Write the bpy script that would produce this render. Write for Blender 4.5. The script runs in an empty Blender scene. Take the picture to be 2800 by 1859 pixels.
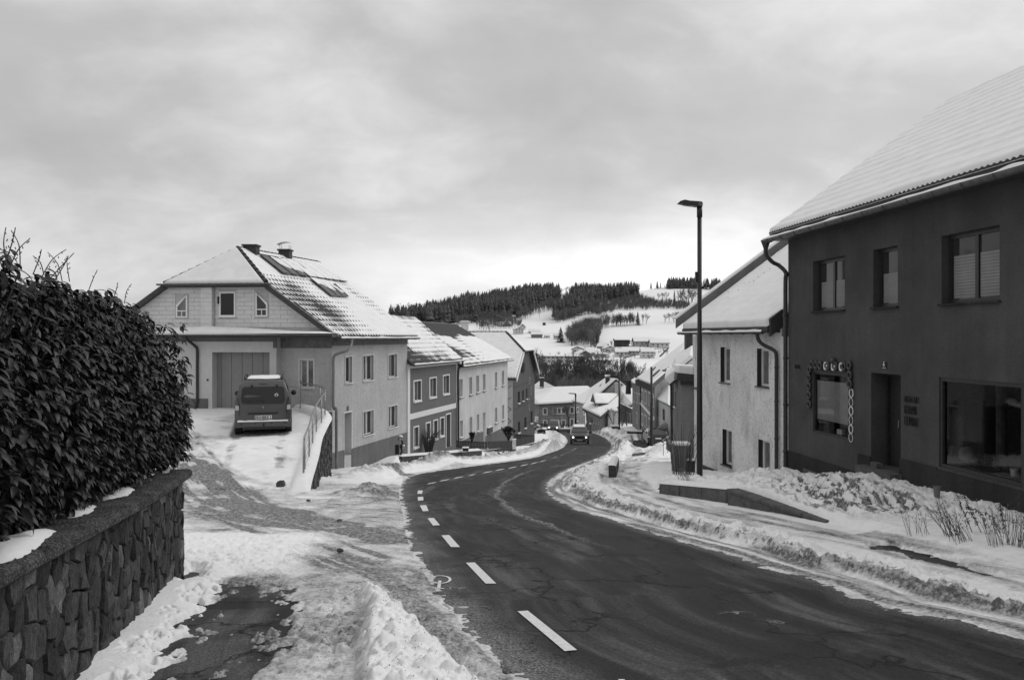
import bpy, math, random
import numpy as np
from mathutils import Vector, Matrix

# ------------------------------------------------------------------ camera, world, sun, exposure
SC = bpy.context.scene
F, CX, HY = 2178.0, 1400.0, 920.0            # 28 mm lens on a 2800 px wide frame, horizon row
cam_data = bpy.data.cameras.new('camera')
cam = bpy.data.objects.new('camera', cam_data)
SC.collection.objects.link(cam)
cam_data.sensor_width = 36.0
cam_data.lens = 28.0
cam_data.shift_y = -9.5 / 2800
cam_data.clip_start = 0.1
cam_data.clip_end = 9000
cam.location = (0, 0, 0)                      # eye level is z = 0; the street falls away below
cam.rotation_euler = (math.radians(90), 0, 0)
SC.camera = cam

SUN_EL, SUN_AZ = math.radians(38), math.radians(62)    # azimuth clockwise from +Y (view direction)
W = bpy.data.worlds.new('World')
SC.world = W
W.use_nodes = True
nt = W.node_tree
nt.nodes.clear()
def wn(t, **k):
    n = nt.nodes.new(t)
    for a, b in k.items():
        setattr(n, a, b)
    return n
def wl(a, b):
    nt.links.new(a, b)
def wmath(op, a, b=None, clamp=False):
    n = wn('ShaderNodeMath', operation=op, use_clamp=clamp)
    for i, x in enumerate((a, b)):
        if x is None: continue
        if isinstance(x, (int, float)): n.inputs[i].default_value = x
        else: wl(x, n.inputs[i])
    return n.outputs[0]
def wramp(x, pts):
    n = wn('ShaderNodeValToRGB')
    wl(x, n.inputs[0])
    e = n.color_ramp.elements
    while len(e) < len(pts): e.new(0.5)
    for i, (p, c) in enumerate(pts):
        e[i].position = p
        e[i].color = (c, c, c, 1)
    return n.outputs[0]
sky = wn('ShaderNodeTexSky', sky_type='NISHITA', sun_disc=False)
sky.sun_elevation = SUN_EL
sky.sun_rotation = SUN_AZ
bw = wn('ShaderNodeRGBToBW')
wl(sky.outputs[0], bw.inputs[0])
tc = wn('ShaderNodeTexCoord')
sep = wn('ShaderNodeSeparateXYZ')
wl(tc.outputs['Generated'], sep.inputs[0])
dx, dy, dz = sep.outputs
zz = wmath('MAXIMUM', dz, 0.0)
den = wmath('ADD', zz, 0.42)
cmb = wn('ShaderNodeCombineXYZ')
wl(wmath('DIVIDE', dx, den), cmb.inputs[0])
wl(wmath('DIVIDE', dy, den), cmb.inputs[1])
def wnoise(vec, scale, detail, rough, off, stretch=(1, 1, 1)):
    mp = wn('ShaderNodeMapping')
    mp.inputs['Location'].default_value = off
    mp.inputs['Scale'].default_value = stretch
    wl(vec, mp.inputs[0])
    n = wn('ShaderNodeTexNoise')
    n.inputs['Scale'].default_value = scale
    n.inputs['Detail'].default_value = detail
    n.inputs['Roughness'].default_value = rough
    n.inputs['Distortion'].default_value = 0.35
    wl(mp.outputs[0], n.inputs['Vector'])
    return n.outputs[0]
big = wnoise(cmb.outputs[0], 1.7, 5, 0.5, (3.1, 0.7, 0), (0.95, 1.05, 1))
mid = wnoise(cmb.outputs[0], 4.4, 7, 0.55, (7.3, 2.2, 0), (0.9, 1.15, 1))
cl = wmath('ADD', wmath('MULTIPLY', big, 0.62), wmath('MULTIPLY', mid, 0.38))
cloud = wramp(cl, [(0.34, 0.47), (0.46, 0.54), (0.54, 0.65), (0.66, 0.84)])
# the cloud deck thins toward the horizon ahead of the street: brighter low band there
azf = wramp(wmath('MULTIPLY', wmath('ADD', wmath('ADD', dx, wmath('MULTIPLY', dy, 0.0)), 1.0), 0.5),
            [(0.24, 0.0), (0.36, 0.5), (0.44, 1.0), (0.61, 1.0), (0.80, 0.35)])
elf = wramp(zz, [(0.0, 1.0), (0.085, 1.0), (0.13, 0.55), (0.19, 0.15), (0.34, 0.0)])
fwd = wramp(dy, [(0.3, 0.0), (0.75, 1.0)])
glow = wmath('MULTIPLY', wmath('MULTIPLY', azf, elf), fwd)
lay = wnoise(cmb.outputs[0], 1.6, 4, 0.5, (1.3, 5.1, 0), (0.5, 2.0, 1))
glow = wmath('MULTIPLY', glow, wramp(lay, [(0.36, 0.7), (0.56, 1.0)]))
zen = wramp(zz, [(0.0, 0.95), (0.2, 0.98), (0.45, 1.06), (0.8, 1.40), (1.0, 1.55)])
cloud = wmath('MULTIPLY', cloud, zen)
col = wmath('ADD', cloud, wmath('MULTIPLY', glow, 0.46))
rt = wramp(dx, [(0.05, 0.0), (0.45, 0.07)])
col = wmath('ADD', col, wmath('MULTIPLY', rt, fwd))
tot = wmath('ADD', wmath('MULTIPLY', col, 0.92), wmath('MULTIPLY', wmath('MULTIPLY', bw.outputs[0], 0.10), 0.05))
bgn = wn('ShaderNodeBackground')
wl(tot, bgn.inputs[0])
bgn.inputs[1].default_value = 1.0
wo = wn('ShaderNodeOutputWorld')
wl(bgn.outputs[0], wo.inputs[0])

sun_d = bpy.data.lights.new('sun', 'SUN')
sun_d.energy = 1.05
sun_d.angle = math.radians(34)
sun_d.color = (1, 1, 1)
sun = bpy.data.objects.new('sun', sun_d)
SC.collection.objects.link(sun)
sun.rotation_euler = (math.radians(90) - SUN_EL, 0, -SUN_AZ + math.pi)
sv = SC.view_settings
sv.view_transform = 'Standard'
sv.look = 'None'
sv.exposure = 0.06
sv.gamma = 1.0
SC.cycles.max_bounces = 5
SC.cycles.diffuse_bounces = 3
SC.cycles.transparent_max_bounces = 6

# ------------------------------------------------------------------ small helpers
RD = random.Random(11)
ORG = {}
def V(*a): return Vector(a)
def pt(px, py, Y):
    return Vector(((px - CX) / F * Y, Y, (HY - py) / F * Y))
DT = np.array([[0, 1.65], [20, 3.95], [40, 6.25], [60, 8.58], [80, 10.8], [100, 12.75], [123, 14.75], [150, 16.9], [230, 22.2], [320, 23.6]])
def Dr(Y): return np.interp(Y, DT[:, 0], DT[:, 1])
_ys = np.linspace(2.0, 240, 6000)
_rt = Dr(_ys) / _ys
def gxy(px, py):
    """plan point of the street surface seen at a picture point"""
    Y = float(np.interp(-(py - HY) / F, -_rt, _ys))
    return ((px - CX) / F * Y, Y)

def setp(o, label=None, cat=None, group=None, kind=None):
    if label: o['label'] = label
    if cat: o['category'] = cat
    if group: o['group'] = group
    if kind: o['kind'] = kind
    return o
def thing(name, label, cat, loc, group=None, rotz=0.0):
    o = bpy.data.objects.new(name, None)
    SC.collection.objects.link(o)
    o.empty_display_size = 0.2
    o.location = loc
    o.rotation_euler = (0, 0, rotz)
    ORG[o.name] = Vector(loc)
    return setp(o, label, cat, group)

class MB:
    def __init__(s): s.v = []; s.f = []
    def add(s, vs, fs):
        b = len(s.v)
        s.v.extend([tuple(p) for p in vs])
        s.f.extend([tuple(b + i for i in f) for f in fs])
        return s
    def quad(s, a, b, c, d): return s.add([a, b, c, d], [(0, 1, 2, 3)])
    def poly(s, pts): return s.add(pts, [tuple(range(len(pts)))])
    def prism(s, pts, off):
        off = Vector(off); n = len(pts)
        p = [Vector(q) for q in pts]
        fs = [tuple(range(n)), tuple(range(2 * n - 1, n - 1, -1))]
        fs += [(i, n + i, n + (i + 1) % n, (i + 1) % n) for i in range(n)]
        return s.add(p + [q + off for q in p], fs)
    def box(s, x0, x1, y0, y1, z0, z1):
        return s.prism([V(x0, y0, z0), V(x1, y0, z0), V(x1, y1, z0), V(x0, y1, z0)], (0, 0, z1 - z0))
    def tube(s, pts, r, n=8, cap=True):
        pts = [Vector(p) for p in pts]
        if not isinstance(r, (list, tuple)): r = [r] * len(pts)
        vs = []; fs = []
        up = None
        for i, p in enumerate(pts):
            d = (pts[min(i + 1, len(pts) - 1)] - pts[max(i - 1, 0)])
            if d.length < 1e-9: d = V(0, 0, 1)
            d.normalize()
            if up is None:
                up = V(0, 0, 1) if abs(d.z) < 0.9 else V(1, 0, 0)
            a = d.cross(up)
            if a.length < 1e-4:
                a = d.cross(V(0.3, 1, 0.1))
            a.normalize(); b = d.cross(a).normalized(); up = -b if up is None else up
            for k in range(n):
                t = 2 * math.pi * k / n
                vs.append(p + (a * math.cos(t) + b * math.sin(t)) * r[i])
        m = len(pts)
        for i in range(m - 1):
            for k in range(n):
                k2 = (k + 1) % n
                fs.append((i * n + k, i * n + k2, (i + 1) * n + k2, (i + 1) * n + k))
        if cap:
            fs.append(tuple(range(n - 1, -1, -1)))
            fs.append(tuple((m - 1) * n + k for k in range(n)))
        return s.add(vs, fs)
    def lathe(s, c, prof, n=16, axis='z'):
        vs = []; fs = []
        c = Vector(c)
        for (r, h) in prof:
            for k in range(n):
                t = 2 * math.pi * k / n
                a, b = r * math.cos(t), r * math.sin(t)
                q = {'z': V(a, b, h), 'x': V(h, a, b), 'y': V(a, h, b)}[axis]
                vs.append(c + q)
        for i in range(len(prof) - 1):
            for k in range(n):
                k2 = (k + 1) % n
                fs.append((i * n + k, i * n + k2, (i + 1) * n + k2, (i + 1) * n + k))
        return s.add(vs, fs)
    def build(s, name, mat, parent=None, smooth=False, local=False, kind=None, label=None, cat=None, group=None, loc=None):
        me = bpy.data.meshes.new(name)
        o3 = Vector((0, 0, 0))
        if parent is not None and not local: o3 = ORG.get(parent.name, o3)
        if loc is not None: o3 = Vector(loc)
        me.from_pydata([(p[0] - o3.x, p[1] - o3.y, p[2] - o3.z) for p in s.v], [], s.f)
        me.materials.append(mat)
        if smooth:
            me.polygons.foreach_set('use_smooth', [True] * len(me.polygons))
        me.validate()
        o = bpy.data.objects.new(name, me)
        SC.collection.objects.link(o)
        if parent is not None:
            o.parent = parent
            ORG[o.name] = o3
        elif loc is not None:
            o.location = loc
            ORG[o.name] = o3
        return setp(o, label, cat, group, kind)

def mesh_np(name, verts, faces, mat, parent=None, smooth=True, kind=None, attrs=None, label=None, cat=None, loc=None):
    """verts (n,3) array, faces (m,3 or 4) array"""
    me = bpy.data.meshes.new(name)
    n, m, k = len(verts), len(faces), faces.shape[1]
    me.vertices.add(n)
    me.vertices.foreach_set('co', np.ascontiguousarray(verts, dtype=np.float32).ravel())
    me.loops.add(m * k)
    me.loops.foreach_set('vertex_index', np.ascontiguousarray(faces, dtype=np.int32).ravel())
    me.polygons.add(m)
    me.polygons.foreach_set('loop_start', np.arange(0, m * k, k, dtype=np.int32))
    me.polygons.foreach_set('loop_total', np.full(m, k, dtype=np.int32))
    me.update(calc_edges=True)
    if smooth: me.polygons.foreach_set('use_smooth', np.ones(m, dtype=bool))
    for an, av in (attrs or {}).items():
        a = me.attributes.new(an, 'FLOAT', 'POINT')
        a.data.foreach_set('value', np.ascontiguousarray(av, dtype=np.float32))
    me.materials.append(mat)
    o = bpy.data.objects.new(name, me)
    SC.collection.objects.link(o)
    if parent is not None: o.parent = parent
    if loc is not None: o.location = loc
    return setp(o, label, cat, None, kind)

def smooth_some(o, ang=40):
    me = o.data
    me.polygons.foreach_set('use_smooth', [True] * len(me.polygons))
    try: me.set_sharp_from_angle(angle=math.radians(ang))
    except Exception: pass

# ------------------------------------------------------------------ numpy noise
def _hash(ix, iy, s):
    h = (ix.astype(np.int64) * 374761393 + iy.astype(np.int64) * 668265263 + s * 1274126177) & 0xffffffff
    h = ((h ^ (h >> 13)) * 1103515245) & 0xffffffff
    h = ((h ^ (h >> 16)) * 2246822519) & 0xffffffff
    return ((h ^ (h >> 15)) & 0xffffff) / float(0xffffff)
def vn(x, y, s=0):
    x = np.asarray(x, float); y = np.asarray(y, float)
    ix = np.floor(x); iy = np.floor(y)
    fx = x - ix; fy = y - iy
    fx = fx * fx * (3 - 2 * fx); fy = fy * fy * (3 - 2 * fy)
    a = _hash(ix, iy, s); b = _hash(ix + 1, iy, s); c = _hash(ix, iy + 1, s); d = _hash(ix + 1, iy + 1, s)
    return (a * (1 - fx) + b * fx) * (1 - fy) + (c * (1 - fx) + d * fx) * fy
def fbm(x, y, o=4, s=0):
    r = 0; a = 0.5; t = 0
    for i in range(o):
        r = r + a * vn(x * 2 ** i + 17.3 * i, y * 2 ** i - 9.1 * i, s + i); t += a; a *= 0.5
    return r / t
def clods(x, y, scale, s, rmin=0.25, rmax=0.62, dens=0.8):
    """height of rounded lumps lying in a jittered lattice (units of scale)"""
    X = x / scale; Y = y / scale
    ix = np.floor(X); iy = np.floor(Y)
    h = np.zeros_like(X)
    for i in (-1, 0, 1):
        for j in (-1, 0, 1):
            a = ix + i; b = iy + j
            cx = a + _hash(a, b, s); cy = b + _hash(a, b, s + 1)
            r = rmin + (rmax - rmin) * _hash(a, b, s + 2) ** 2
            on = _hash(a, b, s + 3) < dens
            d2 = (X - cx) ** 2 + (Y - cy) ** 2
            q = np.sqrt(np.maximum(r * r - d2, 0)) * on
            h = np.maximum(h, q)
    return h * scale
def seg_dist(X, Y, pts, closed=False):
    """distance to a polyline and the arc position of the nearest point"""
    best = np.full(X.shape, 1e9); arc = np.zeros(X.shape); acc = 0.0
    P = list(pts) + ([pts[0]] if closed else [])
    for (ax, ay), (bx, by) in zip(P[:-1], P[1:]):
        ux, uy = bx - ax, by - ay
        L = math.hypot(ux, uy)
        if L < 1e-6: continue
        t = np.clip(((X - ax) * ux + (Y - ay) * uy) / (L * L), 0, 1)
        d = np.hypot(X - ax - t * ux, Y - ay - t * uy)
        m = d < best
        best = np.where(m, d, best); arc = np.where(m, acc + t * L, arc)
        acc += L
    return best, arc
def inside(X, Y, poly):
    r = np.zeros(X.shape, bool)
    n = len(poly)
    for i in range(n):
        ax, ay = poly[i]; bx, by = poly[(i + 1) % n]
        if ay == by: continue
        c = ((ay > Y) != (by > Y)) & (X < (bx - ax) * (Y - ay) / (by - ay) + ax)
        r ^= c
    return r
def sdf(X, Y, poly):
    d, _ = seg_dist(X, Y, poly, True)
    return np.where(inside(X, Y, poly), -d, d)
def sst(a, b, x):
    t = np.clip((x - a) / (b - a), 0, 1)
    return t * t * (3 - 2 * t)
def smooth_line(pts, n=4):
    """Catmull-Rom through plan points"""
    P = [pts[0]] + list(pts) + [pts[-1]]
    out = []
    for i in range(1, len(P) - 2):
        for k in range(n):
            t = k / n
            o = []
            for c in range(len(pts[0])):
                p0, p1, p2, p3 = P[i - 1][c], P[i][c], P[i + 1][c], P[i + 2][c]
                o.append(0.5 * ((2 * p1) + (-p0 + p2) * t + (2 * p0 - 5 * p1 + 4 * p2 - p3) * t * t + (-p0 + 3 * p1 - 3 * p2 + p3) * t ** 3))
            out.append(tuple(o))
    out.append(tuple(pts[-1]))
    return out

# ------------------------------------------------------------------ materials
class NT:
    def __init__(s, name):
        s.m = bpy.data.materials.new(name); s.m.use_nodes = True
        s.t = s.m.node_tree; s.t.nodes.clear()
        s.out = s.t.nodes.new('ShaderNodeOutputMaterial')
    def n(s, t, **k):
        x = s.t.nodes.new(t)
        for a, b in k.items(): setattr(x, a, b)
        return x
    def l(s, a, b): s.t.links.new(a, b)
    def co(s, kind='Object', scale=(1, 1, 1), rot=(0, 0, 0)):
        if kind == 'World':
            g = s.n('ShaderNodeNewGeometry').outputs['Position']
        else:
            g = s.n('ShaderNodeTexCoord').outputs[kind]
        m = s.n('ShaderNodeMapping'); m.inputs['Scale'].default_value = scale; m.inputs['Rotation'].default_value = rot
        s.l(g, m.inputs[0]); return m.outputs[0]
    def noise(s, vec, scale, detail=4, rough=0.55, dist=0.0):
        x = s.n('ShaderNodeTexNoise'); x.inputs['Scale'].default_value = scale
        x.inputs['Detail'].default_value = detail; x.inputs['Roughness'].default_value = rough
        x.inputs['Distortion'].default_value = dist
        s.l(vec, x.inputs['Vector']); return x.outputs[0]
    def vor(s, vec, scale, feature='F1', out=0):
        x = s.n('ShaderNodeTexVoronoi', feature=feature); x.inputs['Scale'].default_value = scale
        s.l(vec, x.inputs['Vector']); return x.outputs[out]
    def ramp(s, x, pts):
        r = s.n('ShaderNodeValToRGB'); s.l(x, r.inputs[0]); e = r.color_ramp.elements
        while len(e) < len(pts): e.new(0.5)
        for i, (p, c) in enumerate(pts): e[i].position = p; e[i].color = (c, c, c, 1)
        return r.outputs[0]
    def mth(s, op, a, b=None, clamp=False):
        x = s.n('ShaderNodeMath', operation=op, use_clamp=clamp)
        for i, q in enumerate((a, b)):
            if q is None: continue
            if isinstance(q, (int, float)): x.inputs[i].default_value = q
            else: s.l(q, x.inputs[i])
        return x.outputs[0]
    def mix(s, f, a, b):
        x = s.n('ShaderNodeMix', data_type='FLOAT')
        for i, q in ((0, f), (2, a), (3, b)):
            if isinstance(q, (int, float)): x.inputs[i].default_value = q
            else: s.l(q, x.inputs[i])
        return x.outputs[0]
    def attr(s, name):
        x = s.n('ShaderNodeAttribute'); x.attribute_name = name; return x.outputs['Fac']
    def fin(s, col, rough=0.8, bump=None, bstr=0.5, bdist=0.02, metal=0.0, spec=0.5, emis=0.0):
        p = s.n('ShaderNodeBsdfPrincipled')
        if isinstance(col, (int, float)): p.inputs['Base Color'].default_value = (col, col, col, 1)
        else: s.l(col, p.inputs['Base Color'])
        if isinstance(rough, (int, float)): p.inputs['Roughness'].default_value = rough
        else: s.l(rough, p.inputs['Roughness'])
        p.inputs['Metallic'].default_value = metal
        p.inputs['Specular IOR Level'].default_value = spec
        if emis:
            p.inputs['Emission Color'].default_value = (1, 1, 1, 1); p.inputs['Emission Strength'].default_value = emis
        if bump is not None:
            b = s.n('ShaderNodeBump'); b.inputs['Strength'].default_value = bstr; b.inputs['Distance'].default_value = bdist
            s.l(bump, b.inputs['Height']); s.l(b.outputs[0], p.inputs['Normal'])
        s.l(p.outputs[0], s.out.inputs[0])
        return s.m

def plain(name, c, rough=0.7, var=0.15, scale=6.0, bump=0.0, metal=0.0, spec=0.4, emis=0.0):
    t = NT(name); co = t.co()
    nz = t.noise(co, scale, 5, 0.6)
    colr = t.ramp(nz, [(0.3, c * (1 - var)), (0.7, min(1, c * (1 + var)))])
    return t.fin(colr, rough, nz if bump else None, bump, 0.02, metal, spec, emis)
def plaster(name, c, bscale=30.0, bstr=0.35, stain=0.2, streak=0.15, speck=0.0):
    t = NT(name); co = t.co('World')
    a = t.noise(co, 0.9, 5, 0.6)
    st = t.noise(t.co('World', (3.0, 3.0, 0.25)), 1.2, 5, 0.65)
    fine = t.noise(co, bscale, 4, 0.6)
    k = t.mix(t.ramp(a, [(0.35, 0), (0.7, 1)]), c * (1 - stain), c * (1 + stain * 0.4))
    k = t.mth('MULTIPLY', k, t.ramp(st, [(0.3, 1 - streak), (0.6, 1.0)]))
    k = t.mth('MULTIPLY', k, t.ramp(fine, [(0.3, 0.88), (0.7, 1.06)]))
    if speck:
        sp = t.noise(t.co('World', (1, 1, 0.8)), 15.0, 5, 0.8)
        k = t.mth('MULTIPLY', k, t.ramp(sp, [(0.36, 1 - speck), (0.47, 1.0)]))
        lo = t.noise(t.co('World', (1, 1, 0.35)), 1.6, 6, 0.7)
        k = t.mth('MULTIPLY', k, t.ramp(lo, [(0.34, 0.72), (0.5, 1.0)]))
    return t.fin(k, 0.92, fine, bstr, 0.03, spec=0.15)

M = {}
M['plaster_a'] = plaster('pebbledash_light_grey', 0.50, 9.0, 0.9, 0.10, 0.08)
M['plaster_garage'] = plaster('smooth_pale_plaster', 0.58, 25.0, 0.15, 0.08, 0.08)
M['plinth'] = plaster('plinth_mid_grey', 0.17, 14.0, 0.5, 0.15, 0.2)
M['plaster_b'] = plaster('slate_grey_plaster', 0.165, 30.0, 0.2, 0.06, 0.08)
M['plaster_c'] = plaster('off_white_plaster', 0.60, 20.0, 0.3, 0.12, 0.12)
M['plaster_d'] = plaster('dark_plaster', 0.115, 14.0, 0.2, 0.08, 0.08)
M['plaster_h'] = plaster('charcoal_roughcast', 0.088, 26.0, 0.8, 0.26, 0.14)
M['plinth_h'] = plaster('black_plinth', 0.042, 14.0, 0.9, 0.25, 0.25)
M['plaster_w'] = plaster('weathered_white_roughcast', 0.80, 22.0, 0.8, 0.10, 0.05, speck=0.45)
M['joint'] = plain('panel_joint', 0.47, 0.8, 0.1, 5)
M['plaster_e'] = plaster('grey_roughcast', 0.22, 20.0, 0.5, 0.2, 0.25)
M['plaster_l'] = plaster('old_stained_plaster', 0.26, 5.0, 0.2, 0.30, 0.35)
M['plaster_m'] = plaster('mid_grey_plaster', 0.24, 10.0, 0.2, 0.12, 0.12)
M['plaster_g'] = plaster('pale_grey_plaster', 0.42, 10.0, 0.2, 0.12, 0.12)
M['white'] = plain('white_paint', 0.74, 0.45, 0.05, 8)
M['trim'] = plain('white_trim_plaster', 0.68, 0.7, 0.06, 5)
M['dark_frame'] = plain('dark_stained_frame', 0.030, 0.35, 0.2, 12)
M['wood_band'] = plain('weathered_board', 0.15, 0.75, 0.3, 6, 0.3)
M['grey_panel'] = plain('grey_cladding_panel', 0.62, 0.7, 0.07, 4, 0.1)
M['door_grey'] = plain('garage_door_grey', 0.23, 0.5, 0.06, 3)
M['tile'] = plain('dark_roof_tile', 0.035, 0.7, 0.35, 9, 0.3)
M['fascia'] = plain('dark_fascia', 0.045, 0.6, 0.25, 6, 0.1)
M['gutter'] = plain('zinc_gutter', 0.10, 0.45, 0.3, 8, 0.1, metal=0.3)
M['pipe_dark'] = plain('dark_downpipe', 0.035, 0.5, 0.4, 14, 0.2)
M['pipe_grey'] = plain('grey_downpipe', 0.20, 0.5, 0.15, 6)
M['chimney'] = plain('dark_chimney', 0.040, 0.8, 0.3, 12, 0.4)
M['metal_dark'] = plain('black_coated_metal', 0.016, 0.4, 0.2, 9)
M['steel'] = plain('galvanised_steel', 0.30, 0.35, 0.15, 12, metal=0.6)
M['paint_line'] = plain('road_paint', 0.62, 0.7, 0.14, 25, 0.2)
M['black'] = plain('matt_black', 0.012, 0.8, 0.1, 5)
M['wood_dark'] = plain('dark_wood', 0.022, 0.6, 0.4, 14, 0.4)
M['ceramic'] = plain('dark_glazed_ceramic', 0.045, 0.25, 0.5, 14, 0.2)
M['ceramic_w'] = plain('white_glaze', 0.70, 0.3, 0.1, 9)
M['blind'] = plain('pale_grey', 0.22, 0.7, 0.1, 4)  # on the upper shop-house windows this tone paints the pane reflection
M['curtain'] = plain('net_curtain', 0.55, 0.8, 0.1, 5)
M['solar'] = plain('solar_cell', 0.020, 0.16, 0.2, 4, spec=0.6)
M['fence'] = plain('dark_fence_wood', 0.028, 0.7, 0.3, 12, 0.3)
M['block'] = plain('dark_stone_block', 0.055, 0.85, 0.4, 9, 0.6)
M['concrete'] = plain('old_concrete', 0.085, 0.9, 0.35, 7, 0.6)
M['bin'] = plain('grey_bin_plastic', 0.14, 0.5, 0.1, 6)
M['sphere'] = plain('polished_sphere', 0.30, 0.08, 0.05, 2, metal=1.0)
M['twig'] = plain('bare_twig', 0.055, 0.85, 0.3, 20)
M['twig_dark'] = plain('dark_seed_stem', 0.022, 0.85, 0.3, 20)
M['straw'] = plain('dry_grass_stem', 0.17, 0.85, 0.3, 20)
M['plate_w'] = plain('number_plate', 0.62, 0.4, 0.04, 5)
M['plate_k'] = plain('plate_lettering', 0.02, 0.5, 0.04, 5)
M['car_van'] = plain('van_grey_paint', 0.062, 0.25, 0.05, 2, spec=0.6)
M['car_dark'] = plain('dark_car_paint', 0.030, 0.22, 0.05, 2, spec=0.6)
M['car_black'] = plain('black_car_paint', 0.012, 0.2, 0.05, 2, spec=0.6)
M['car_trim'] = plain('black_car_plastic', 0.018, 0.55, 0.1, 10)
M['tyre'] = plain('tyre_rubber', 0.016, 0.85, 0.2, 12, 0.2)
M['rim'] = plain('wheel_rim', 0.25, 0.35, 0.1, 12, metal=0.7)
M['lamp_red'] = plain('tail_light', 0.045, 0.15, 0.1, 12)
M['lamp_clear'] = plain('clear_lamp', 0.42, 0.15, 0.2, 12)
M['lit'] = plain('lit_headlight', 0.8, 0.3, 0.0, 2, emis=7.0)
M['glass'] = plain('window_glass', 0.035, 0.05, 0.2, 1.5, spec=0.6)
M['glass_mid'] = plain('curtained_glass', 0.16, 0.08, 0.35, 3.5, spec=0.6)
M['glass_dk'] = plain('dark_glass', 0.010, 0.05, 0.2, 1.5, spec=0.5)
def shop_glass():
    t = NT('shop_glass')
    tr = t.n('ShaderNodeBsdfTransparent'); tr.inputs[0].default_value = (0.75, 0.75, 0.75, 1)
    gl = t.n('ShaderNodeBsdfGlossy'); gl.inputs['Roughness'].default_value = 0.03; gl.inputs[0].default_value = (0.9, 0.9, 0.9, 1)
    fr = t.n('ShaderNodeFresnel'); fr.inputs[0].default_value = 1.45
    mx = t.n('ShaderNodeMixShader'); t.l(fr.outputs[0], mx.inputs[0]); t.l(tr.outputs[0], mx.inputs[1]); t.l(gl.outputs[0], mx.inputs[2])
    t.l(mx.outputs[0], t.out.inputs[0]); return t.m
M['shop_glass'] = shop_glass()

def snow_mat():
    t = NT('trodden_snow'); co = t.co('World')
    a = t.noise(co, 3.0, 6, 0.65); b = t.noise(co, 28.0, 5, 0.7); c = t.noise(co, 110.0, 3, 0.6)
    h = t.mth('ADD', t.mth('MULTIPLY', a, 1.0), t.mth('ADD', t.mth('MULTIPLY', b, 0.35), t.mth('MULTIPLY', c, 0.10)))
    clean = t.ramp(a, [(0.3, 0.72), (0.7, 0.84)])
    d = t.attr('dirt'); g = t.attr('grit')
    # grey slush where the dirt mask and the noise agree, single dark grains on top
    m = t.mth('SUBTRACT', t.mth('MULTIPLY', d, 1.55), t.mth('MULTIPLY', t.mth('ADD', t.mth('MULTIPLY', a, 0.45), t.mth('MULTIPLY', b, 0.75)), 0.95))
    m = t.ramp(t.mth('ADD', m, 0.5), [(0.30, 0.0), (1.05, 1.0)])
    m = t.mth('MULTIPLY', m, t.ramp(t.noise(co, 17, 5, 0.75), [(0.36, 0.55), (0.54, 1.0)]))
    k = t.mix(m, clean, t.ramp(b, [(0.3, 0.045), (0.7, 0.16)]))
    v = t.n('ShaderNodeTexVoronoi', feature='F1'); v.inputs['Scale'].default_value = 52.0; t.l(co, v.inputs['Vector'])
    sepc = t.n('ShaderNodeSeparateColor'); t.l(v.outputs['Color'], sepc.inputs[0])
    thr = t.mth('MULTIPLY', t.mth('SUBTRACT', t.mth('ADD', sepc.outputs[0], g), 0.98), 0.7, True)
    grains = t.mth('LESS_THAN', v.outputs['Distance'], thr)
    k = t.mix(grains, k, 0.10)
    return t.fin(k, 0.75, h, 0.55, 0.035, spec=0.25)
M['snow'] = snow_mat()
def clean_snow():
    t = NT('clean_snow'); co = t.co('World')
    a = t.noise(co, 2.2, 5, 0.6); b = t.noise(co, 22, 4, 0.6)
    k = t.ramp(a, [(0.3, 0.70), (0.7, 0.79)])
    return t.fin(k, 0.8, t.mth('ADD', a, t.mth('MULTIPLY', b, 0.15)), 0.35, 0.05, spec=0.2)
M['csnow'] = clean_snow()
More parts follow.
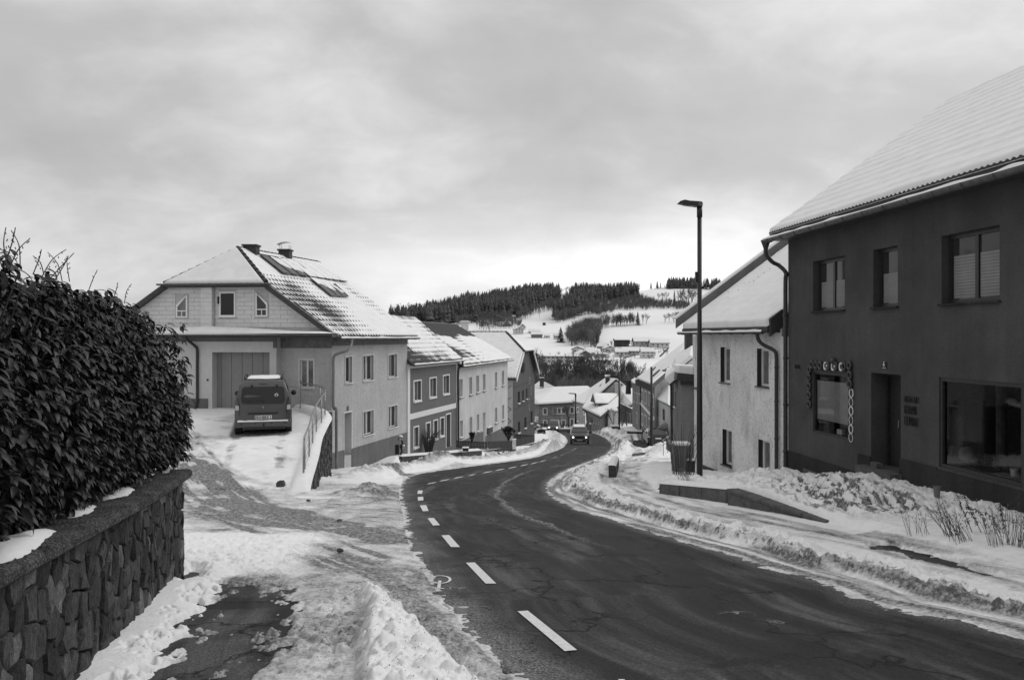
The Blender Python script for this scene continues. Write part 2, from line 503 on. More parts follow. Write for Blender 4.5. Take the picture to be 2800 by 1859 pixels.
def asphalt():
    t = NT('worn_asphalt'); co = t.co('World')
    lat = t.attr('lat'); lon = t.attr('lon')
    cv = t.n('ShaderNodeCombineXYZ'); t.l(t.mth('MULTIPLY', lat, 1.0), cv.inputs[0]); t.l(t.mth('MULTIPLY', lon, 0.16), cv.inputs[1])
    st = t.noise(cv.outputs[0], 1.1, 6, 0.68, 0.15)
    st2 = t.noise(cv.outputs[0], 4.5, 4, 0.6, 0.3)
    fine = t.noise(co, 90, 3, 0.7); pat = t.noise(co, 0.7, 4, 0.6)
    k = t.ramp(t.mth('ADD', t.mth('MULTIPLY', st, 0.75), t.mth('MULTIPLY', st2, 0.25)), [(0.38, 0.014), (0.48, 0.022), (0.54, 0.045), (0.60, 0.080)])
    k = t.mth('MULTIPLY', k, t.ramp(pat, [(0.3, 0.85), (0.7, 1.15)]))
    k = t.mth('MULTIPLY', k, t.ramp(fine, [(0.3, 0.6), (0.7, 1.5)]))
    k = t.mth('MULTIPLY', k, t.ramp(t.noise(co, 34, 4, 0.8), [(0.33, 0.62), (0.66, 1.5)]))
    # tar joint and salt line running along the road
    # cracks
    cw = t.n('ShaderNodeVectorMath', operation='ADD'); nz = t.n('ShaderNodeTexNoise'); nz.inputs['Scale'].default_value = 1.6; nz.inputs['Detail'].default_value = 4
    t.l(co, nz.inputs['Vector']); sc = t.n('ShaderNodeVectorMath', operation='SCALE'); sc.inputs['Scale'].default_value = 1.3
    t.l(nz.outputs['Color'], sc.inputs[0]); t.l(co, cw.inputs[0]); t.l(sc.outputs[0], cw.inputs[1])
    e = t.vor(cw.outputs[0], 0.62, 'DISTANCE_TO_EDGE'); gate = t.noise(co, 0.5, 2, 0.5)
    crack = t.mth('MULTIPLY', t.ramp(e, [(0.0, 1.0), (0.020, 0.0)]), t.ramp(gate, [(0.38, 0.0), (0.48, 1.0)]))
    e2 = t.vor(cw.outputs[0], 1.9, 'DISTANCE_TO_EDGE'); g2 = t.noise(co, 0.8, 3, 0.6)
    k = t.mix(t.mth('MULTIPLY', t.ramp(e2, [(0.0, 0.8), (0.022, 0.0)]), t.ramp(g2, [(0.55, 0.0), (0.62, 1.0)])), k, 0.012)
    k = t.mix(crack, k, 0.008)
    k = t.mix(t.mth('MULTIPLY', t.ramp(e2, [(0.012, 1.0), (0.03, 0.0)]), t.ramp(g2, [(0.30, 1.0), (0.36, 0.0)])), k, 0.25)
    salt = t.attr('salt'); sn = t.noise(co, 55, 4, 0.8)
    k = t.mix(t.mth('MULTIPLY', salt, t.ramp(sn, [(0.46, 0), (0.62, 1)])), k, 0.40)
    lw = t.mth('ADD', lat, t.mth('MULTIPLY', t.noise(co, 0.8, 4, 0.7), 0.5))
    band = t.ramp(t.mth('MULTIPLY', lw, 0.25), [(0.380, 0.0), (0.395, 1.0), (0.402, 1.0), (0.430, 0.0)])
    lg = t.ramp(t.mth('MULTIPLY', lon, 0.02), [(0.16, 0.0), (0.22, 1.0), (0.50, 1.0), (0.62, 0.0)])
    k = t.mix(t.mth('MULTIPLY', t.mth('MULTIPLY', band, lg), t.ramp(t.noise(co, 24, 4, 0.8), [(0.50, 0), (0.56, 1)])), k, 0.40)
    rough = t.ramp(st, [(0.4, 0.62), (0.65, 0.9)])
    return t.fin(k, rough, t.mth('SUBTRACT', t.mth('MULTIPLY', fine, 0.6), crack), 0.7, 0.012, spec=0.14)
M['asphalt'] = asphalt()
def stone_mat():
    t = NT('rough_wall_stone'); co = t.co('World')
    oi = t.n('ShaderNodeObjectInfo').outputs['Random']
    a = t.noise(co, 9, 6, 0.7); b = t.noise(t.co('World', (1, 1, 0.35)), 42, 5, 0.7)
    k = t.mth('MULTIPLY', t.ramp(oi, [(0.0, 0.030), (0.45, 0.055), (0.85, 0.085), (1.0, 0.17)]), t.ramp(a, [(0.3, 0.6), (0.7, 1.35)]))
    k = t.mth('MULTIPLY', k, t.ramp(b, [(0.35, 0.6), (0.7, 1.6)]))
    k = t.mth('MULTIPLY', k, t.ramp(t.noise(co, 130, 3, 0.7), [(0.35, 0.7), (0.7, 1.6)]))
    return t.fin(k, 0.9, t.mth('ADD', a, t.mth('MULTIPLY', b, 0.7)), 1.0, 0.04, spec=0.25)
M['stone'] = stone_mat()
M['mortar'] = plain('wall_mortar', 0.030, 0.95, 0.5, 25, 0.9)
def coping_mat():
    t = NT('pebbled_coping'); co = t.co('World')
    a = t.noise(co, 5, 6, 0.65); v = t.vor(co, 45)
    k = t.mth('MULTIPLY', t.ramp(a, [(0.35, 0.035), (0.65, 0.10)]), t.ramp(v, [(0.1, 1.7), (0.6, 0.6)]))
    return t.fin(k, 0.9, t.mth('SUBTRACT', a, v), 0.8, 0.02, spec=0.25)
M['coping'] = coping_mat()
def leaf_mat():
    t = NT('laurel_leaf')
    oi = t.attr('tone'); co = t.co()
    n = t.noise(co, 14, 3, 0.6)
    k = t.mth('MULTIPLY', t.ramp(oi, [(0.0, 0.010), (0.7, 0.022), (1.0, 0.042)]), t.ramp(n, [(0.3, 0.8), (0.7, 1.2)]))
    return t.fin(k, 0.46, None, spec=0.35)
M['leaf'] = leaf_mat()
M['conifer'] = plain('conifer_needles', 0.075, 0.9, 0.5, 0.12)
M['wood_far'] = plain('bare_crown_far', 0.13, 0.95, 0.3, 0.2)
M['branch'] = plain('bare_branches', 0.062, 0.95, 0.3, 1.0)
def hill_mat():
    t = NT('hill_snowfield'); co = t.co('World')
    a = t.noise(co, 0.01, 5, 0.6); b = t.noise(co, 0.09, 5, 0.7)
    k = t.ramp(a, [(0.3, 0.74), (0.7, 0.82)])
    s = t.attr('scrub')
    m = t.ramp(t.mth('SUBTRACT', t.mth('ADD', s, 0.45), b), [(0.45, 0), (0.62, 1)])
    k = t.mix(t.mth('MULTIPLY', m, t.ramp(s, [(0.02, 0), (0.15, 1)])), k, 0.14)
    return t.fin(k, 0.9, b, 0.3, 1.0, spec=0.1)
M['hill'] = hill_mat()
# ------------------------------------------------------------------ street plan (all in metres, seen points unprojected onto the slope)
L_EDGE = [(1560, 2150), (1470, 1970), (1400, 1852), (1352, 1808), (1304, 1763), (1233, 1668), (1160, 1570), (1126, 1508), (1108, 1455), (1102, 1407), (1094, 1375), (1091, 1348), (1100, 1318),
          (1122, 1301), (1180, 1289), (1290, 1274), (1448, 1253), (1497, 1239), (1536, 1224), (1550, 1208), (1546, 1195), (1530, 1184)]
R_EDGE = [(4600, 2150), (3300, 1880), (2800, 1738), (2600, 1690), (2408, 1649), (2289, 1601), (2099, 1548), (1993, 1510), (1845, 1471), (1667, 1418), (1580, 1390), (1524, 1362), (1500, 1338), (1508, 1312),
          (1545, 1288), (1600, 1266), (1657, 1243), (1674, 1221), (1666, 1205), (1642, 1190), (1612, 1180)]
Ledge = smooth_line([gxy(*p) for p in L_EDGE], 4)
Redge = smooth_line([gxy(*p) for p in R_EDGE], 4)
far_l = [(Ledge[-1][0] - 9, Ledge[-1][1] + 12), (Ledge[-1][0] - 26, Ledge[-1][1] + 14)]
far_r = [(Redge[-1][0] - 4, Redge[-1][1] + 16), (Redge[-1][0] - 30, Redge[-1][1] + 22)]
ROAD = Ledge + far_l + list(reversed(far_r)) + list(reversed(Redge))
def gp(lst): return [gxy(*p) for p in lst]

WALLC = [(-5.12, 19.2), (-5.30, 20.3), (-5.62, 22.2), (-6.05, 24.4), (-6.36, 26.5), (-6.62, 28.2), (-7.1, 29.7), (-7.75, 30.7), (-8.4, 31.4)]   # curved retaining wall, plan
LOWSEG = [(3.85, 21.4), (4.66, 17.4), (5.3, 13.9), (5.9, 10.5), (7.0, 6.5), (8.5, 3.0)]      # foot of the bank on the right
HOUSEL = [(6.78, 29.2), (7.7, 22.2), (8.25, 17.5), (8.6, 13.4), (9.3, 7.0), (9.8, 3.0)]       # line of the right-hand fronts

GWALL = np.array([gxy(*p) for p in ((1098, 1268), (1200, 1261), (1318, 1252), (1411, 1236), (1467, 1223))])
def base_h(X, Y):
    """height of the made ground, before snow"""
    X = np.asarray(X, float); Y = np.asarray(Y, float)
    H = -Dr(Y)
    # side street and drive climb to the garage on the left
    wx = np.interp(Y, [p[1] for p in WALLC], [p[0] for p in WALLC])
    hd = -3.86 + (Y - 19.0) * 0.078
    hd = np.where(Y > 31.5, -2.885, hd)
    d = hd - H
    k = 0.12
    up = np.where(d > 4 * k, d, k * np.log1p(np.exp(np.clip(d / k, -30, 30))))
    up = up * sst(14.0, 19.0, Y)
    lft = sst(0.06, -0.06, X - (wx + 0.02))
    lft = np.where(Y < 19.6, 1.0, lft)
    H = H + np.where((Y > 14) & (X < -3), up * lft, 0)
    # lawn strip in front of the row on the left
    fx = np.interp(Y, [31.5, 38.8, 45.9, 58.8, 71.0], [-7.13, -5.11, -3.16, -0.32, 2.0])
    gx2 = np.interp(Y, GWALL[:, 1], GWALL[:, 0])
    strip = sst(0.05, -0.20, X - gx2) * sst(GWALL[0, 1] - 2.5, GWALL[0, 1] + 0.3, Y) * sst(GWALL[-1, 1] + 2, GWALL[-1, 1], Y)
    H = H + 0.34 * strip * (X > wx)
    # bank by the dark house on the right
    lx = np.interp(Y, [p[1] for p in reversed(LOWSEG)], [p[0] for p in reversed(LOWSEG)])
    hx = np.interp(Y, [p[1] for p in reversed(HOUSEL)], [p[0] for p in reversed(HOUSEL)])
    ll = np.interp(Y, [12.5, 13.9, 17.4, 21.3, 21.9], [0.0, 0.04, 0.36, 0.16, 0.0])
    lh = np.interp(Y, [3, 9, 13.4, 16.0, 17.5, 22.2, 24, 30], [0.05, 0.0, 0.02, 0.30, 0.42, 0.16, 0.06, 0.0])
    f = np.clip((X - lx) / np.maximum(hx - lx, 0.5), 0, 1.2)
    lift = ll * sst(-0.02, 0.16, X - lx) * (1 - f) + lh * sst(0.0, 1.0, f)
    H = H + np.where(X > lx - 0.2, lift, 0) * sst(30, 26, Y)
    return H

def poly_mask(X, Y, pts, soft):
    return sst(soft, -soft, sdf(X, Y, pts))
BARE = [  # bare pavement: picture outlines laid on the slope
    [(610, 1594), (711, 1603), (760, 1632), (790, 1660), (760, 1700), (772, 1733), (725, 1790), (690, 1859), (640, 1990), (300, 1990), (415, 1859), (456, 1781), (504, 1745), (527, 1692), (581, 1639)],
    [(2360, 1493), (2440, 1488), (2500, 1506), (2620, 1538), (2700, 1566), (2760, 1582), (2700, 1584), (2560, 1553), (2470, 1522), (2380, 1506)],
    [(1585, 1322), (1610, 1316), (1650, 1320), (1640, 1330), (1590, 1331)],
    [(1730, 1203), (1790, 1200), (1800, 1215), (1760, 1228), (1720, 1226)],
    [(1725, 1240), (1765, 1236), (1770, 1246), (1722, 1250)],
    [(497, 1567), (520, 1556), (556, 1563), (545, 1582), (500, 1606)],
    [(880, 1300), (960, 1290), (1005, 1297), (940, 1310)],
]
BAREG = [gp(b) for b in BARE]
TRACKS = [  # wheel tracks of grey slush on the side street: (points, half width, strength)
    ([(484, 1195), (520, 1245), (560, 1290), (605, 1330), (680, 1372), (790, 1412), (900, 1440), (1000, 1462), (1085, 1478)], 0.50, 0.95),
    ([(500, 1332), (600, 1372), (700, 1410), (800, 1432), (900, 1440)], 0.75, 1.0),
    ([(500, 1395), (620, 1430), (760, 1482), (880, 1525), (990, 1565), (1110, 1610)], 0.40, 0.8),
    ([(820, 1440), (940, 1490), (1060, 1530)], 0.4, 0.6),
    ([(980, 1520), (1120, 1640), (1260, 1780), (1330, 1859)], 0.28, 0.55),
    ([(880, 1298), (1000, 1290), (1120, 1300)], 0.35, 0.6),
]
TRACKG = [([gxy(*q) for q in p], w, s) for p, w, s in TRACKS]
# the drive's track lies on the climbing side street: re-seat its far end on that surface
def dxy(px, py):
    """plan point on the climbing side street / drive"""
    q = -(py - HY) / F     # z/Y
    Y = (-3.86 - 19.0 * 0.078) / (q - 0.078)
    return ((px - CX) / F * Y, Y)
TRACKG[0] = ([dxy(484, 1195), dxy(520, 1245), dxy(560, 1290), dxy(605, 1330)] + [gxy(*q) for q in [(700, 1385), (790, 1412), (900, 1440), (1000, 1462), (1085, 1478)]], 0.50, 0.95)
PILE = gp([(985, 1640), (1010, 1628), (1060, 1655), (1120, 1712), (1190, 1770), (1270, 1859), (1400, 2010), (960, 2040), (978, 1859), (980, 1740)])
RBANK = [p for p in Redge]
SOUTH_L = [p for p in Ledge if p[1] > 26]
LOWWALLS_L = [((1095, 1265), (1318, 1252)), ((1325, 1248), (1468, 1222))]

def snow_h(X, Y):
    """snow depth over the made ground; negative where it is clear. Also the dirt and grit masks"""
    sd = sdf(X, Y, ROAD)
    f1 = fbm(X * 1.1, Y * 1.1, 4, 3); f2 = fbm(X * 5, Y * 5, 4, 9); f3 = fbm(X * 16, Y * 16, 3, 21)
    cl1 = clods(X + 0.05 * f3, Y, 0.26, 31, 0.2, 0.62, 0.75)
    cl2 = clods(X, Y, 0.12, 41, 0.2, 0.6, 0.7)
    cl3 = clods(X, Y, 0.055, 51, 0.2, 0.6, 0.6)
    dR, aR = seg_dist(X, Y, Redge); dL, aL = seg_dist(X, Y, Ledge)
    right = (dR <= dL) & (sd > 0)
    dirt = np.zeros_like(X); grit = np.full_like(X, 0.02)
    # open ground
    s = 0.11 + 0.10 * (f1 - 0.5) + 0.03 * (f2 - 0.5) + 0.010 * (f3 - 0.5)
    # edge of the asphalt
    edge = np.clip((sd + 0.30 * (f2 - 0.5) + 0.20 * (f3 - 0.5)) * 0.10, -0.03, 0.03)
    # ---------------- right of the road
    bw = 1.0 + 0.35 * (f1 - 0.5) * 2
    c0 = 0.38 + 0.25 * (fbm(X * 0.8, Y * 0.8, 3, 15) - 0.5)
    u = (sd - c0) / (np.interp(Y, [12, 20], [0.80, 1.2]) * bw)
    bump = sst(0.0, 0.28, u) * sst(1.15, 0.62, u)
    bankh = np.interp(Y, [4, 8, 14, 20, 30, 60, 100], [0.13, 0.13, 0.14, 0.13, 0.16, 0.24, 0.32])
    rgh = sst(0.0, 0.2, u) * sst(1.3, 0.8, u)
    bank = bump * bankh * (0.45 + 0.85 * f1 + 0.35 * (f2 - 0.5)) + rgh * (cl1 * 0.22 + cl2 * 0.80 + cl3 * 0.9 + 0.10 * (f2 - 0.5) + 0.05 * (f3 - 0.5))
    stq = fbm(aR * 0.6, sd * 9, 4, 19)
    slush = 0.020 + 0.012 * (f3 - 0.5) + 0.03 * (stq - 0.5)
    walk = sst(1.3, 1.6, sd) * sst(3.1, 2.7, sd)
    bed = sst(2.6, 3.2, sd)
    sr = slush + bank + walk * (0.02 + 0.03 * f2 + cl3 * 0.12) + bed * (0.05 + 0.14 * f1 + 0.06 * f2 + cl2 * 0.30 * sst(0.5, 0.75, f1) + cl3 * 0.3 * sst(0.4, 0.6, f2))
    s = np.where(right, np.minimum(sr, 0.004 + edge + bank + walk * 0.1 + bed * 0.2), s)
    face = bump * sst(0.75, 0.1, u)
    dn = 0.35 * fbm(X * 2.5, Y * 2.5, 3, 89) + 0.65 * fbm(X * 19, Y * 14, 3, 90)
    dirt = np.where(right, (0.46 + 1.3 * (stq - 0.5)) * sst(0.85, 0.35, sd) + rgh * sst(0.95, 0.2, u) * (0.26 + 0.62 * sst(0.53, 0.63, dn)) + walk * (0.24 + 0.9 * (fbm(aR * 0.7, sd * 5, 4, 23) - 0.45)) + walk * 0.22 * f1 , dirt)
    grit = np.where(right, 0.05 + 0.35 * face + 0.10 * walk, grit)
    # churned garden snow in front of the dark house
    lx = np.interp(Y, [p[1] for p in reversed(LOWSEG)], [p[0] for p in reversed(LOWSEG)])
    gard = right & (Y > 9) & (Y < 22) & (X > lx)
    gw = np.where(gard, 1.0, 0.0) * sst(lx, lx + 0.25, X)
    yard = gw * sst(12.0, 14.5, Y + 1.2 * (f1 - 0.5))
    s = s + yard * (cl2 * 0.25 * sst(0.45, 0.62, fbm(X * 1.8, Y * 1.8, 2, 70)) + cl3 * 0.7 + 0.16 * (f2 - 0.5) + 0.05 * sst(0.5, 0.0, X - lx))
    ctr = np.exp(-(((X - 6.5) / 1.2) ** 2 + ((Y - 15.6) / 2.6) ** 2))
    thr = sst(0.52, 0.66, fbm(X * 6.5, Y * 2.8, 4, 77))
    s = s - yard * ctr * 0.14 * thr
    dirt = dirt + yard * ctr * 1.3 * sst(0.50, 0.60, fbm(X * 13, Y * 5, 3, 78)) + yard * 0.25 * thr
    s = np.where(right & (Y > 12) & (Y < 22), s * (1 - 0.75 * sst(lx - 0.9, lx - 0.3, X) * sst(lx + 0.12, lx, X)), s)
    s = np.where(right, s + 0.85 * sst(0.4, 2.2, sd) * sst(82, 96, Y), s)
    # heap beside the white house
    hp = np.exp(-(((X - 7.2) / 0.75) ** 2 + ((Y - 21.2) / 1.1) ** 2)) + 0.8 * np.exp(-(((X - 6.4) / 0.6) ** 2 + ((Y - 21.0) / 0.8) ** 2))
    s = s + 0.10 * hp + hp * (cl1 * 0.3 + cl2 * 0.4)
    # ---------------- left of the road
    left = (~right) & (sd > 0)
    near = left & (Y < 23)
    dirtn = 0.45 + 0.45 * (f1 - 0.42) + 0.40 * (f2 - 0.5)
    packed = 0.022 + 0.022 * (f2 - 0.5) + 0.016 * (f3 - 0.5) + cl3 * 0.10
    rough = sst(0.56, 0.70, f1)
    sn = packed + rough * (cl2 * 0.45 + cl3 * 0.4)
    s = np.where(near, np.minimum(sn, 0.004 + edge), s)
    dirt = np.where(near, dirtn + 0.05 * sst(1.2, 0.0, sd), dirt)
    grit = np.where(near, 0.22 + 0.25 * sst(2.5, 0.5, sd), grit)
    drive = left & (X < np.interp(Y, [p[1] for p in WALLC], [p[0] for p in WALLC])) & (Y >= 19.5)
    s = np.where(drive, 0.05 + 0.07 * (f1 - 0.5) + 0.02 * (f2 - 0.5), s)
    dd = sdf(X, Y, [(-5.3, 19.3), (-8.6, 23.6), (-10.5, 31.5), (-6.0, 31.5)])
    s = s + np.where(left & (Y > 18.5) & (Y < 33), 0.10 * sst(0.3, -0.6, dd) * sst(19.0, 20.5, Y), 0)
    dirt = np.where(drive, 0.20 * sst(-0.3, 0.5, dd) + 0.55 * np.clip(fbm(X * 1.5 + Y, Y * 1.2, 4, 14) - 0.45, 0, 1) * 2, dirt)
    vx, vy = X + 8.9, Y - 28.3
    uv = sst(1.15, 0.75, np.abs(vx * 0.96 + vy * 0.27)) * sst(2.5, 2.0, np.abs(vy * 0.96 - vx * 0.27))
    dirt = np.where(drive, np.maximum(dirt, uv), dirt); s = np.where(drive, s * (1 - 0.7 * uv), s)
    rut = np.maximum(sst(0.22, 0.05, np.abs(X + 7.5 + (Y - 26) * 0.27)), sst(0.22, 0.05, np.abs(X + 9.0 + (Y - 26) * 0.27))) * sst(20.5, 22, Y) * sst(31, 29, Y)
    dirt = np.where(drive, dirt + 0.38 * rut * f2 * 1.4, dirt); s = np.where(drive, s - 0.025 * rut, s)
    # tracks
    tr = np.zeros_like(X)
    for P, w, k in TRACKG:
        d, a = seg_dist(X, Y, P)
        st_ = fbm(a * 0.55, d * 5.0 + 3 * w, 4, 61); d = d + 0.7 * w * (fbm(X * 1.3, Y * 0.9, 3, 62) - 0.5)
        tr = np.maximum(tr, 1.15 * k * sst(w * 2.1, w * 0.3, d) * (0.35 + 0.65 * sst(0.36, 0.60, st_)))
    dirt = np.where(left, np.maximum(dirt, tr), dirt)
    # ploughed ridge on the left side, further down
    lb = left & (Y > 24.5)
    ul = (sd - 0.35) / 1.5
    bl = sst(0, 0.3, ul) * sst(1.25, 0.7, ul) * sst(24.5, 26.0, Y)
    s = np.where(lb, np.minimum(s, 0.006 + edge + bl), s) + np.where(lb, bl * ((0.13 + 0.17 * f1) * np.interp(Y, [24, 30, 40, 60, 90], [1.0, 0.7, 0.5, 0.7, 1.6]) + cl1 * 0.7 + cl2 * 0.6), 0)
    dirt = np.where(lb, dirt + bl * 0.50 * (0.4 + f2) + 0.4 * sst(0.5, 0.1, sd), dirt)
    # big pile where the side street meets the road, heap at the stone trough
    for (px, py, a, b, h) in ((1205, 1276, 0.9, 1.4, 0.36), (1015, 1258, 0.9, 1.4, 0.36), (1010, 1358, 0.65, 1.2, 0.12), (1310, 1236, 1.2, 1.6, 0.22),
                              (1690, 1225, 1.2, 5.0, 0.45), (1745, 1190, 3.0, 4.0, 0.2), (1665, 1178, 5.0, 6.0, 0.5), (1528, 1232, 1.5, 7.0, 0.7), (1812, 1246, 0.8, 1.8, 0.60)):
        gx, gy = gxy(px, py)
        q = np.exp(-(((X - gx) / a) ** 2 + ((Y - gy) / b) ** 2))
        s = s + h * q * (0.7 + 0.6 * f2) + q * (cl1 + cl2) * 0.5
        dirt = dirt + 0.35 * q * f2
    # steep cut pile between pavement and road in the foreground
    q = sdf(X, Y, PILE)
    pm = sst(0.04, -0.13, q + 0.10 * (f2 - 0.5))
    s = np.where(pm > 0.001, s * (1 - pm) + pm * (0.09 + 0.11 * f1 + cl1 * 0.50 + cl2 * 0.65 + cl3 * 0.6 + 0.02), s)
    dirt = dirt * (1 - pm) + pm * 0.10
    grit = grit * (1 - pm * 0.9)
    # scattered lumps round it
    q2 = sst(0.75, 0.05, q) * (1 - pm) * sst(-0.02, 0.15, sd)
    s = s + np.where(near, q2 * (cl2 * 0.75 * (f1 > 0.42) + cl3 * 0.6), 0)
    # strip along the stone wall
    wd = X - (-3.68 + (8.9 - Y) * 0.237)
    st = left & (Y < 9.4)
    strip = sst(0.62, 0.42, wd + 0.12 * (f2 - 0.5)) * sst(9.6, 9.0, Y)
    s = np.where(st, s * (1 - strip) + strip * (0.085 + 0.05 * (f1 - 0.5) - 0.04 * sst(0.2, 0.5, wd) - cl3 * 0.06), s)
    dirt = np.where(st, dirt * (1 - strip) + 0.02 * strip, dirt)
    grit = np.where(st, 0.30 + 0.12 * (1 - strip), grit)
    mid = left & (Y > 8.6) & (Y < 13) & (X < -1.6)
    mm = np.where(mid, sst(8.6, 9.3, Y) * sst(12.8, 11.5, Y) * sst(-2.1, -3.3, X), 0)
    s = s + mm * (0.05 + cl2 * 0.5 + cl3 * 0.4)
    dirt = dirt * (1 - 0.85 * mm)
    # bare patches
    for i, b in enumerate(BAREG):
        q = sdf(X, Y, b)
        w = 0.16 if i == 0 else 0.12; nk = 1.0 if i == 0 else 0.4
        hole = sst(w, -w, q + nk * 0.55 * (f2 - 0.5) + nk * 0.30 * (f3 - 0.5) + (0.5 * (fbm(X * 9, Y * 3, 3, 55) - 0.5) if i == 0 else 0))
        s = s * (1 - hole) + hole * (-0.035)
    s = np.where(sd < 0, np.minimum(edge + 0.004, 0.02), s)
    s = np.where(sd < -0.35, -0.05, s)
    dirt = np.where(sd < 0, 0.42 + 0.3 * (f3 - 0.5), dirt)
    s = np.maximum(s, -0.05)
    return s, np.clip(dirt, 0, 1), np.clip(grit, 0, 1)

def wedge(us, ys):
    U, Yg = np.meshgrid(us, ys)
    nu, ny = len(us), len(ys)
    i = np.arange(nu * ny).reshape(ny, nu)
    f = np.stack([i[:-1, :-1], i[:-1, 1:], i[1:, 1:], i[1:, :-1]], -1).reshape(-1, 4)
    return (U * Yg).ravel(), Yg.ravel(), f
def spaced(y0, y1, n, mixk):
    t = np.linspace(0, 1, n)
    inv = 1 / (1 / y0 + (1 / y1 - 1 / y0) * t)
    log = y0 * (y1 / y0) ** t
    return mixk * inv + (1 - mixk) * log

us = np.concatenate([np.linspace(-1.9, -0.70, 24)[:-1], np.linspace(-0.70, 0.70, 900), np.linspace(0.70, 1.9, 24)[1:]])
ys = spaced(3.9, 132.0, 900, 0.6)
X, Y, fc = wedge(us, ys)
H = base_h(X, Y); S, DI, GR = snow_h(X, Y)
keep = (S[fc] > -0.045).any(axis=1)
fc = fc[keep]
used = np.unique(fc); re = np.full(len(X), -1); re[used] = np.arange(len(used))
mesh_np('snow_cover', np.stack([X, Y, H + S], -1)[used], re[fc], M['snow'], kind='structure', attrs={'dirt': DI[used], 'grit': GR[used]})

us = np.concatenate([np.linspace(-1.9, -0.7, 10)[:-1], np.linspace(-0.7, 0.7, 260), np.linspace(0.7, 1.9, 10)[1:]])
ys = spaced(3.0, 132.0, 260, 0.5)
X, Y, fc = wedge(us, ys)
H = base_h(X, Y) - 0.002
dR, aR = seg_dist(X, Y, Redge)
sd = sdf(X, Y, ROAD)
dL, aL = seg_dist(X, Y, Ledge)
salt = np.zeros_like(X)
salt = np.maximum(salt, np.where((sd < 0), 0.80 * sst(0.60, -0.1, dL + 0.5 * (fbm(X * 2, Y * 2, 4, 7) - 0.5)) * sst(34, 24, Y) + 0.7 * sst(0.35, 0.0, dR), 0.22 * (fbm(X * 3, Y * 3, 3, 8) > 0.55)))
bad = (X < -4.2) & (Y > 18.2) & (Y < 33)
keep = ~bad[fc].any(axis=1)
mesh_np('road', np.stack([X, Y, H], -1), fc[keep], M['asphalt'], kind='structure', attrs={'lat': dR, 'lon': aR, 'salt': salt})
# ground behind and beside the camera, under the snow
g = MB()
g.quad(V(-60, -40, 2.2), V(60, -40, 2.2), V(60, 3.4, -2.2), V(-60, 3.4, -2.2))
g.build('ground', M['csnow'], kind='structure')

# painted dashes
def ground_quad(mb, q, up=0.006, n=4):
    """q: four picture points a,b,c,d (a-b far end, d-c near end)"""
    P = [gxy(*p) for p in q]
    rows = []
    for i in range(n + 1):
        t = i / n
        row = []
        for (u, v) in ((0, 3), (1, 2)):
            x = P[u][0] * (1 - t) + P[v][0] * t; y = P[u][1] * (1 - t) + P[v][1] * t
            row.append(V(x, y, float(base_h(x, y)) + up))
        rows.append(row)
    for a, b in zip(rows[:-1], rows[1:]):
        mb.quad(a[0], a[1], b[1], b[0])
DASH = [[(1415, 1672), (1443, 1670), (1578, 1778), (1544, 1781)], [(1274, 1539), (1298, 1538), (1357, 1596), (1328, 1596)],
        [(1207, 1464), (1228, 1463), (1258, 1496), (1233, 1496)], [(1169, 1417), (1186, 1416), (1203, 1436), (1184, 1437)],
        [(1148, 1382), (1165, 1381), (1172, 1397), (1156, 1398)], [(1142, 1359), (1157, 1358), (1158, 1368), (1143, 1369)],
        [(1143, 1341), (1156, 1341), (1154, 1350), (1141, 1350)]]
for x0, y0, x1, y1 in [(1150, 1335, 1165, 1329), (1169, 1323, 1190, 1319), (1203, 1315, 1226, 1311), (1242, 1307.5, 1264, 1303.5), (1283, 1300, 1297, 1297.5), (1322, 1293, 1343, 1289),
                       (1356, 1286, 1376.5, 1282.5), (1391, 1280, 1410, 1276.5), (1423.6, 1273.5, 1441, 1270), (1452, 1268, 1467.5, 1264.5), (1477, 1262, 1491, 1258.5), (1513, 1252, 1520, 1250),
                       (1532, 1245.6, 1540, 1243), (1544, 1240.4, 1550, 1238.2), (1555, 1236, 1560, 1233.6), (1564, 1231.6, 1568, 1229.6), (1570, 1228, 1574, 1225.6)]:
    DASH.append([(x0 + 5, y0 - 1.9), (x1 + 5, y1 - 1.6), (x1 - 3, y1 + 1.4), (x0 - 3, y0 + 1.6)])
DASH.append([(1690, 1858), (1706, 1858), (1760, 1900), (1735, 1900)])
mk = MB()
for q in DASH: ground_quad(mk, q)
mk.build('lane_marking', M['paint_line'], kind='structure')
# surveyor's marks sprayed beside the centre line: open ring with a T, and an arrow head
mk = MB()
def stroke(pts, w):
    for a, b in zip(pts[:-1], pts[1:]):
        A = Vector((*gxy(*a), 0)); B = Vector((*gxy(*b), 0))
        d = (B - A).normalized(); nrm = V(-d.y, d.x, 0) * w / 2
        q = [A - nrm, A + nrm, B + nrm, B - nrm]
        mk.poly([V(p.x, p.y, float(base_h(p.x, p.y)) + 0.007) for p in q])
ring = [(1204 + 27 * math.cos(t), 1585 + 10.5 * math.sin(t)) for t in np.linspace(-2.6, 2.3, 18)]
stroke(ring, 0.03)
stroke([(1203, 1588), (1199, 1612)], 0.035); stroke([(1188, 1608), (1214, 1610)], 0.03)
stroke([(1197, 1640), (1228, 1668)], 0.06); stroke([(1212, 1652), (1234, 1664), (1229, 1672)], 0.05)
mk.build('sprayed_road_mark', M['paint_line'], kind='structure')

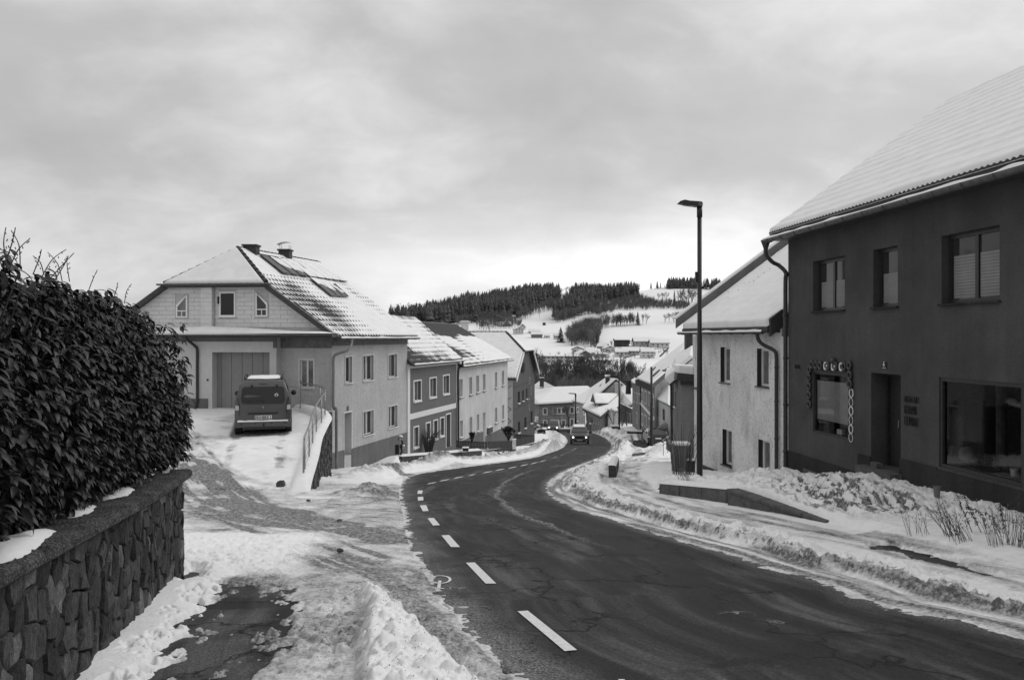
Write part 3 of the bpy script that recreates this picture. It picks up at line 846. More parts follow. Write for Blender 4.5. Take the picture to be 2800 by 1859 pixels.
# far snow-covered slope, built as rings outward from the valley
YT = [(1172, 128), (1165, 150), (1130, 230), (1098, 300), (1075, 345), (1040, 420), (1000, 520), (975, 620), (950, 720), (920, 850), (880, 1000), (840, 1180), (800, 1380), (780, 1500), (760, 1620)]
YT_y = np.array([a for a, b in YT][::-1], float); YT_Y = np.array([b for a, b in YT][::-1], float)
RIDGE = [(-3000, 905), (0, 900), (700, 892), (1000, 885), (1090, 878), (1180, 862), (1270, 838), (1360, 822), (1440, 806), (1500, 804), (1560, 806), (1640, 808), (1700, 800), (1760, 794), (1800, 787), (1850, 784), (1960, 784), (2060, 792), (2200, 800), (2800, 840), (6000, 880)]
def far_Y(py): return float(np.interp(py, YT_y, YT_Y))
def far_pt(px, py):
    Yd = far_Y(py); return V((px - CX) / F * Yd, Yd, (HY - py) / F * Yd)
pxs = np.concatenate([np.linspace(-2600, 900, 40)[:-1], np.linspace(900, 2300, 320), np.linspace(2300, 5400, 40)[1:]])
nr = 120
t = np.linspace(0, 1, nr)
ridge = np.interp(pxs, [p[0] for p in RIDGE], [p[1] for p in RIDGE])
PX, TT = np.meshgrid(pxs, t)
PY = 1172 + (ridge[None, :] - 1172) * TT
YY = np.interp(PY, YT_y, YT_Y)
Xf = (PX - CX) / F * YY; Zf = (HY - PY) / F * YY
# gentle swells
Zf = Zf + (fbm(Xf * 0.012, YY * 0.012, 3, 5) - 0.5) * np.interp(YY, [150, 400, 1000, 1600], [0.5, 1.5, 4, 5]) * (TT < 0.985)
ext = []
lastX, lastY, lastZ = Xf[-1], YY[-1], Zf[-1]
for k, (m, dz) in enumerate(((1.04, -1.5), (1.12, -14), (1.4, -60), (2.2, -170), (4.5, -400))):
    ext.append((lastX * m, lastY * m, lastZ + dz))
Xa = np.vstack([Xf] + [e[0][None] for e in ext]); Ya = np.vstack([YY] + [e[1][None] for e in ext]); Za = np.vstack([Zf] + [e[2][None] for e in ext])
PXa = np.vstack([PX] + [PX[-1:]] * 5); PYa = np.vstack([PY] + [PY[-1:]] * 5)
n0, n1 = Xa.shape
i = np.arange(n0 * n1).reshape(n0, n1)
ff = np.stack([i[:-1, :-1], i[:-1, 1:], i[1:, 1:], i[1:, :-1]], -1).reshape(-1, 4)
def pmask(poly, soft):
    return sst(soft, -soft, sdf(PXa, PYa, poly))
scrub = np.maximum.reduce([0.55 * pmask([(1600, 860), (1640, 835), (1740, 815), (1800, 832), (1850, 846), (1800, 850), (1700, 850), (1640, 862), (1560, 872)], 10),
                           0.45 * pmask([(1440, 1100), (1460, 1030), (1760, 1030), (1780, 1100)], 12),
                           0.5 * pmask([(1290, 885), (1330, 870), (1400, 880), (1420, 895), (1350, 900)], 6)])
mesh_np('hill_terrain', np.stack([Xa, Ya, Za], -1).reshape(-1, 3), ff, M['hill'], kind='structure', attrs={'scrub': scrub.ravel()})
# ------------------------------------------------------------------ building kit
class Fr:
    """vertical wall plane: origin P0 (x,y), unit direction d along the wall, outward normal n"""
    def __init__(s, P0, d, flip=False):
        L = math.hypot(*d); s.p = P0; s.d = (d[0] / L, d[1] / L)
        s.n = (s.d[1], -s.d[0]) if not flip else (-s.d[1], s.d[0])
    def W(s, t, o, z):
        return V(s.p[0] + s.d[0] * t + s.n[0] * o, s.p[1] + s.d[1] * t + s.n[1] * o, z)
    def hit(s, px, py, o=0.0):
        u = (px - CX) / F
        ox, oy = s.p[0] + s.n[0] * o, s.p[1] + s.n[1] * o
        Y = (ox * s.n[0] + oy * s.n[1]) / (u * s.n[0] + s.n[1])
        X = u * Y
        return ((X - ox) * s.d[0] + (Y - oy) * s.d[1], (HY - py) / F * Y)
    def rect(s, x0, x1, y0, y1, o=0.0):
        """picture box (y at its middle) -> t0,t1,z0,z1"""
        xm = (x0 + x1) / 2
        a = s.hit(x0, y0, o)[0]; b = s.hit(x1, y0, o)[0]
        return (min(a, b), max(a, b), s.hit(xm, y1, o)[1], s.hit(xm, y0, o)[1])
    def box(s, mb, t0, t1, o0, o1, z0, z1):
        mb.prism([s.W(t0, o0, z0), s.W(t1, o0, z0), s.W(t1, o1, z0), s.W(t0, o1, z0)], (0, 0, z1 - z0))

def wall_open(mb, fr, t0, t1, z0, z1, ops, depth, o=0.0):
    ts = sorted({t0, t1} | {v for r in ops for v in r[:2] if t0 < v < t1})
    zs = sorted({z0, z1} | {v for r in ops for v in r[2:4] if z0 < v < z1})
    for a, b in zip(ts[:-1], ts[1:]):
        for c, d in zip(zs[:-1], zs[1:]):
            m, k = (a + b) / 2, (c + d) / 2
            if any(r[0] < m < r[1] and r[2] < k < r[3] for r in ops): continue
            mb.quad(fr.W(a, o, c), fr.W(b, o, c), fr.W(b, o, d), fr.W(a, o, d))
    for r in ops:
        a, b, c, d = r[:4]
        D = r[4] if len(r) > 4 else depth
        for p, q in (((a, c), (a, d)), ((b, c), (b, d)), ((a, c), (b, c)), ((a, d), (b, d))):
            mb.quad(fr.W(p[0], o, p[1]), fr.W(q[0], o, q[1]), fr.W(q[0], o - D, q[1]), fr.W(p[0], o - D, p[1]))

def window(parent, fr, r, depth=0.12, fw=0.05, mull=1, trans=0, mat='white', glass='glass', surround=0.0, smat='trim', sill=0.05, sillmat='white', snow=False, o=0.0, blind=None):
    a, b, c, d = r[:4]
    fr2 = fr
    w = MB()
    oo = o - depth
    fr2.box(w, a, b, oo, oo + 0.05, c, c + fw); fr2.box(w, a, b, oo, oo + 0.05, d - fw, d)
    fr2.box(w, a, a + fw, oo, oo + 0.05, c + fw, d - fw); fr2.box(w, b - fw, b, oo, oo + 0.05, c + fw, d - fw)
    for k in range(mull):
        m = a + (b - a) * (k + 1) / (mull + 1)
        fr2.box(w, m - fw * 0.6, m + fw * 0.6, oo, oo + 0.045, c + fw, d - fw)
    for z in ([] if not trans else (trans if isinstance(trans, (list, tuple)) else [trans])):
        zz_ = c + (d - c) * z
        fr2.box(w, a + fw, b - fw, oo, oo + 0.04, zz_ - fw * 0.4, zz_ + fw * 0.4)
    wo_ = w.build('window', M[mat], parent)
    g = MB(); g.quad(fr2.W(a, oo + 0.012, c), fr2.W(b, oo + 0.012, c), fr2.W(b, oo + 0.012, d), fr2.W(a, oo + 0.012, d))
    g.build('pane', M[glass], wo_)
    if blind:
        g = MB(); z1 = c + (d - c) * blind
        fr2.box(g, a + fw, b - fw, oo + 0.014, oo + 0.018, c + fw, z1)
        g.build('curtain', M['curtain'], wo_)
    if sill:
        g = MB(); fr2.box(g, a - 0.04, b + 0.04, oo + 0.02, o + sill, c - 0.04, c + 0.0)
        g.build('sill', M[sillmat], wo_)
        if snow:
            g = MB(); fr2.box(g, a, b, oo + 0.06, o + sill * 0.9, c + 0.001, c + 0.05); g.build('sill_snow', M['csnow'], wo_)
    if surround:
        q = surround; g = MB()
        fr2.box(g, a - q, a, o, o + 0.025, c - q, d + q); fr2.box(g, b, b + q, o, o + 0.025, c - q, d + q)
        fr2.box(g, a, b, o, o + 0.025, d, d + q); fr2.box(g, a, b, o, o + 0.025, c - q, c)
        g.build('surround', M[smat], wo_)
    return wo_

def shell(parent, pts, z0, z1, mat, skip=(), name='wall'):
    """plain walls of a footprint (plan points), leaving out the listed edges"""
    mb = MB(); n = len(pts)
    for i in range(n):
        if i in skip: continue
        a, b = pts[i], pts[(i + 1) % n]
        mb.quad(V(a[0], a[1], z0), V(b[0], b[1], z0), V(b[0], b[1], z1), V(a[0], a[1], z1))
    return mb.build(name, M[mat], parent)

def roof_patch(parent, O, A, U, L, a0, a1, cover, snow_t=0.07, pa=0.30, pv=0.36, nu=160, thick=0.12, tiles=True, extra=0.03, slab_v=(0, 1), seed=1, nv_snow=None, ripple=0.0):
    """one roof slope: O eave origin, A along the ridge, U up the slope, L slope length"""
    O = Vector(O); A = Vector(A).normalized(); U = Vector(U).normalized(); N = A.cross(U).normalized()
    if N.z < 0: N = -N
    a0f = a0 if callable(a0) else (lambda v: a0); a1f = a1 if callable(a1) else (lambda v: a1)
    def P(a, v, h=0.0): return O + A * a + U * (v * L) + N * h
    # structure below the covering
    ed = [P(a0f(v), v) for v in slab_v] + [P(a1f(v), v) for v in reversed(slab_v)]
    s = MB(); s.prism([p - N * 0.02 for p in ed], -N * thick)
    roof = s.build('roof', M['fascia'], parent)
    nrow = max(3, int(round(L / pv)))
    if tiles:
        vs = []
        for k in range(nrow):
            for fr_ in (0.0, 0.06, 0.5, 0.97): vs.append((k + fr_) / nrow)
        vs.append(1.0); vs = np.array(vs)
        ta = np.linspace(0, 1, nu)
        TA, TV = np.meshgrid(ta, vs)
        lo = np.array([a0f(v) for v in vs]); hi = np.array([a1f(v) for v in vs])
        AA = lo[:, None] + (hi - lo)[:, None] * TA
        frac = np.array([(i % 4) * 0 for i in range(len(vs))], float)
        fq = np.tile([0.0, 0.06, 0.5, 0.97], nrow); fq = np.append(fq, 0.97)
        hstep = np.interp(fq, [0.0, 0.06, 1.0], [0.0, 0.032, 0.008])
        hh = hstep[:, None] + min(0.036, pa * 0.15) * np.abs(np.sin(math.pi * AA / pa)) ** 4
        hh[0, :] *= 0.2
        co = np.array(O)[None, None] + AA[..., None] * np.array(A) + (TV * L)[..., None] * np.array(U) + hh[..., None] * np.array(N)
        ni, nj = AA.shape; ii = np.arange(ni * nj).reshape(ni, nj)
        ff_ = np.stack([ii[:-1, :-1], ii[:-1, 1:], ii[1:, 1:], ii[1:, :-1]], -1).reshape(-1, 4)
        mesh_np('roof_tiles', co.reshape(-1, 3) - np.array(ORG[parent.name]), ff_, M['tile'], roof, smooth=False, kind='stuff')
    # snow
    nvs = nv_snow or nrow * 6
    vs = np.linspace(0, 1, nvs); ta = np.linspace(0, 1, max(60, nu))
    TA, TV = np.meshgrid(ta, vs)
    lo = np.array([a0f(v) for v in vs]); hi = np.array([a1f(v) for v in vs])
    AA = lo[:, None] + (hi - lo)[:, None] * TA
    cv = cover(AA, TV)
    nz = fbm(AA * 1.7 + seed, TV * L * 1.7, 4, seed) - 0.5
    course = (TV * nrow) % 1.0
    nose = np.exp(-((course - 0.02) / 0.14) ** 2) + np.exp(-((course - 1.02) / 0.14) ** 2)
    wav = np.abs(np.sin(math.pi * AA / pa)) ** 1.5
    h = extra + cv * snow_t + nz * 0.030
    if tiles:
        thin = sst(1.0, 0.35, cv)
        h = h + thin * (0.006 * wav - 0.016 * nose * wav) - 0.006 * sst(0.9, 0.2, cv)
        h = h - 0.012 * nose * sst(1.35, 0.7, cv)
    else:
        h = h + 0.002 * np.sin(TV * L * 2 * math.pi / pv)
    h = h + ripple * ((1 - course) ** 2 - 0.3)
    edge = np.minimum(np.minimum(TA, 1 - TA) * (hi - lo)[:, None], TV * L)
    h = -0.01 + (h + 0.01) * sst(0, 0.10, edge) ** 0.5
    co = np.array(O)[None, None] + AA[..., None] * np.array(A) + (TV * L)[..., None] * np.array(U) + h[..., None] * np.array(N)
    ni, nj = AA.shape; ii = np.arange(ni * nj).reshape(ni, nj)
    ff_ = np.stack([ii[:-1, :-1], ii[:-1, 1:], ii[1:, 1:], ii[1:, :-1]], -1).reshape(-1, 4)
    mesh_np('roof_snow', co.reshape(-1, 3) - np.array(ORG[parent.name]), ff_, M['csnow'], roof, kind='stuff')
    return roof, P, N

def snow_roof(parent, pts, th=0.18, snow=0.16, name='roof', up=None, snowmat='csnow', inset=0.06):
    pts = [Vector(p) for p in pts]
    n = (pts[1] - pts[0]).cross(pts[2] - pts[1]).normalized()
    if n.z < 0: n = -n
    s = MB(); s.prism(pts, -n * th)
    r = s.build(name, M['fascia'], parent)
    c = sum(pts, Vector()) / len(pts)
    low = [p + (c - p).normalized() * inset * 0.4 + n * 0.003 for p in pts]
    top = [p + (c - p).normalized() * inset * 1.8 + n * snow for p in pts]
    m = MB(); k = len(pts)
    m.add(low + top, [tuple(range(k, 2 * k))] + [(i, (i + 1) % k, k + (i + 1) % k, k + i) for i in range(k)])
    sn = m.build('roof_snow', M[snowmat], r)
    bv = sn.modifiers.new('bevel', 'BEVEL'); bv.width = min(0.07, snow * 0.4); bv.segments = 2
    return r

def gutter(parent, a, b, r=0.07, mat='gutter', snow=True, brackets=0):
    a = Vector(a); b = Vector(b); d = (b - a).normalized(); side = d.cross(V(0, 0, 1)).normalized()
    vs = []; fs = []
    K = 8
    for p in (a, b):
        for k in range(K + 1):
            t = math.pi + math.pi * k / K
            vs.append(p + side * r * math.cos(t) + V(0, 0, 1) * r * math.sin(t))
        for k in range(K, -1, -1):
            t = math.pi + math.pi * k / K
            vs.append(p + side * r * 0.88 * math.cos(t) + V(0, 0, 1) * r * 0.88 * math.sin(t))
    n = 2 * (K + 1)
    for k in range(n): fs.append((k, (k + 1) % n, n + (k + 1) % n, n + k))
    fs.append(tuple(range(K + 1))); fs.append(tuple(n + k for k in range(K + 1)))
    m = MB().add(vs, fs)
    L = (b - a).length
    for k in range(brackets):
        p = a + d * (L * (k + 0.5) / brackets)
        ring = [p + side * (r + 0.008) * math.cos(math.pi + math.pi * j / 8) + V(0, 0, 1) * (r + 0.008) * math.sin(math.pi + math.pi * j / 8) for j in range(9)]
        m.tube(ring, 0.010, 4)
    g = m.build('gutter', M[mat], parent)
    if snow:
        k = max(8, int(L / 0.12)); vs = []; fs = []
        for i in range(k + 1):
            p = a + d * (L * i / k); h = 0.035 + 0.055 * vn(np.array([i * 0.25]), np.array([3.0]), 5)[0]
            for j, (sx, sz) in enumerate(((-0.8, -0.02), (-0.4, h), (0.4, h * 0.9), (0.8, -0.02))):
                vs.append(p + side * r * sx + V(0, 0, sz))
        for i in range(k):
            for j in range(3): fs.append((i * 4 + j, i * 4 + j + 1, (i + 1) * 4 + j + 1, (i + 1) * 4 + j))
        MB().add(vs, fs).build('gutter_snow', M['csnow'], g, smooth=True)
    return g

def house_root(label, x, y, z=-5, name='house', group=None, cat='house'):
    return thing(name, label, cat, (x, y, z), group)

# ================================================================== HOUSE A: corner house with garage (left)
hA = house_root('gabled corner house with garage, clad gable and solar panels on its snowy tiled roof', -7.13, 31.5, -5.0)
fA = Fr((-7.13, 31.5), (0.2655, 0.964))
uA = (-0.9945, 0.105)
fG = Fr((-7.13, 31.5), uA, flip=True)
if fG.n[1] > 0: fG.n = (-fG.n[0], -fG.n[1])
LA = 7.6; WG = 9.4
wins = [(944, 962, 975, 1046), (992, 1020.5, 971, 1040), (1061, 1085, 968, 1031), (992.6, 1021, 1123, 1188), (1061.6, 1086, 1109, 1168)]
rs = [fA.rect(*w) for w in wins]
door = fA.rect(940, 961, 1128, 1246)
mb = MB()
wall_open(mb, fA, 0, LA, -6.8, 0.0, rs + [door + (0.35,)], 0.16)
mb.build('wall', M['plaster_a'], hA)
for i, r in enumerate(rs):
    window(hA, fA, r, 0.14, 0.05, 1 if i in (1, 3, 4) else 0, glass='glass', surround=0.035, sill=0.06)
# entrance niche
g = MB(); fA.box(g, door[0], door[1], -0.35, -0.30, door[2], door[3]); dd_ = g.build('door', M['white'], hA)
g = MB(); fA.box(g, door[0] - 0.05, door[0], 0, 0.02, door[2], door[3]); fA.box(g, door[1], door[1] + 0.05, 0, 0.02, door[2], door[3]); fA.box(g, door[0] - 0.05, door[1] + 0.05, 0, 0.02, door[3], door[3] + 0.05)
g.build('surround', M['trim'], dd_)
g = MB(); r = fA.rect(948, 953, 1110, 1122); fA.box(g, r[0], r[1], 0, 0.02, r[2], r[3]); g.build('house_number_plate', M['gutter'], hA)
# plinth along the street front, stopping at the door
g = MB(); fA.box(g, -0.02, door[0], 0, 0.03, -6.8, -4.62); fA.box(g, door[1], LA, 0, 0.03, -6.8, -4.66); g.build('plinth', M['plinth'], hA)
g = MB(); fA.box(g, -0.02, LA, 0.0, 0.035, -0.37, -0.06); g.build('board_band', M['wood_band'], hA)
# front wall right of the garage and gable
rw = fG.rect(819.7, 857.6, 983, 1060)
tg = fG.hit(768, 1000)[0]           # right edge of the garage
mb = MB(); wall_open(mb, fG, 0, tg, -6.8, 0.25, [rw], 0.16); mb.build('wall', M['plaster_a'], hA)
window(hA, fG, rw, 0.14, 0.055, 1, glass='glass_mid', surround=0.04, sill=0.06)
mb = MB(); fG.box(mb, -0.02, tg, 0.0, 0.04, -0.46, -0.02); mb.build('board_band', M['wood_band'], hA)
mb = MB(); fG.box(mb, -0.03, 1.7, 0.005, 0.05, -6.6, -2.98); mb.build('plinth', M['plinth'], hA)
mb = MB(); mb.prism([fG.W(0, 0.05, -2.98), fG.W(1.7, 0.05, -2.98), fG.W(1.7, 0.30, -2.98), fG.W(0, 0.12, -2.98)], (0, 0, 0.05)); mb.build('ledge_snow', M['csnow'], hA)
# garage box, 0.45 m proud
OG = 0.45
tl = fG.hit(455, 1000, OG)[0] + 1.6
gd = fG.rect(592, 737, 963, 1121, OG)
mb = MB(); wall_open(mb, fG, tg, tl, -3.4, 0.0, [(gd[0] - 0.0, fG.hit(580, 1000, OG)[0], -3.4, gd[3], 0.45)], 0.45, OG)
mb.quad(fG.W(tg, OG, -3.4), fG.W(tg, 0, -3.4), fG.W(tg, 0, 0), fG.W(tg, OG, 0))
mb.build('wall', M['plaster_garage'], hA)
mb = MB(); fG.box(mb, gd[1] + 0.35, tl, OG, OG + 0.025, -3.4, -2.46); mb.build('plinth', M['plinth'], hA)
mb = MB(); fG.box(mb, tg - 0.02, tl, OG, OG + 0.05, -0.2, 0.0); fG.box(mb, tg - 0.02, tg + 0.12, OG, OG + 0.045, -0.45, -0.2); mb.build('board_band', M['plinth'], hA)
gdoor = MB(); fG.box(gdoor, gd[0], gd[1] + 0.45, 0.0, 0.02, -3.4, gd[3]); gdo = gdoor.build('garage_door', M['gutter'], hA)
for k in range(6):
    a = gd[0] + (gd[1] - gd[0]) * k / 5.0; b = gd[0] + (gd[1] - gd[0]) * (k + 1) / 5.0
    if a > gd[1] + 0.3: break
    p = MB(); fG.box(p, a + 0.008, min(b, gd[1] + 0.44) - 0.008, 0.022, 0.05, -3.38, gd[3] - 0.01); p.build('panel', M['door_grey'], gdo)
mb = MB(); r = fG.rect(566, 570, 1036, 1041, OG); fG.box(mb, r[0], r[1], OG, OG + 0.03, r[2], r[3]); mb.build('key_switch', M['black'], hA)
# flat roof with its snow
zf = 0.06
mb = MB(); fG.box(mb, -0.35, tl + 0.2, 0.051, OG + 0.55, zf - 0.10, zf + 0.06); fr_ = mb.build('flat_roof', M['fascia'], hA)
K, J = 70, 10; vs = []; fs = []
for i in range(K + 1):
    t_ = -0.30 + (tl + 0.45) * i / K
    for j in range(J + 1):
        o_ = 0.06 + (OG + 0.55 - 0.06) * j / J
        e = min(j / J, 1 - j / J) * 2
        hgt = (0.05 + 0.10 * float(np.interp(t_, [-0.3, 1.5, 3.0, 5.0, 8, 10], [0.2, 0.5, 1.6, 2.4, 1.5, 1.2]))) + 0.04 * float(fbm(np.array([t_ * 1.2]), np.array([o_ * 3]), 3, 4)[0] - 0.5)
        hgt *= (1 - (j / J) ** 5) * min(1, (i + 1) / 5) * min(1.0, (K - i + 1) / 3)
        vs.append(fG.W(t_, o_ + (0.06 if j == J else 0), zf + 0.061 + hgt - (0.09 if j == J else 0)))
for i in range(K):
    for j in range(J): a = i * (J + 1) + j; fs.append((a, a + 1, a + J + 2, a + J + 1))
MB().add(vs, fs).build('roof_snow', M['csnow'], fr_, smooth=True)
gutter(hA, fG.W(-0.4, OG + 0.62, zf + 0.02), fG.W(tl + 0.2, OG + 0.62, zf + 0.02), 0.06, snow=False)
# clad gable: wall polygon and its panels
HP = 3.67; SL = 0.71
def rake(t):    # underside of the roof at distance t along the gable
    return min(0.0 + 0.0 + SL * (min(t, 9.4 - t) + 0.45), 2.05)
gp_ = [(0, 0.3), (9.4, 0.3)] + [(t_, rake(t_) - 0.02) for t_ in (9.4, 6.99, 2.41, 0)]
gw = MB(); gw.poly([fG.W(t_, -0.002, z_) for t_, z_ in gp_]); gw.poly([fG.W(t_, 0.2 - 0.2, z_) for t_, z_ in []] or [fG.W(0, -0.002, -0.4), fG.W(9.4, -0.002, -0.4), fG.W(9.4, -0.002, 0.3), fG.W(0, -0.002, 0.3)])
gable = gw.build('gable_wall', M['joint'], hA)
gwins = [(483, 514, 806, 869), (602, 645, 799, 865), (700, 733, 799, 866)]
grs = [fG.rect(*w) for w in gwins]
pil = fG.rect(557, 586, 776, 885)
def clip(poly, a, b, c):      # keep a*x+b*y<=c
    out = []
    for i in range(len(poly)):
        p, q = poly[i], poly[(i + 1) % len(poly)]
        dp = a * p[0] + b * p[1] - c; dq = a * q[0] + b * q[1] - c
        if dp <= 0: out.append(p)
        if dp * dq < 0:
            k = dp / (dp - dq); out.append((p[0] + (q[0] - p[0]) * k, p[1] + (q[1] - p[1]) * k))
    return out
ph, pw = 0.172, 0.60
row = 0; z_ = 0.36; cnt = 0
while z_ < 2.04:
    t_ = -0.3 - (row % 2) * pw * 0.5
    while t_ < 9.4:
        a0_, a1_, b0_, b1_ = t_ + 0.006, t_ + pw - 0.006, z_ + 0.006, z_ + ph - 0.006
        segs = [(max(a0_, 0.01), min(a1_, 9.39))]
        for gr in grs + [pil]:
            if gr[2] - 0.03 < b1_ and gr[3] + 0.03 > b0_:
                ns = []
                for (x0, x1) in segs:
                    if x1 <= gr[0] - 0.05 or x0 >= gr[1] + 0.05: ns.append((x0, x1)); continue
                    if x0 < gr[0] - 0.06: ns.append((x0, gr[0] - 0.05))
                    if x1 > gr[1] + 0.06: ns.append((gr[1] + 0.05, x1))
                segs = ns
        for (x0, x1) in segs:
            if x1 - x0 < 0.05: continue
            P_ = [(x0, b0_), (x1, b0_), (x1, b1_), (x0, b1_)]
            P_ = clip(P_, -SL, 1, SL * 0.45 - 0.03); P_ = clip(P_, SL, 1, SL * (9.4 + 0.45) - 0.03); P_ = clip(P_, 0, 1, 2.03)
            if len(P_) < 3: continue
            m = MB(); m.prism([fG.W(q[0], 0.0, q[1]) for q in P_], V(fG.n[0] * 0.02, fG.n[1] * 0.02, 0)); m.build('panel', M['grey_panel'], gable); cnt += 1
        t_ += pw
    z_ += ph; row += 1
# clad chimney breast
m = MB(); fG.box(m, pil[0], pil[1], 0.0, 0.22, 0.30, 2.04); cb = m.build('chimney_breast', M['joint'], hA)
z_ = 0.34
while z_ < 2.0:
    m = MB(); fG.box(m, pil[0] - 0.005, pil[1] + 0.005, 0.221, 0.235, z_ + 0.005, z_ + ph - 0.006); fG.box(m, pil[0] - 0.012, pil[0] - 0.006, 0.02, 0.22, z_ + 0.005, z_ + ph - 0.006); m.build('panel', M['grey_panel'], cb); z_ += ph
# gable windows: pent-topped left and right, square middle
for i, r in enumerate(grs):
    a, b, c, d = r
    if i == 1:
        window(hA, fG, r, -0.03, 0.05, 0, glass='glass_dk', sill=0.10, surround=0.05, o=0.0)
        continue
    hi_r = (i == 0)      # left window: high side toward the ridge (smaller t)
    lo_z = d - (b - a) * 0.85
    out = [(a, c), (b, c), (b, lo_z if hi_r else d), (a, d if hi_r else lo_z)]
    cx_, cz_ = (a + b) / 2, (c + d) / 2
    inn = [(p[0] + (0.06 if p[0] < cx_ else -0.06), p[1] + (0.06 if p[1] < cz_ else -0.085)) for p in out]
    m = MB()
    for k in range(4):
        p, q, q2, p2 = out[k], out[(k + 1) % 4], inn[(k + 1) % 4], inn[k]
        m.prism([fG.W(*(p[0], 0.0, p[1])), fG.W(q[0], 0.0, q[1]), fG.W(q2[0], 0.0, q2[1]), fG.W(p2[0], 0.0, p2[1])], V(fG.n[0] * 0.07, fG.n[1] * 0.07, 0))
    zt_ = c + (d - c) * 0.30
    fG.box(m, a + 0.06, b - 0.06, 0.0, 0.06, zt_ - 0.025, zt_ + 0.02); fG.box(m, cx_ - 0.015, cx_ + 0.015, 0, 0.055, c + 0.06, zt_)
    w_ = m.build('window', M['white'], hA)
    m = MB(); m.poly([fG.W(p[0], 0.03, p[1]) for p in inn]); m.build('pane', M['glass_mid'] if i == 0 else M['glass'], w_)
m = MB(); r = fG.rect(598, 602, 811, 831); fG.box(m, r[0], r[1], 0.02, 0.12, r[2], r[3]); m.build('wall_lamp', M['black'], hA)
# other walls
bA = [(-7.13, 31.5), (-7.13 + 0.2655 * LA, 31.5 + 0.964 * LA), (-7.13 + 0.2655 * LA + uA[0] * WG, 31.5 + 0.964 * LA + uA[1] * WG), (-7.13 + uA[0] * WG, 31.5 + uA[1] * WG)]
shell(hA, bA, -6.5, 0.0, 'plaster_a', skip=(0, 3))
# right roof slope
vdir = V(0.2655, 0.964, 0); perp = V(-fA.n[0], -fA.n[1], 0)
run = 4.7 * abs(V(uA[0], uA[1], 0).dot(perp)) + 0.45
Ue = (perp * run + V(0, 0, HP)).normalized(); Ls = math.sqrt(run ** 2 + HP ** 2)
Oe = V(*bA[0], 0) - perp * 0.45 - vdir * 0.30
Oe.z = 0.0
skew = (V(uA[0], uA[1], 0) * 4.7).dot(vdir)       # gable plane is not quite square to the street
vh = 2.13 / HP
def a0A(v): return (skew * v if v <= vh else skew * v + (v - vh) / (1 - vh) * 1.62)
def a1A(v): return LA + 0.55 + skew * v * 0.6
def coverA(a, v):
    n = fbm(a * 0.55, v * 2.2, 3, 13)
    k = 0.40 + 0.10 * a + 1.3 * (n - 0.5)
    k = k + 0.9 * sst(0.62, 0.9, v) - 0.25 * sst(3.8, 0.5, a) * sst(0.0, 0.2, v) * sst(0.7, 0.5, v) + 0.45 * np.exp(-((a - 3.2) / 1.2) ** 2 - ((v - 0.52) / 0.12) ** 2)
    return np.clip(k, 0.12, 1.15)
roofA, PA, NA = roof_patch(hA, Oe, vdir, Ue, Ls, a0A, a1A, coverA, 0.055, 0.26, 0.345, 420, extra=0.020, slab_v=(0, vh, 1), seed=3)
# half hip slope facing the camera
hipL = PA(a0A(vh), vh); apex = PA(a0A(1), 1)
c0 = V(*fG.W(4.7, 0.3, 0)[:2], 0)
hipR = V(2 * c0.x - hipL.x, 2 * c0.y - hipL.y, hipL.z)
Ahip = (hipL - hipR).normalized(); midp = (hipL + hipR) / 2
Uh = (apex - midp); Uh = Uh - Ahip * Uh.dot(Ahip) * 1.0; Lh = Uh.length
sh = (apex - midp).dot(Ahip); Wd = (hipL - hipR).length
Uh_full = apex - midp
roof_patch(hA, hipR - Uh.normalized() * 0.12, Ahip, Uh, Lh + 0.12, lambda v: (Wd / 2 + sh) * v - 0.05 * (1 - v), lambda v: Wd - (Wd / 2 - sh) * v + 0.05 * (1 - v), lambda a, v: 1.3 + 0 * a, 0.09, 0.26, 0.36, 90, seed=5)
gutter(hA, hipL + V(0.25, -0.14, -0.03), hipR + V(-0.25, -0.14, -0.03), 0.07, snow=False)
# far slope and ends
eaveL0 = V(*bA[3], 0) + V(uA[0], uA[1], 0) * 0.45 - vdir * 0.3; eaveL0.z = 0.0
eaveL1 = eaveL0 + vdir * (LA + 0.6); ridge1 = PA(a1A(1), 1)
snow_roof(hA, [eaveL0, eaveL1, ridge1, apex, hipR], 0.14, 0.10)
m = MB(); m.poly([V(*bA[1], 0), V(*bA[2], 0), ridge1 - V(0, 0, 0.15)]); m.build('gable_wall', M['plaster_a'], hA)
# barge boards
def board(parent, p, q, drop=0.22, th=0.05, mat='fascia', nrm=None, name='barge_board'):
    p = Vector(p); q = Vector(q); nrm = nrm or V(0, -1, 0)
    m = MB(); m.prism([p, q, q - V(0, 0, drop), p - V(0, 0, drop)], nrm * th); return m.build(name, M[mat], parent)
board(hA, PA(a0A(0), 0, -0.02), PA(a0A(vh), vh, -0.02)); board(hA, eaveL0, hipR)
# verge and hip tiles, ridge tiles
def tile_row(parent, p, q, n, r=0.10, mat='tile', name='ridge_tile', gap=1.18):
    p = Vector(p); q = Vector(q); L = (q - p).length / n; d = (q - p).normalized()
    side = d.cross(V(0, 0, 1)).normalized(); up = side.cross(d).normalized()
    vs = []; fs = []
    for e, rr in ((-0.5 * L * gap, r * 1.12), (0.5 * L * gap, r * 0.92)):
        for k in range(7):
            t = math.pi * k / 6
            vs.append(d * e + side * rr * math.cos(t) + up * (rr * math.sin(t) + (0.02 if e < 0 else 0)))
    fs = [(k, k + 1, 8 + k, 7 + k) for k in range(6)] + [tuple(range(7)), tuple(range(7, 14))]
    me = bpy.data.meshes.new(name); me.from_pydata([tuple(v) for v in vs], [], fs); me.materials.append(M[mat])
    for k in range(n):
        o = bpy.data.objects.new(name, me); SC.collection.objects.link(o); o.parent = parent
        o.location = p + (q - p) * ((k + 0.5) / n) - ORG[parent.name]
    return
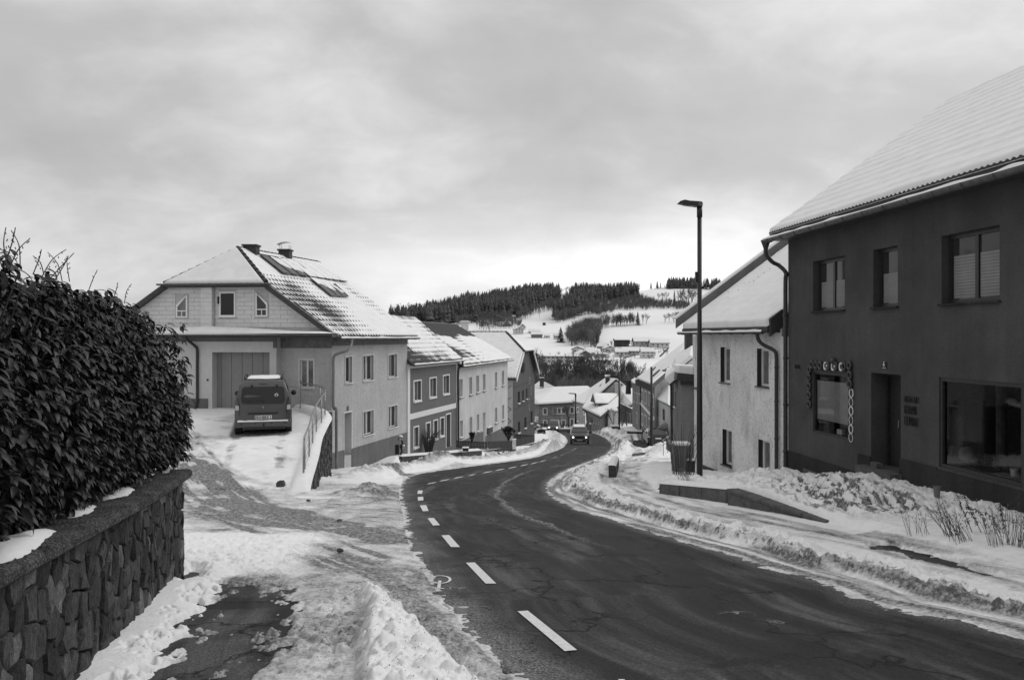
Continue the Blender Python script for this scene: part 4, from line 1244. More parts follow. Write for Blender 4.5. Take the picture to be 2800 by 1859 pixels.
tile_row(roofA, PA(a0A(1), 1, 0.0), PA(a1A(1), 1, 0.0), 24, 0.085)
tile_row(roofA, PA(a0A(vh) + 0.02, vh, 0.02), PA(a0A(1), 1, 0.02), 9, 0.085, name='hip_tile')
tile_row(roofA, hipR + V(0, 0, 0.0), apex, 9, 0.07, name='hip_tile')
# eave gutter and downpipes
gutter(hA, PA(a0A(0) + 0.05, 0) - perp * 0.07 + V(0, 0, -0.06), PA(a1A(0), 0) - perp * 0.07 + V(0, 0, -0.06), 0.075, 'gutter', brackets=9)
def pipe(parent, pts, r, mat, n=10, rings=()):
    m = MB(); m.tube(smooth_line([tuple(p) for p in pts], 4) if len(pts) > 2 else pts, r, n)
    for z in rings:
        p = Vector(pts[-1]); m.lathe((p.x, p.y, z), [(r, -0.03), (r + 0.012, -0.03), (r + 0.012, 0.03), (r, 0.03)], n)
    return m.build('downpipe', M[mat], parent, smooth=True)
c_ = V(-7.13, 31.5, 0)
pipe(hA, [c_ + V(0.72, 0.35, -0.12), c_ + V(0.72, 0.30, -0.30), c_ + V(0.60, 0.05, -0.55), c_ + V(0.18, -0.13, -0.72), c_ + V(0.10, -0.15, -0.95), c_ + V(0.10, -0.15, -1.4), c_ + V(0.10, -0.15, -2.72), c_ + V(0.20, -0.15, -2.85), c_ + V(0.22, -0.16, -3.0), c_ + V(0.22, -0.16, -5.2)], 0.055, 'pipe_grey', rings=(-3.3,))
gl = fG.W(fG.hit(541, 1000, OG)[0], OG, 0)
pipe(hA, [gl + V(-0.28, -0.5, 0.0), gl + V(-0.26, -0.48, -0.1), gl + V(-0.05, -0.10, -0.40), gl + V(0, -0.07, -0.6), gl + V(0, -0.07, -1.2), gl + V(0, -0.07, -2.5), gl + V(-0.06, -0.09, -2.8), gl + V(-0.12, -0.10, -2.95)], 0.055, 'pipe_dark')
# chimneys
def chimney(parent, P0_, w, d, h, mat='chimney', cap=0.05, snow=True):
    m = MB(); P0_ = Vector(P0_)
    m.box(P0_.x - w / 2, P0_.x + w / 2, P0_.y - d / 2, P0_.y + d / 2, P0_.z - 0.7, P0_.z + h)
    m.box(P0_.x - w / 2 - cap, P0_.x + w / 2 + cap, P0_.y - d / 2 - cap, P0_.y + d / 2 + cap, P0_.z + h, P0_.z + h + 0.07)
    c = m.build('chimney', M[mat], parent)
    if snow:
        m = MB(); m.box(P0_.x - w / 2, P0_.x + w / 2, P0_.y - d / 2, P0_.y + d / 2, P0_.z + h + 0.071, P0_.z + h + 0.13); m.build('chimney_snow', M['csnow'], c)
    return c
q = PA(a0A(1) + 0.75, 0.97); chimney(hA, q, 0.55, 0.5, 0.27, snow=False)
q = PA(a0A(1) + 3.6, 0.99); cc = chimney(hA, q, 0.50, 0.5, 0.30, snow=False)
m = MB()
for sx in (-0.2, 0.2):
    for sy in (-0.15, 0.15): m.tube([V(q.x + sx, q.y + sy, q.z + 0.36), V(q.x + sx * 1.1, q.y + sy, q.z + 0.56)], 0.012, 5)
arc = [V(q.x + 0.36 * math.sin(t), q.y - 0.25, q.z + 0.60 + 0.10 * math.cos(t * 1.3) + 0.03 * math.sin(t)) for t in np.linspace(-1.2, 1.2, 11)]
for a, b in zip(arc[:-1], arc[1:]): m.quad(a, b, b + V(0, 0.5, 0), a + V(0, 0.5, 0))
m.build('cowl', M['steel'], cc)
# solar panels laid on the slope
def on_roof(px, py, O, N):
    d = V((px - CX) / F, 1, (HY - py) / F); k = (Vector(O).dot(N)) / d.dot(N); p = d * k
    r = p - Vector(O); return r.dot(vdir), r.dot(Ue) / Ls
def panels(c4, n, m_, snowfrac):
    A4 = [on_roof(*c, Oe, NA) for c in c4]     # TL TR BR BL
    for i in range(n):
        for j in range(m_):
            def bl(u, v):
                a = [(1 - u) * A4[0][k] + u * A4[1][k] for k in (0, 1)]; b = [(1 - u) * A4[3][k] + u * A4[2][k] for k in (0, 1)]
                return (a[0] * (1 - v) + b[0] * v, a[1] * (1 - v) + b[1] * v)
            e = 0.012
            cs = [bl(i / n + e / 2, j / m_ + e), bl((i + 1) / n - e / 2, j / m_ + e), bl((i + 1) / n - e / 2, (j + 1) / m_ - e), bl(i / n + e / 2, (j + 1) / m_ - e)]
            P3 = [PA(a, v, 0.14) for a, v in cs]
            s = MB(); s.prism([p for p in P3], NA * 0.035); pn = s.build('solar_panel', M['solar'], roofA)
            ctr = sum(P3, Vector()) / 4
            fr2_ = MB()
            for k in range(4):
                p, q_ = P3[k], P3[(k + 1) % 4]
                fr2_.prism([p + NA * 0.036, q_ + NA * 0.036, q_ + (ctr - q_).normalized() * 0.04 + NA * 0.036, p + (ctr - p).normalized() * 0.04 + NA * 0.036], NA * 0.012)
            fr2_.build('panel_frame', M['gutter'], pn)
            sf = snowfrac(i / max(1, n - 1), j)
            if sf > 0:
                K = 9; vs = []; fs = []
                for ii_ in range(K):
                    for jj_ in range(K):
                        u_, w_ = ii_ / (K - 1), jj_ / (K - 1)
                        p = P3[0] * (1 - u_) * (1 - w_) + P3[1] * u_ * (1 - w_) + P3[2] * u_ * w_ + P3[3] * (1 - u_) * w_
                        n_ = float(fbm(np.array([p.x * 1.6 + 5]), np.array([p.z * 2.0 + p.y]), 3, 44)[0])
                        e_ = min(u_, 1 - u_, w_, 1 - w_)
                        h_ = 0.036 + 0.05 * min(1.0, (n_ - (1 - sf)) * 6) if n_ > 0 else 0
                        vs.append(p + NA * (h_ if e_ > 0.01 else min(h_, 0.05)))
                for ii_ in range(K - 1):
                    for jj_ in range(K - 1): a = ii_ * K + jj_; fs.append((a, a + 1, a + K + 1, a + K))
                MB().add(vs, fs).build('panel_snow', M['csnow'], pn, smooth=True)
panels([(701, 702), (873, 732), (947, 778), (768, 755)], 8, 1, lambda u, j: [0, 0.46, 0.48, 0.6, 0.8, 0.9, 1.0, 1.0][int(round(u * 7))])
panels([(840, 766), (905, 778), (949, 819), (901, 817)], 3, 1, lambda u, j: 0.62)
m = MB(); a_, v_ = on_roof(952, 779, Oe, NA); b_, w2 = on_roof(960, 821, Oe, NA)

# ================================================================== HOUSE B: slate-grey house with white bands
hB = house_root('small slate grey house with white corner strips and bands, second in the left row', -5.11, 38.8, -5.5)
pB = (-5.11, 38.8); fB = Fr(pB, (0.2655, 0.964)); LB = 7.35
wB = [(1131, 1150.5, 1042, 1097), (1174.5, 1192, 1034, 1087), (1211.5, 1227.5, 1027, 1078), (1131, 1143.5, 1168, 1224), (1164.5, 1175.5, 1157, 1203), (1185, 1195.5, 1150, 1201), (1203.5, 1213.5, 1143, 1193)]
rB = [fB.rect(*w) for w in wB]; dB = fB.rect(1219.5, 1231, 1133, 1222)
ze = -1.35
mb = MB(); wall_open(mb, fB, 0, LB, -7.5, ze, rB + [dB + (0.3,)], 0.22); mb.build('wall', M['plaster_b'], hB)
for r in rB: window(hB, fB, r, 0.20, 0.05, 1, glass='glass_mid', surround=0.07, sill=0.07, snow=True)
g = MB(); fB.box(g, dB[0], dB[1], -0.30, -0.26, dB[2], dB[3]); d_ = g.build('door', M['white'], hB)
g = MB(); fB.box(g, dB[0] - 0.07, dB[0], 0, 0.03, dB[2], dB[3] + 0.07); fB.box(g, dB[1], dB[1] + 0.07, 0, 0.03, dB[2], dB[3] + 0.07); fB.box(g, dB[0], dB[1], 0, 0.03, dB[3], dB[3] + 0.07); g.build('surround', M['trim'], d_)
zb = fB.hit(1183, 1124)[1]
g = MB(); fB.box(g, 0.0, 0.30, 0.0, 0.035, -7.5, ze); fB.box(g, 0.302, LB - 0.02, 0.0, 0.032, ze - 0.22, ze); fB.box(g, 0.302, LB - 0.25, 0.0, 0.032, zb - 0.14, zb + 0.14); fB.box(g, LB - 0.2, LB - 0.02, 0.0, 0.03, zb + 0.14, ze - 0.222)
g.build('white_band', M['trim'], hB)
def row_roof(parent, P0_, L, back, z0, zr, cover, ov=0.30, left=0.0, right=0.12, nu=240, seed=2, side=None, pv=0.36):
    d = V(0.2655, 0.964, 0) if side is None else V(*side, 0).normalized()
    pr = V(-d.y, d.x, 0)
    O_ = V(P0_[0], P0_[1], 0) - pr * ov; O_.z = z0
    run_ = back + ov; U_ = pr * run_ + V(0, 0, zr - z0); L_ = U_.length
    r_, P_, N_ = roof_patch(parent, O_, d, U_, L_, -left, L + right, cover, 0.06, 0.24, pv, nu, seed=seed, extra=0.020)
    # back slope
    a = P_(-left, 1); b = P_(L + right, 1)
    snow_roof(parent, [a, b, b + pr * run_ - V(0, 0, (zr - z0)), a + pr * run_ - V(0, 0, (zr - z0))], 0.14, 0.08)
    p0 = V(P0_[0], P0_[1], 0)
    for t_ in (0.0, L):
        q0 = p0 + d * t_
        m = MB(); m.poly([V(q0.x, q0.y, z0 - 0.1), V(q0.x, q0.y, z0 - 0.05), V(*(q0 + pr * back)[:2], zr - 0.16), V(*(q0 + pr * back * 2)[:2], z0 - 0.05), V(*(q0 + pr * back * 2)[:2], -8), V(q0.x, q0.y, -8)])
        m.build('side_wall', M['plaster_c'] if parent is not hB else M['plaster_m'], parent)
    gutter(parent, P_(-left, 0) - pr * 0.06 + V(0, 0, -0.05), P_(L + right, 0) - pr * 0.06 + V(0, 0, -0.05), 0.07, 'fascia')
    return r_, P_, N_
def coverB(a, v):
    n = fbm(a * 0.9 + 2, v * 1.6, 3, 33); st = fbm(a * 2.2, v * 1.2, 3, 35)
    k = 0.72 + 1.2 * (n - 0.5) - 0.75 * sst(3.9, 1.2, a) * (0.4 + st) * sst(1.0, 0.3, v) - 0.65 * sst(0.28, 0.03, v) * sst(0.9, 0.2, a / 7.5) - 0.5 * sst(0.90, 1.0, v)
    return np.clip(k, 0.02, 1.1)
row_roof(hB, pB, LB, 2.67, ze + 0.02, 1.16, coverB, seed=21)
m = MB(); q0 = fB.W(LB - 0.07, 0.10, 0); pipe(hB, [V(q0.x, q0.y, -1.45) + V(0.25, -0.02, 0), V(q0.x, q0.y, -1.75) + V(0.2, 0, 0), V(q0.x, q0.y, -1.95), V(q0.x, q0.y, -4.0), V(q0.x, q0.y, -6.3)], 0.06, 'pipe_dark')
# the part of B rising beyond A's eave: dark ridge strip
# ================================================================== HOUSE C: long off-white house
dC = (0.215, 0.977); pC = (-3.16, 45.9); fC = Fr(pC, dC); LC = 13.2
hC = house_root('long off-white house with partly melted dark roof, third in the left row', -3.16, 45.9, -6.5)
wC = [(1256, 1265, 1037, 1087), (1283, 1291, 1031, 1080), (1302, 1310, 1027, 1074), (1320, 1327.5, 1023, 1069), (1353, 1359.5, 1018, 1061), (1372.5, 1378, 1014, 1055),
      (1257.5, 1265.5, 1150, 1197), (1284, 1291.5, 1140, 1188), (1303.5, 1310.5, 1133, 1180), (1353.5, 1359.5, 1115, 1157), (1373, 1378.5, 1107, 1149)]
rC = [fC.rect(*w) for w in wC]; dC_ = fC.rect(1320.5, 1327.5, 1128, 1212); zc = -1.69
mb = MB(); wall_open(mb, fC, 0, LC, -9.0, zc, rC + [dC_ + (0.3,)], 0.2); mb.build('wall', M['plaster_c'], hC)
for r in rC: window(hC, fC, r, 0.18, 0.05, 0, glass='glass_mid', sill=0.10, sillmat='gutter', snow=True)
g = MB(); fC.box(g, dC_[0], dC_[1], -0.30, -0.26, dC_[2], dC_[3]); g.build('door', M['white'], hC)
g = MB(); fC.box(g, 0.0, dC_[0], 0.0, 0.03, -9, -6.15); fC.box(g, dC_[1], LC, 0.0, 0.03, -9, -6.55); g.build('plinth', M['plinth'], hC)
r = fC.rect(1331, 1342, 1168, 1184); g = MB(); fC.box(g, r[0], r[1], 0.0, 0.14, r[2], r[3]); mbx = g.build('mailbox', M['gutter'], hC)
g = MB(); fC.box(g, r[0], r[1], 0.0, 0.14, r[3] + .001, r[3] + 0.05); g.build('mailbox_snow', M['csnow'], mbx)
def coverC(a, v):
    n = fbm(a * 0.7 + 9, v * 2.0, 3, 63)
    k = 0.80 + 1.0 * (n - 0.5) - 1.5 * sst(0.55, 0.82, v) - 1.05 * sst(5.5, 1.0, a + 6 * v - 3) * sst(0.05, 0.3, v) + 0.35 * sst(6, 11, a) * sst(0.8, 0.4, v)
    return np.clip(k, 0.02, 1.1)
row_roof(hC, pC, LC, 4.16, zc + 0.02, 0.93, coverC, right=0.35, side=dC, nu=300, seed=27)

# ================================================================== HOUSE D: dark house, gable to the street
dD = (0.176, 0.984); pD = (0.05, 60.0); fD = Fr(pD, dD); LD = 11.2
hD = house_root('dark plastered gable house with pale painted ovals, last in the left row', 0.05, 60.0, -8.5)
wD = [(1416, 1421.4, 1071, 1104), (1428, 1432, 1067, 1098), (1438.5, 1442, 1062, 1092), (1416.5, 1422, 1153, 1185), (1434, 1439, 1141, 1172), (1451, 1456, 1124, 1159)]
aD = [(1420, 1424, 992, 1021), (1426, 1428.5, 990, 1020), (1430.5, 1434, 988, 1019)]
rD = [fD.rect(*w) for w in wD]; rDa = [fD.rect(*w) for w in aD]
ez = -3.1
mb = MB(); wall_open(mb, fD, 0, LD, -11, ez, rD, 0.2)
mb.poly([fD.W(0, 0, ez), fD.W(LD, 0, ez), fD.W(LD / 2 + 2.2, 0, -1.25), fD.W(LD / 2 - 2.2, 0, -1.25)])
mb.build('wall', M['plaster_d'], hD)
for r in rD: window(hD, fD, r, 0.18, 0.05, 0, mat='dark_frame', glass='glass_dk', sill=0.10, sillmat='gutter', snow=True)
for r in rDa: window(hD, fD, r, -0.02, 0.05, 0, mat='dark_frame', glass='glass_dk', sill=0)
prD = V(-dD[1], dD[0], 0).normalized(); dDv = V(*dD, 0).normalized()
p0 = V(pD[0], pD[1], 0); back = 9.0
m = MB(); b1 = p0 + prD * back; b2 = b1 + dDv * LD; f2 = p0 + dDv * LD
m.quad(V(p0.x, p0.y, -11), V(b1.x, b1.y, -11), V(b1.x, b1.y, ez), V(p0.x, p0.y, ez)); m.quad(V(f2.x, f2.y, -11), V(b2.x, b2.y, -11), V(b2.x, b2.y, ez), V(f2.x, f2.y, ez))
m.poly([V(b1.x, b1.y, -11), V(b2.x, b2.y, -11), V(b2.x, b2.y, ez), V(*(b1 + dDv * LD / 2)[:2], 0.2), V(b1.x, b1.y, ez)])
m.build('side_wall', M['grey_panel'], hD)
m = MB()      # lozenge battens on the side wall toward the camera
fDs = Fr(pD, (prD.x, prD.y))
if fDs.n[1] > 0: fDs.n = (-fDs.n[0], -fDs.n[1])
for k in range(-6, 14):
    for s in (-1, 1):
        x0_, z0_ = 0.1, -10.0 + k * 0.9
        x1_, z1_ = 1.9, z0_ + s * 1.35
        if z0_ > -3.3 or z1_ > -3.3: continue
        a = fDs.W(x0_, 0.012, z0_); b = fDs.W(x1_, 0.012, z1_)
        m.prism([a, b, b + V(0, 0, 0.05), a + V(0, 0, 0.05)], V(fDs.n[0], fDs.n[1], 0) * 0.012)
m.build('lozenge_batten', M['plinth'], hD)
half = LD / 2 + 0.4; rz = 0.33; el = ez - 0.05
Od = p0 - dDv * 0.4 - prD * 0.35; Od.z = el
Ud = dDv * half + V(0, 0, rz - el); Lud = Ud.length
vH = (-1.17 - el) / (rz - el)
roofD, PD, ND = roof_patch(hD, Od, prD, Ud, Lud, lambda v: 0.0 if v < vH else (v - vH) / (1 - vH) * 1.9, lambda v: back + 0.4, lambda a, v: 1.25 - 0.35 * sst(0.0, 0.06, abs(v - 0.02)) * 0 + 0 * a, 0.05, 0.26, 0.40, 120, slab_v=(0, vH, 1), seed=31)
hl = PD(0, vH); ap = PD(1.9, 1); hr = V(*(hl + dDv * (2 * half * (1 - vH)))[:2], hl.z)
snow_roof(hD, [hl, hr, ap], 0.1, 0.07)
er = V(*(Od + dDv * 2 * half)[:2], el); er2 = er + prD * (back + 0.4); ra = PD(back + 0.4, 1)
snow_roof(hD, [er, er2, ra, ap, hr], 0.14, 0.09)
tile_row(roofD, PD(1.9, 1), PD(back + 0.3, 1), 22, 0.11); tile_row(roofD, hl, ap, 9, 0.13, name='hip_tile')
board(hD, Od, hl, 0.25, 0.06, 'csnow', V(*fD.n, 0)); board(hD, hr, er, 0.3, 0.06, 'grey_panel', V(*fD.n, 0))
c_ = pt(1271, 893, 64.0); chimney(hD, V(c_.x, c_.y, c_.z - 0.2), 0.6, 0.6, 0.55, 'grey_panel', cap=0.13)
gutter(hD, er + prD * -0.1, er + prD * 2, 0.08)
# painted ovals on the front: thin raised rings
for (ox, oy, sy) in ((1448, 1040, 10), (1452, 1068, 12), (1447, 1105, 17), (1449, 1038, 4), (1452, 1068, 5)):
    t_, z_ = fD.hit(ox, oy); rt_ = 0.42 if sy > 8 else 0.12; rz_ = sy * 66 / F
    m = MB(); K = 20
    for k in range(K):
        a0_, a1_ = 2 * math.pi * k / K, 2 * math.pi * (k + 1) / K
        P4 = [fD.W(t_ + rt_ * q * math.cos(w), 0.02, z_ + rz_ * q * math.sin(w)) for q, w in ((1, a0_), (1, a1_), (0.82, a1_), (0.82, a0_))]
        m.poly(P4)
    m.build('painted_oval', M['plaster_g'], hD)
m = MB()
for zj in (-3.9, -5.6, -7.3): fD.box(m, 0.0, LD, 0.0, 0.006, zj, zj + 0.035)
m.build('facade_joint', M['black'], hD)
# ================================================================== DARK HOUSE (right)
hH = house_root('large charcoal roughcast house with pottery shop windows and a steep snow covered roof', 7.7, 22.2, -4.0)
fH = Fr((7.7, 22.2), (0.104, -0.9946)); fH.n = (-0.9946, -0.104)
LH = 17.0
def rectH(xl, xr, yt, yb):
    """opening given by left/right columns and top/bottom row at its middle"""
    return fH.rect(xl, xr, yt, yb)
w1 = rectH(2223, 2310, 707, 849); w2 = rectH(2388, 2455, 677, 839); w3 = rectH(2574.6, 2733.5, 630, 826)
s1 = rectH(2223, 2320, 1020, 1192); dr = rectH(2382, 2463, 1022, 1283); s2 = rectH(2567.7, 2798, 1040, 1305)
ops = [w1 + (0.22,), w2 + (0.22,), w3 + (0.22,), s1 + (0.10,), dr + (0.45,), s2 + (0.12,)]
mb = MB(); wall_open(mb, fH, -0.0, LH, -6.0, 3.0, ops, 0.2); mb.build('wall', M['plaster_h'], hH)
for i, r in enumerate((w1, w2, w3)):
    window(hH, fH, r, 0.20, 0.075, 1 if i != 1 else 0, mat='dark_frame', glass='glass', sill=0.06, sillmat='plinth_h', o=0.0)
    # second sash frame line and pale slats standing in for the lower panes' reflection
    g = MB(); a, b, c, d = r; zz_ = c + 0.10 + (d - c) * (0.50 if i != 2 else 0.62)
    n_ = 14
    segs = [(a + 0.12, (a + b) / 2 - 0.07), ((a + b) / 2 + 0.07, b - 0.10)] if i != 1 else [(a + 0.12, b - 0.10)]
    for (x0, x1) in segs:
        for k in range(n_):
            z0 = c + 0.10 + (zz_ - c - 0.10) * k / n_; z1 = c + 0.10 + (zz_ - c - 0.10) * (k + 1) / n_ - 0.006
            fH.box(g, x0, x1, -0.185, -0.180 + 0.002 * (k % 2), z0, z1)
    g.build('reflection_slats', M['blind'], hH)
# plinth, stepped at the door
g = MB(); fH.box(g, -0.02, s1[1] + 0.45, 0, 0.03, -6.0, -3.17); fH.box(g, s1[1] + 0.452, dr[0], 0, 0.03, -6.0, -2.72); fH.box(g, dr[1], s2[0] - 0.05, 0, 0.035, -6.0, -2.58); fH.box(g, s2[0] - 0.048, LH, 0, 0.035, -6, s2[2] - 0.05); g.build('plinth', M['plinth_h'], hH)
# small shop window
def shop_window(r, fw, posts=()):
    a, b, c, d = r
    m = MB(); D = -0.10
    fH.box(m, a, b, D, D + 0.08, c, c + fw); fH.box(m, a, b, D, D + 0.08, d - fw, d); fH.box(m, a, a + fw, D, D + 0.08, c + fw, d - fw); fH.box(m, b - fw, b, D, D + 0.08, c + fw, d - fw)
    w_ = m.build('shop_window', M['dark_frame'], hH)
    m = MB(); m.quad(fH.W(a + fw, D + 0.03, c + fw), fH.W(b - fw, D + 0.03, c + fw), fH.W(b - fw, D + 0.03, d - fw), fH.W(a + fw, D + 0.03, d - fw)); m.build('pane', M['shop_glass'], w_)
    # room behind
    m = MB()
    x0, x1, z0, z1, dep = a - 0.3, b + 0.3, c - 0.02, d + 0.2, 1.6
    A = lambda t, o, z: fH.W(t, o, z)
    m.quad(A(x0, -dep, z0), A(x1, -dep, z0), A(x1, -dep, z1), A(x0, -dep, z1)); m.quad(A(x0, D, z0), A(x1, D, z0), A(x1, -dep, z0), A(x0, -dep, z0)); m.quad(A(x0, D, z1), A(x1, D, z1), A(x1, -dep, z1), A(x0, -dep, z1))
    m.quad(A(x0, D, z0), A(x0, -dep, z0), A(x0, -dep, z1), A(x0, D, z1)); m.quad(A(x1, D, z0), A(x1, -dep, z0), A(x1, -dep, z1), A(x1, D, z1))
    m.build('display_recess', M['plinth_h'], w_)
    return w_
sw1 = shop_window(s1, 0.05)
g = MB(); a, b, c, d = s1; zz_ = c + (d - c) * 0.22
for k in range(34):
    z0 = zz_ + (d - 0.22 - zz_) * k / 34
    g.quad(fH.W(a + 0.06, -0.095, z0), fH.W(b - 0.06, -0.095, z0), fH.W(b - 0.06, -0.085, z0 + 0.030), fH.W(a + 0.06, -0.085, z0 + 0.030))
g.build('venetian_blind', M['curtain'], sw1)
tag_t = fH.hit(2280, 1180)
g = MB(); fH.box(g, tag_t[0] - 0.08, tag_t[0] + 0.16, -0.20, -0.12, s1[2] + 0.06, s1[2] + 0.19); setp(g.build('paper_roll', M['white'], loc=fH.W(tag_t[0], -0.2, s1[2])), 'white paper roll lying inside the blind covered small shop window', 'paper roll')
sw2 = shop_window(s2, 0.075)
# things on display behind the large window
def put(name, label, cat, build, t, o, z):
    o3 = fH.W(t, o, z); m = MB(); mat = build(m, o3)
    return setp(m.build(name, M[mat], loc=o3, smooth=True), label, cat)
def globe(m, c): m.lathe((c.x, c.y, c.z + 0.16), [(0.16 * math.sin(math.pi * k / 12), -0.16 * math.cos(math.pi * k / 12)) for k in range(13)], 20); return 'blind'
t_g = fH.hit(2645, 1238, -0.45)[0]
put('clay_sphere', 'pale round clay sphere on display behind the large shop window', 'ceramic sphere', globe, t_g, -0.45, s2[2] + 0.10)
t_v = fH.hit(2725, 1262, -0.35)[0]
def vase(m, c): m.lathe(c, [(0, 0), (0.05, 0), (0.085, 0.10), (0.05, 0.19), (0.06, 0.26), (0.05, 0.26)], 16); return 'concrete'
put('clay_vase', 'narrow necked clay vase in the large shop window right of the sphere', 'vase', vase, t_v, -0.35, s2[2] + 0.10)
t_p = fH.hit(2775, 1292, -0.25)[0]
def potw(m, c): m.lathe(c, [(0, 0), (0.06, 0), (0.075, 0.14), (0.068, 0.14), (0.055, 0.02)], 16); return 'ceramic_w'
put('white_pot', 'small white ribbed pot at the right end of the shop display', 'pot', potw, t_p, -0.25, s2[2] + 0.10)
m = MB(); fH.box(m, s2[0], s2[1], -0.95, -0.12, s2[2] + 0.02, s2[2] + 0.095); m.build('display_shelf', M['concrete'], sw2)
mm_ = MB(); rr_ = random.Random(4)
for k in range(26):
    c = fH.W(t_g + 0.32 + rr_.uniform(-0.2, 0.2), -0.42 + rr_.uniform(-0.1, 0.1), s2[2] + 0.12 + rr_.uniform(0, 0.14)); e = V(rr_.uniform(-1, 1), rr_.uniform(-1, 1), rr_.uniform(0, 1)).normalized() * 0.08
    mm_.poly([c, c + e + V(0.015, 0, 0), c + e * 1.6, c + e - V(0.015, 0, 0)])
setp(mm_.build('dried_flowers', M['blind'], loc=fH.W(t_g + 0.32, -0.42, s2[2] + 0.1)), 'bunch of dried flowers lying beside the clay sphere in the shop', 'dried flowers')
m = MB(); m.tube([fH.W(s2[0] + 0.55, -0.9, s2[2]), fH.W(s2[0] + 0.55, -0.9, s2[3])], 0.10, 10); m.build('inner_column', M['concrete'], sw2)
# door in its niche, step and brick
m = MB(); fH.box(m, dr[0], dr[1], -0.45, -0.42, dr[2], dr[3]); dd2 = m.build('door', M['wood_dark'], hH)
m = MB()
fH.box(m, dr[0], dr[0] + 0.07, -0.419, -0.36, dr[2], dr[3]); fH.box(m, dr[1] - 0.07, dr[1], -0.419, -0.36, dr[2], dr[3]); fH.box(m, dr[0] + 0.07, dr[1] - 0.07, -0.419, -0.36, dr[3] - 0.08, dr[3])
m.build('door_frame', M['wood_dark'], dd2)
m = MB(); xm = (dr[0] + dr[1]) / 2
for (z0, z1) in ((dr[2] + 0.2, dr[2] + 0.95), (dr[2] + 1.1, dr[3] - 0.2)):
    fH.box(m, xm - 0.02, dr[1] - 0.14, -0.418, -0.395, z0, z1)
m.build('door_panel', M['plinth_h'], dd2)
m = MB(); m.tube([fH.W(xm - 0.08, -0.40, dr[2] + 1.05), fH.W(xm - 0.08, -0.36, dr[2] + 1.05), fH.W(xm - 0.08, -0.35, dr[2] + 0.9)], 0.012, 6); m.build('handle', M['steel'], dd2)
m = MB(); fH.box(m, dr[0] - 0.15, dr[1] + 0.1, -0.44, 0.30, dr[2] - 0.6, dr[2] - 0.005); m.build('door_step', M['concrete'], hH)
m = MB(); c = fH.W(dr[0] + 0.25, 0.02, dr[2]); m.prism([fH.W(dr[0] + 0.12, -0.06, dr[2]), fH.W(dr[0] + 0.44, -0.02, dr[2]), fH.W(dr[0] + 0.42, 0.12, dr[2]), fH.W(dr[0] + 0.10, 0.08, dr[2])], (0, 0, 0.10))
setp(m.build('loose_brick', M['concrete'], loc=c), 'single loose brick lying on the step of the pottery door', 'brick')
# number plate and iron lettering
def to_mesh(ob):
    dg = bpy.context.evaluated_depsgraph_get(); me = bpy.data.meshes.new_from_object(ob.evaluated_get(dg)); o2 = bpy.data.objects.new(ob.name + '_', me); nm = ob.name.split('.')[0]
    SC.collection.objects.link(o2); o2.parent = ob.parent; o2.matrix_local = ob.matrix_local.copy(); bpy.data.objects.remove(ob); o2.name = nm; return o2
def text(parent, s, size, t, z, o, mat, sx=1.0, fr=fH, ext=0.01, name='lettering', align='LEFT', bold=0.0):
    cu = bpy.data.curves.new(name, 'FONT'); cu.body = s; cu.size = size; cu.extrude = ext; cu.align_x = align; cu.offset = bold
    cu.materials.append(M[mat])
    ob = bpy.data.objects.new(name, cu); SC.collection.objects.link(ob)
    dgx = V(fr.d[0], fr.d[1], 0)
    n3 = V(fr.n[0], fr.n[1], 0)
    xa = dgx if dgx.cross(V(0, 0, 1)).dot(n3) > 0 else -dgx
    m4 = Matrix((( xa.x * sx, 0, n3.x, 0), (xa.y * sx, 0, n3.y, 0), (0, 1, 0, 0), (0, 0, 0, 1)))
    loc_ = fr.W(t, o, z) - (ORG[parent.name] if parent is not None else Vector())
    m4.translation = loc_
    ob.parent = parent
    ob.matrix_local = m4
    return ob
r = fH.rect(2413, 2426, 990, 1008); m = MB(); fH.box(m, r[0], r[1], 0.0, 0.015, r[2], r[3]); npl = m.build('house_number_plate', M['black'], hH)
to_mesh(text(hH, '6', 0.16, r[0] + (r[1] - r[0]) * 0.30, r[2] + 0.05, 0.018, 'plate_w', 0.9, name='house_number'))
m = MB(); fH.box(m, r[0] + 0.03, r[1] - 0.03, 0.016, 0.018, r[2] + 0.012, r[2] + 0.024); m.build('plate_line', M['plate_w'], hH)
for s_, yy_, h_, x0_, x1_ in (('AIGEN ART', 1099, 0.150, 2475, 2515), ('KERAMIK', 1130, 0.190, 2475, 2509), ('LEHMBAU', 1161, 0.200, 2475, 2512)):
    ta = fH.hit(x0_, yy_)[0]; tb = fH.hit(x1_, yy_)[0]; z_ = fH.hit(x0_, yy_)[1]
    o_ = text(hH, s_, h_ / 0.70, ta, z_, 0.02, 'black', 1.0, ext=0.006, name='iron_lettering', bold=-0.007)
    bpy.context.view_layer.update()
    wdt = o_.dimensions.x
    k_ = abs(tb - ta) / max(wdt, 0.01)
    m4 = o_.matrix_local.copy()
    for i_ in range(3): m4[i_][0] *= k_
    o_.matrix_local = m4
    bpy.context.view_layer.update(); to_mesh(o_)
# small wall tap / lamp left of the window
m = MB(); tt_, zt_ = fH.hit(2186, 1002); m.tube([fH.W(tt_, 0.0, zt_), fH.W(tt_, 0.16, zt_)], 0.05, 10); m.build('wall_spout', M['pipe_dark'], hH)
m = MB(); fH.box(m, fH.hit(2200, 1290)[0], fH.hit(2240, 1300)[0], 0.03, 0.045, -3.75, -3.5); m.build('cellar_patch', M['concrete'], hH)
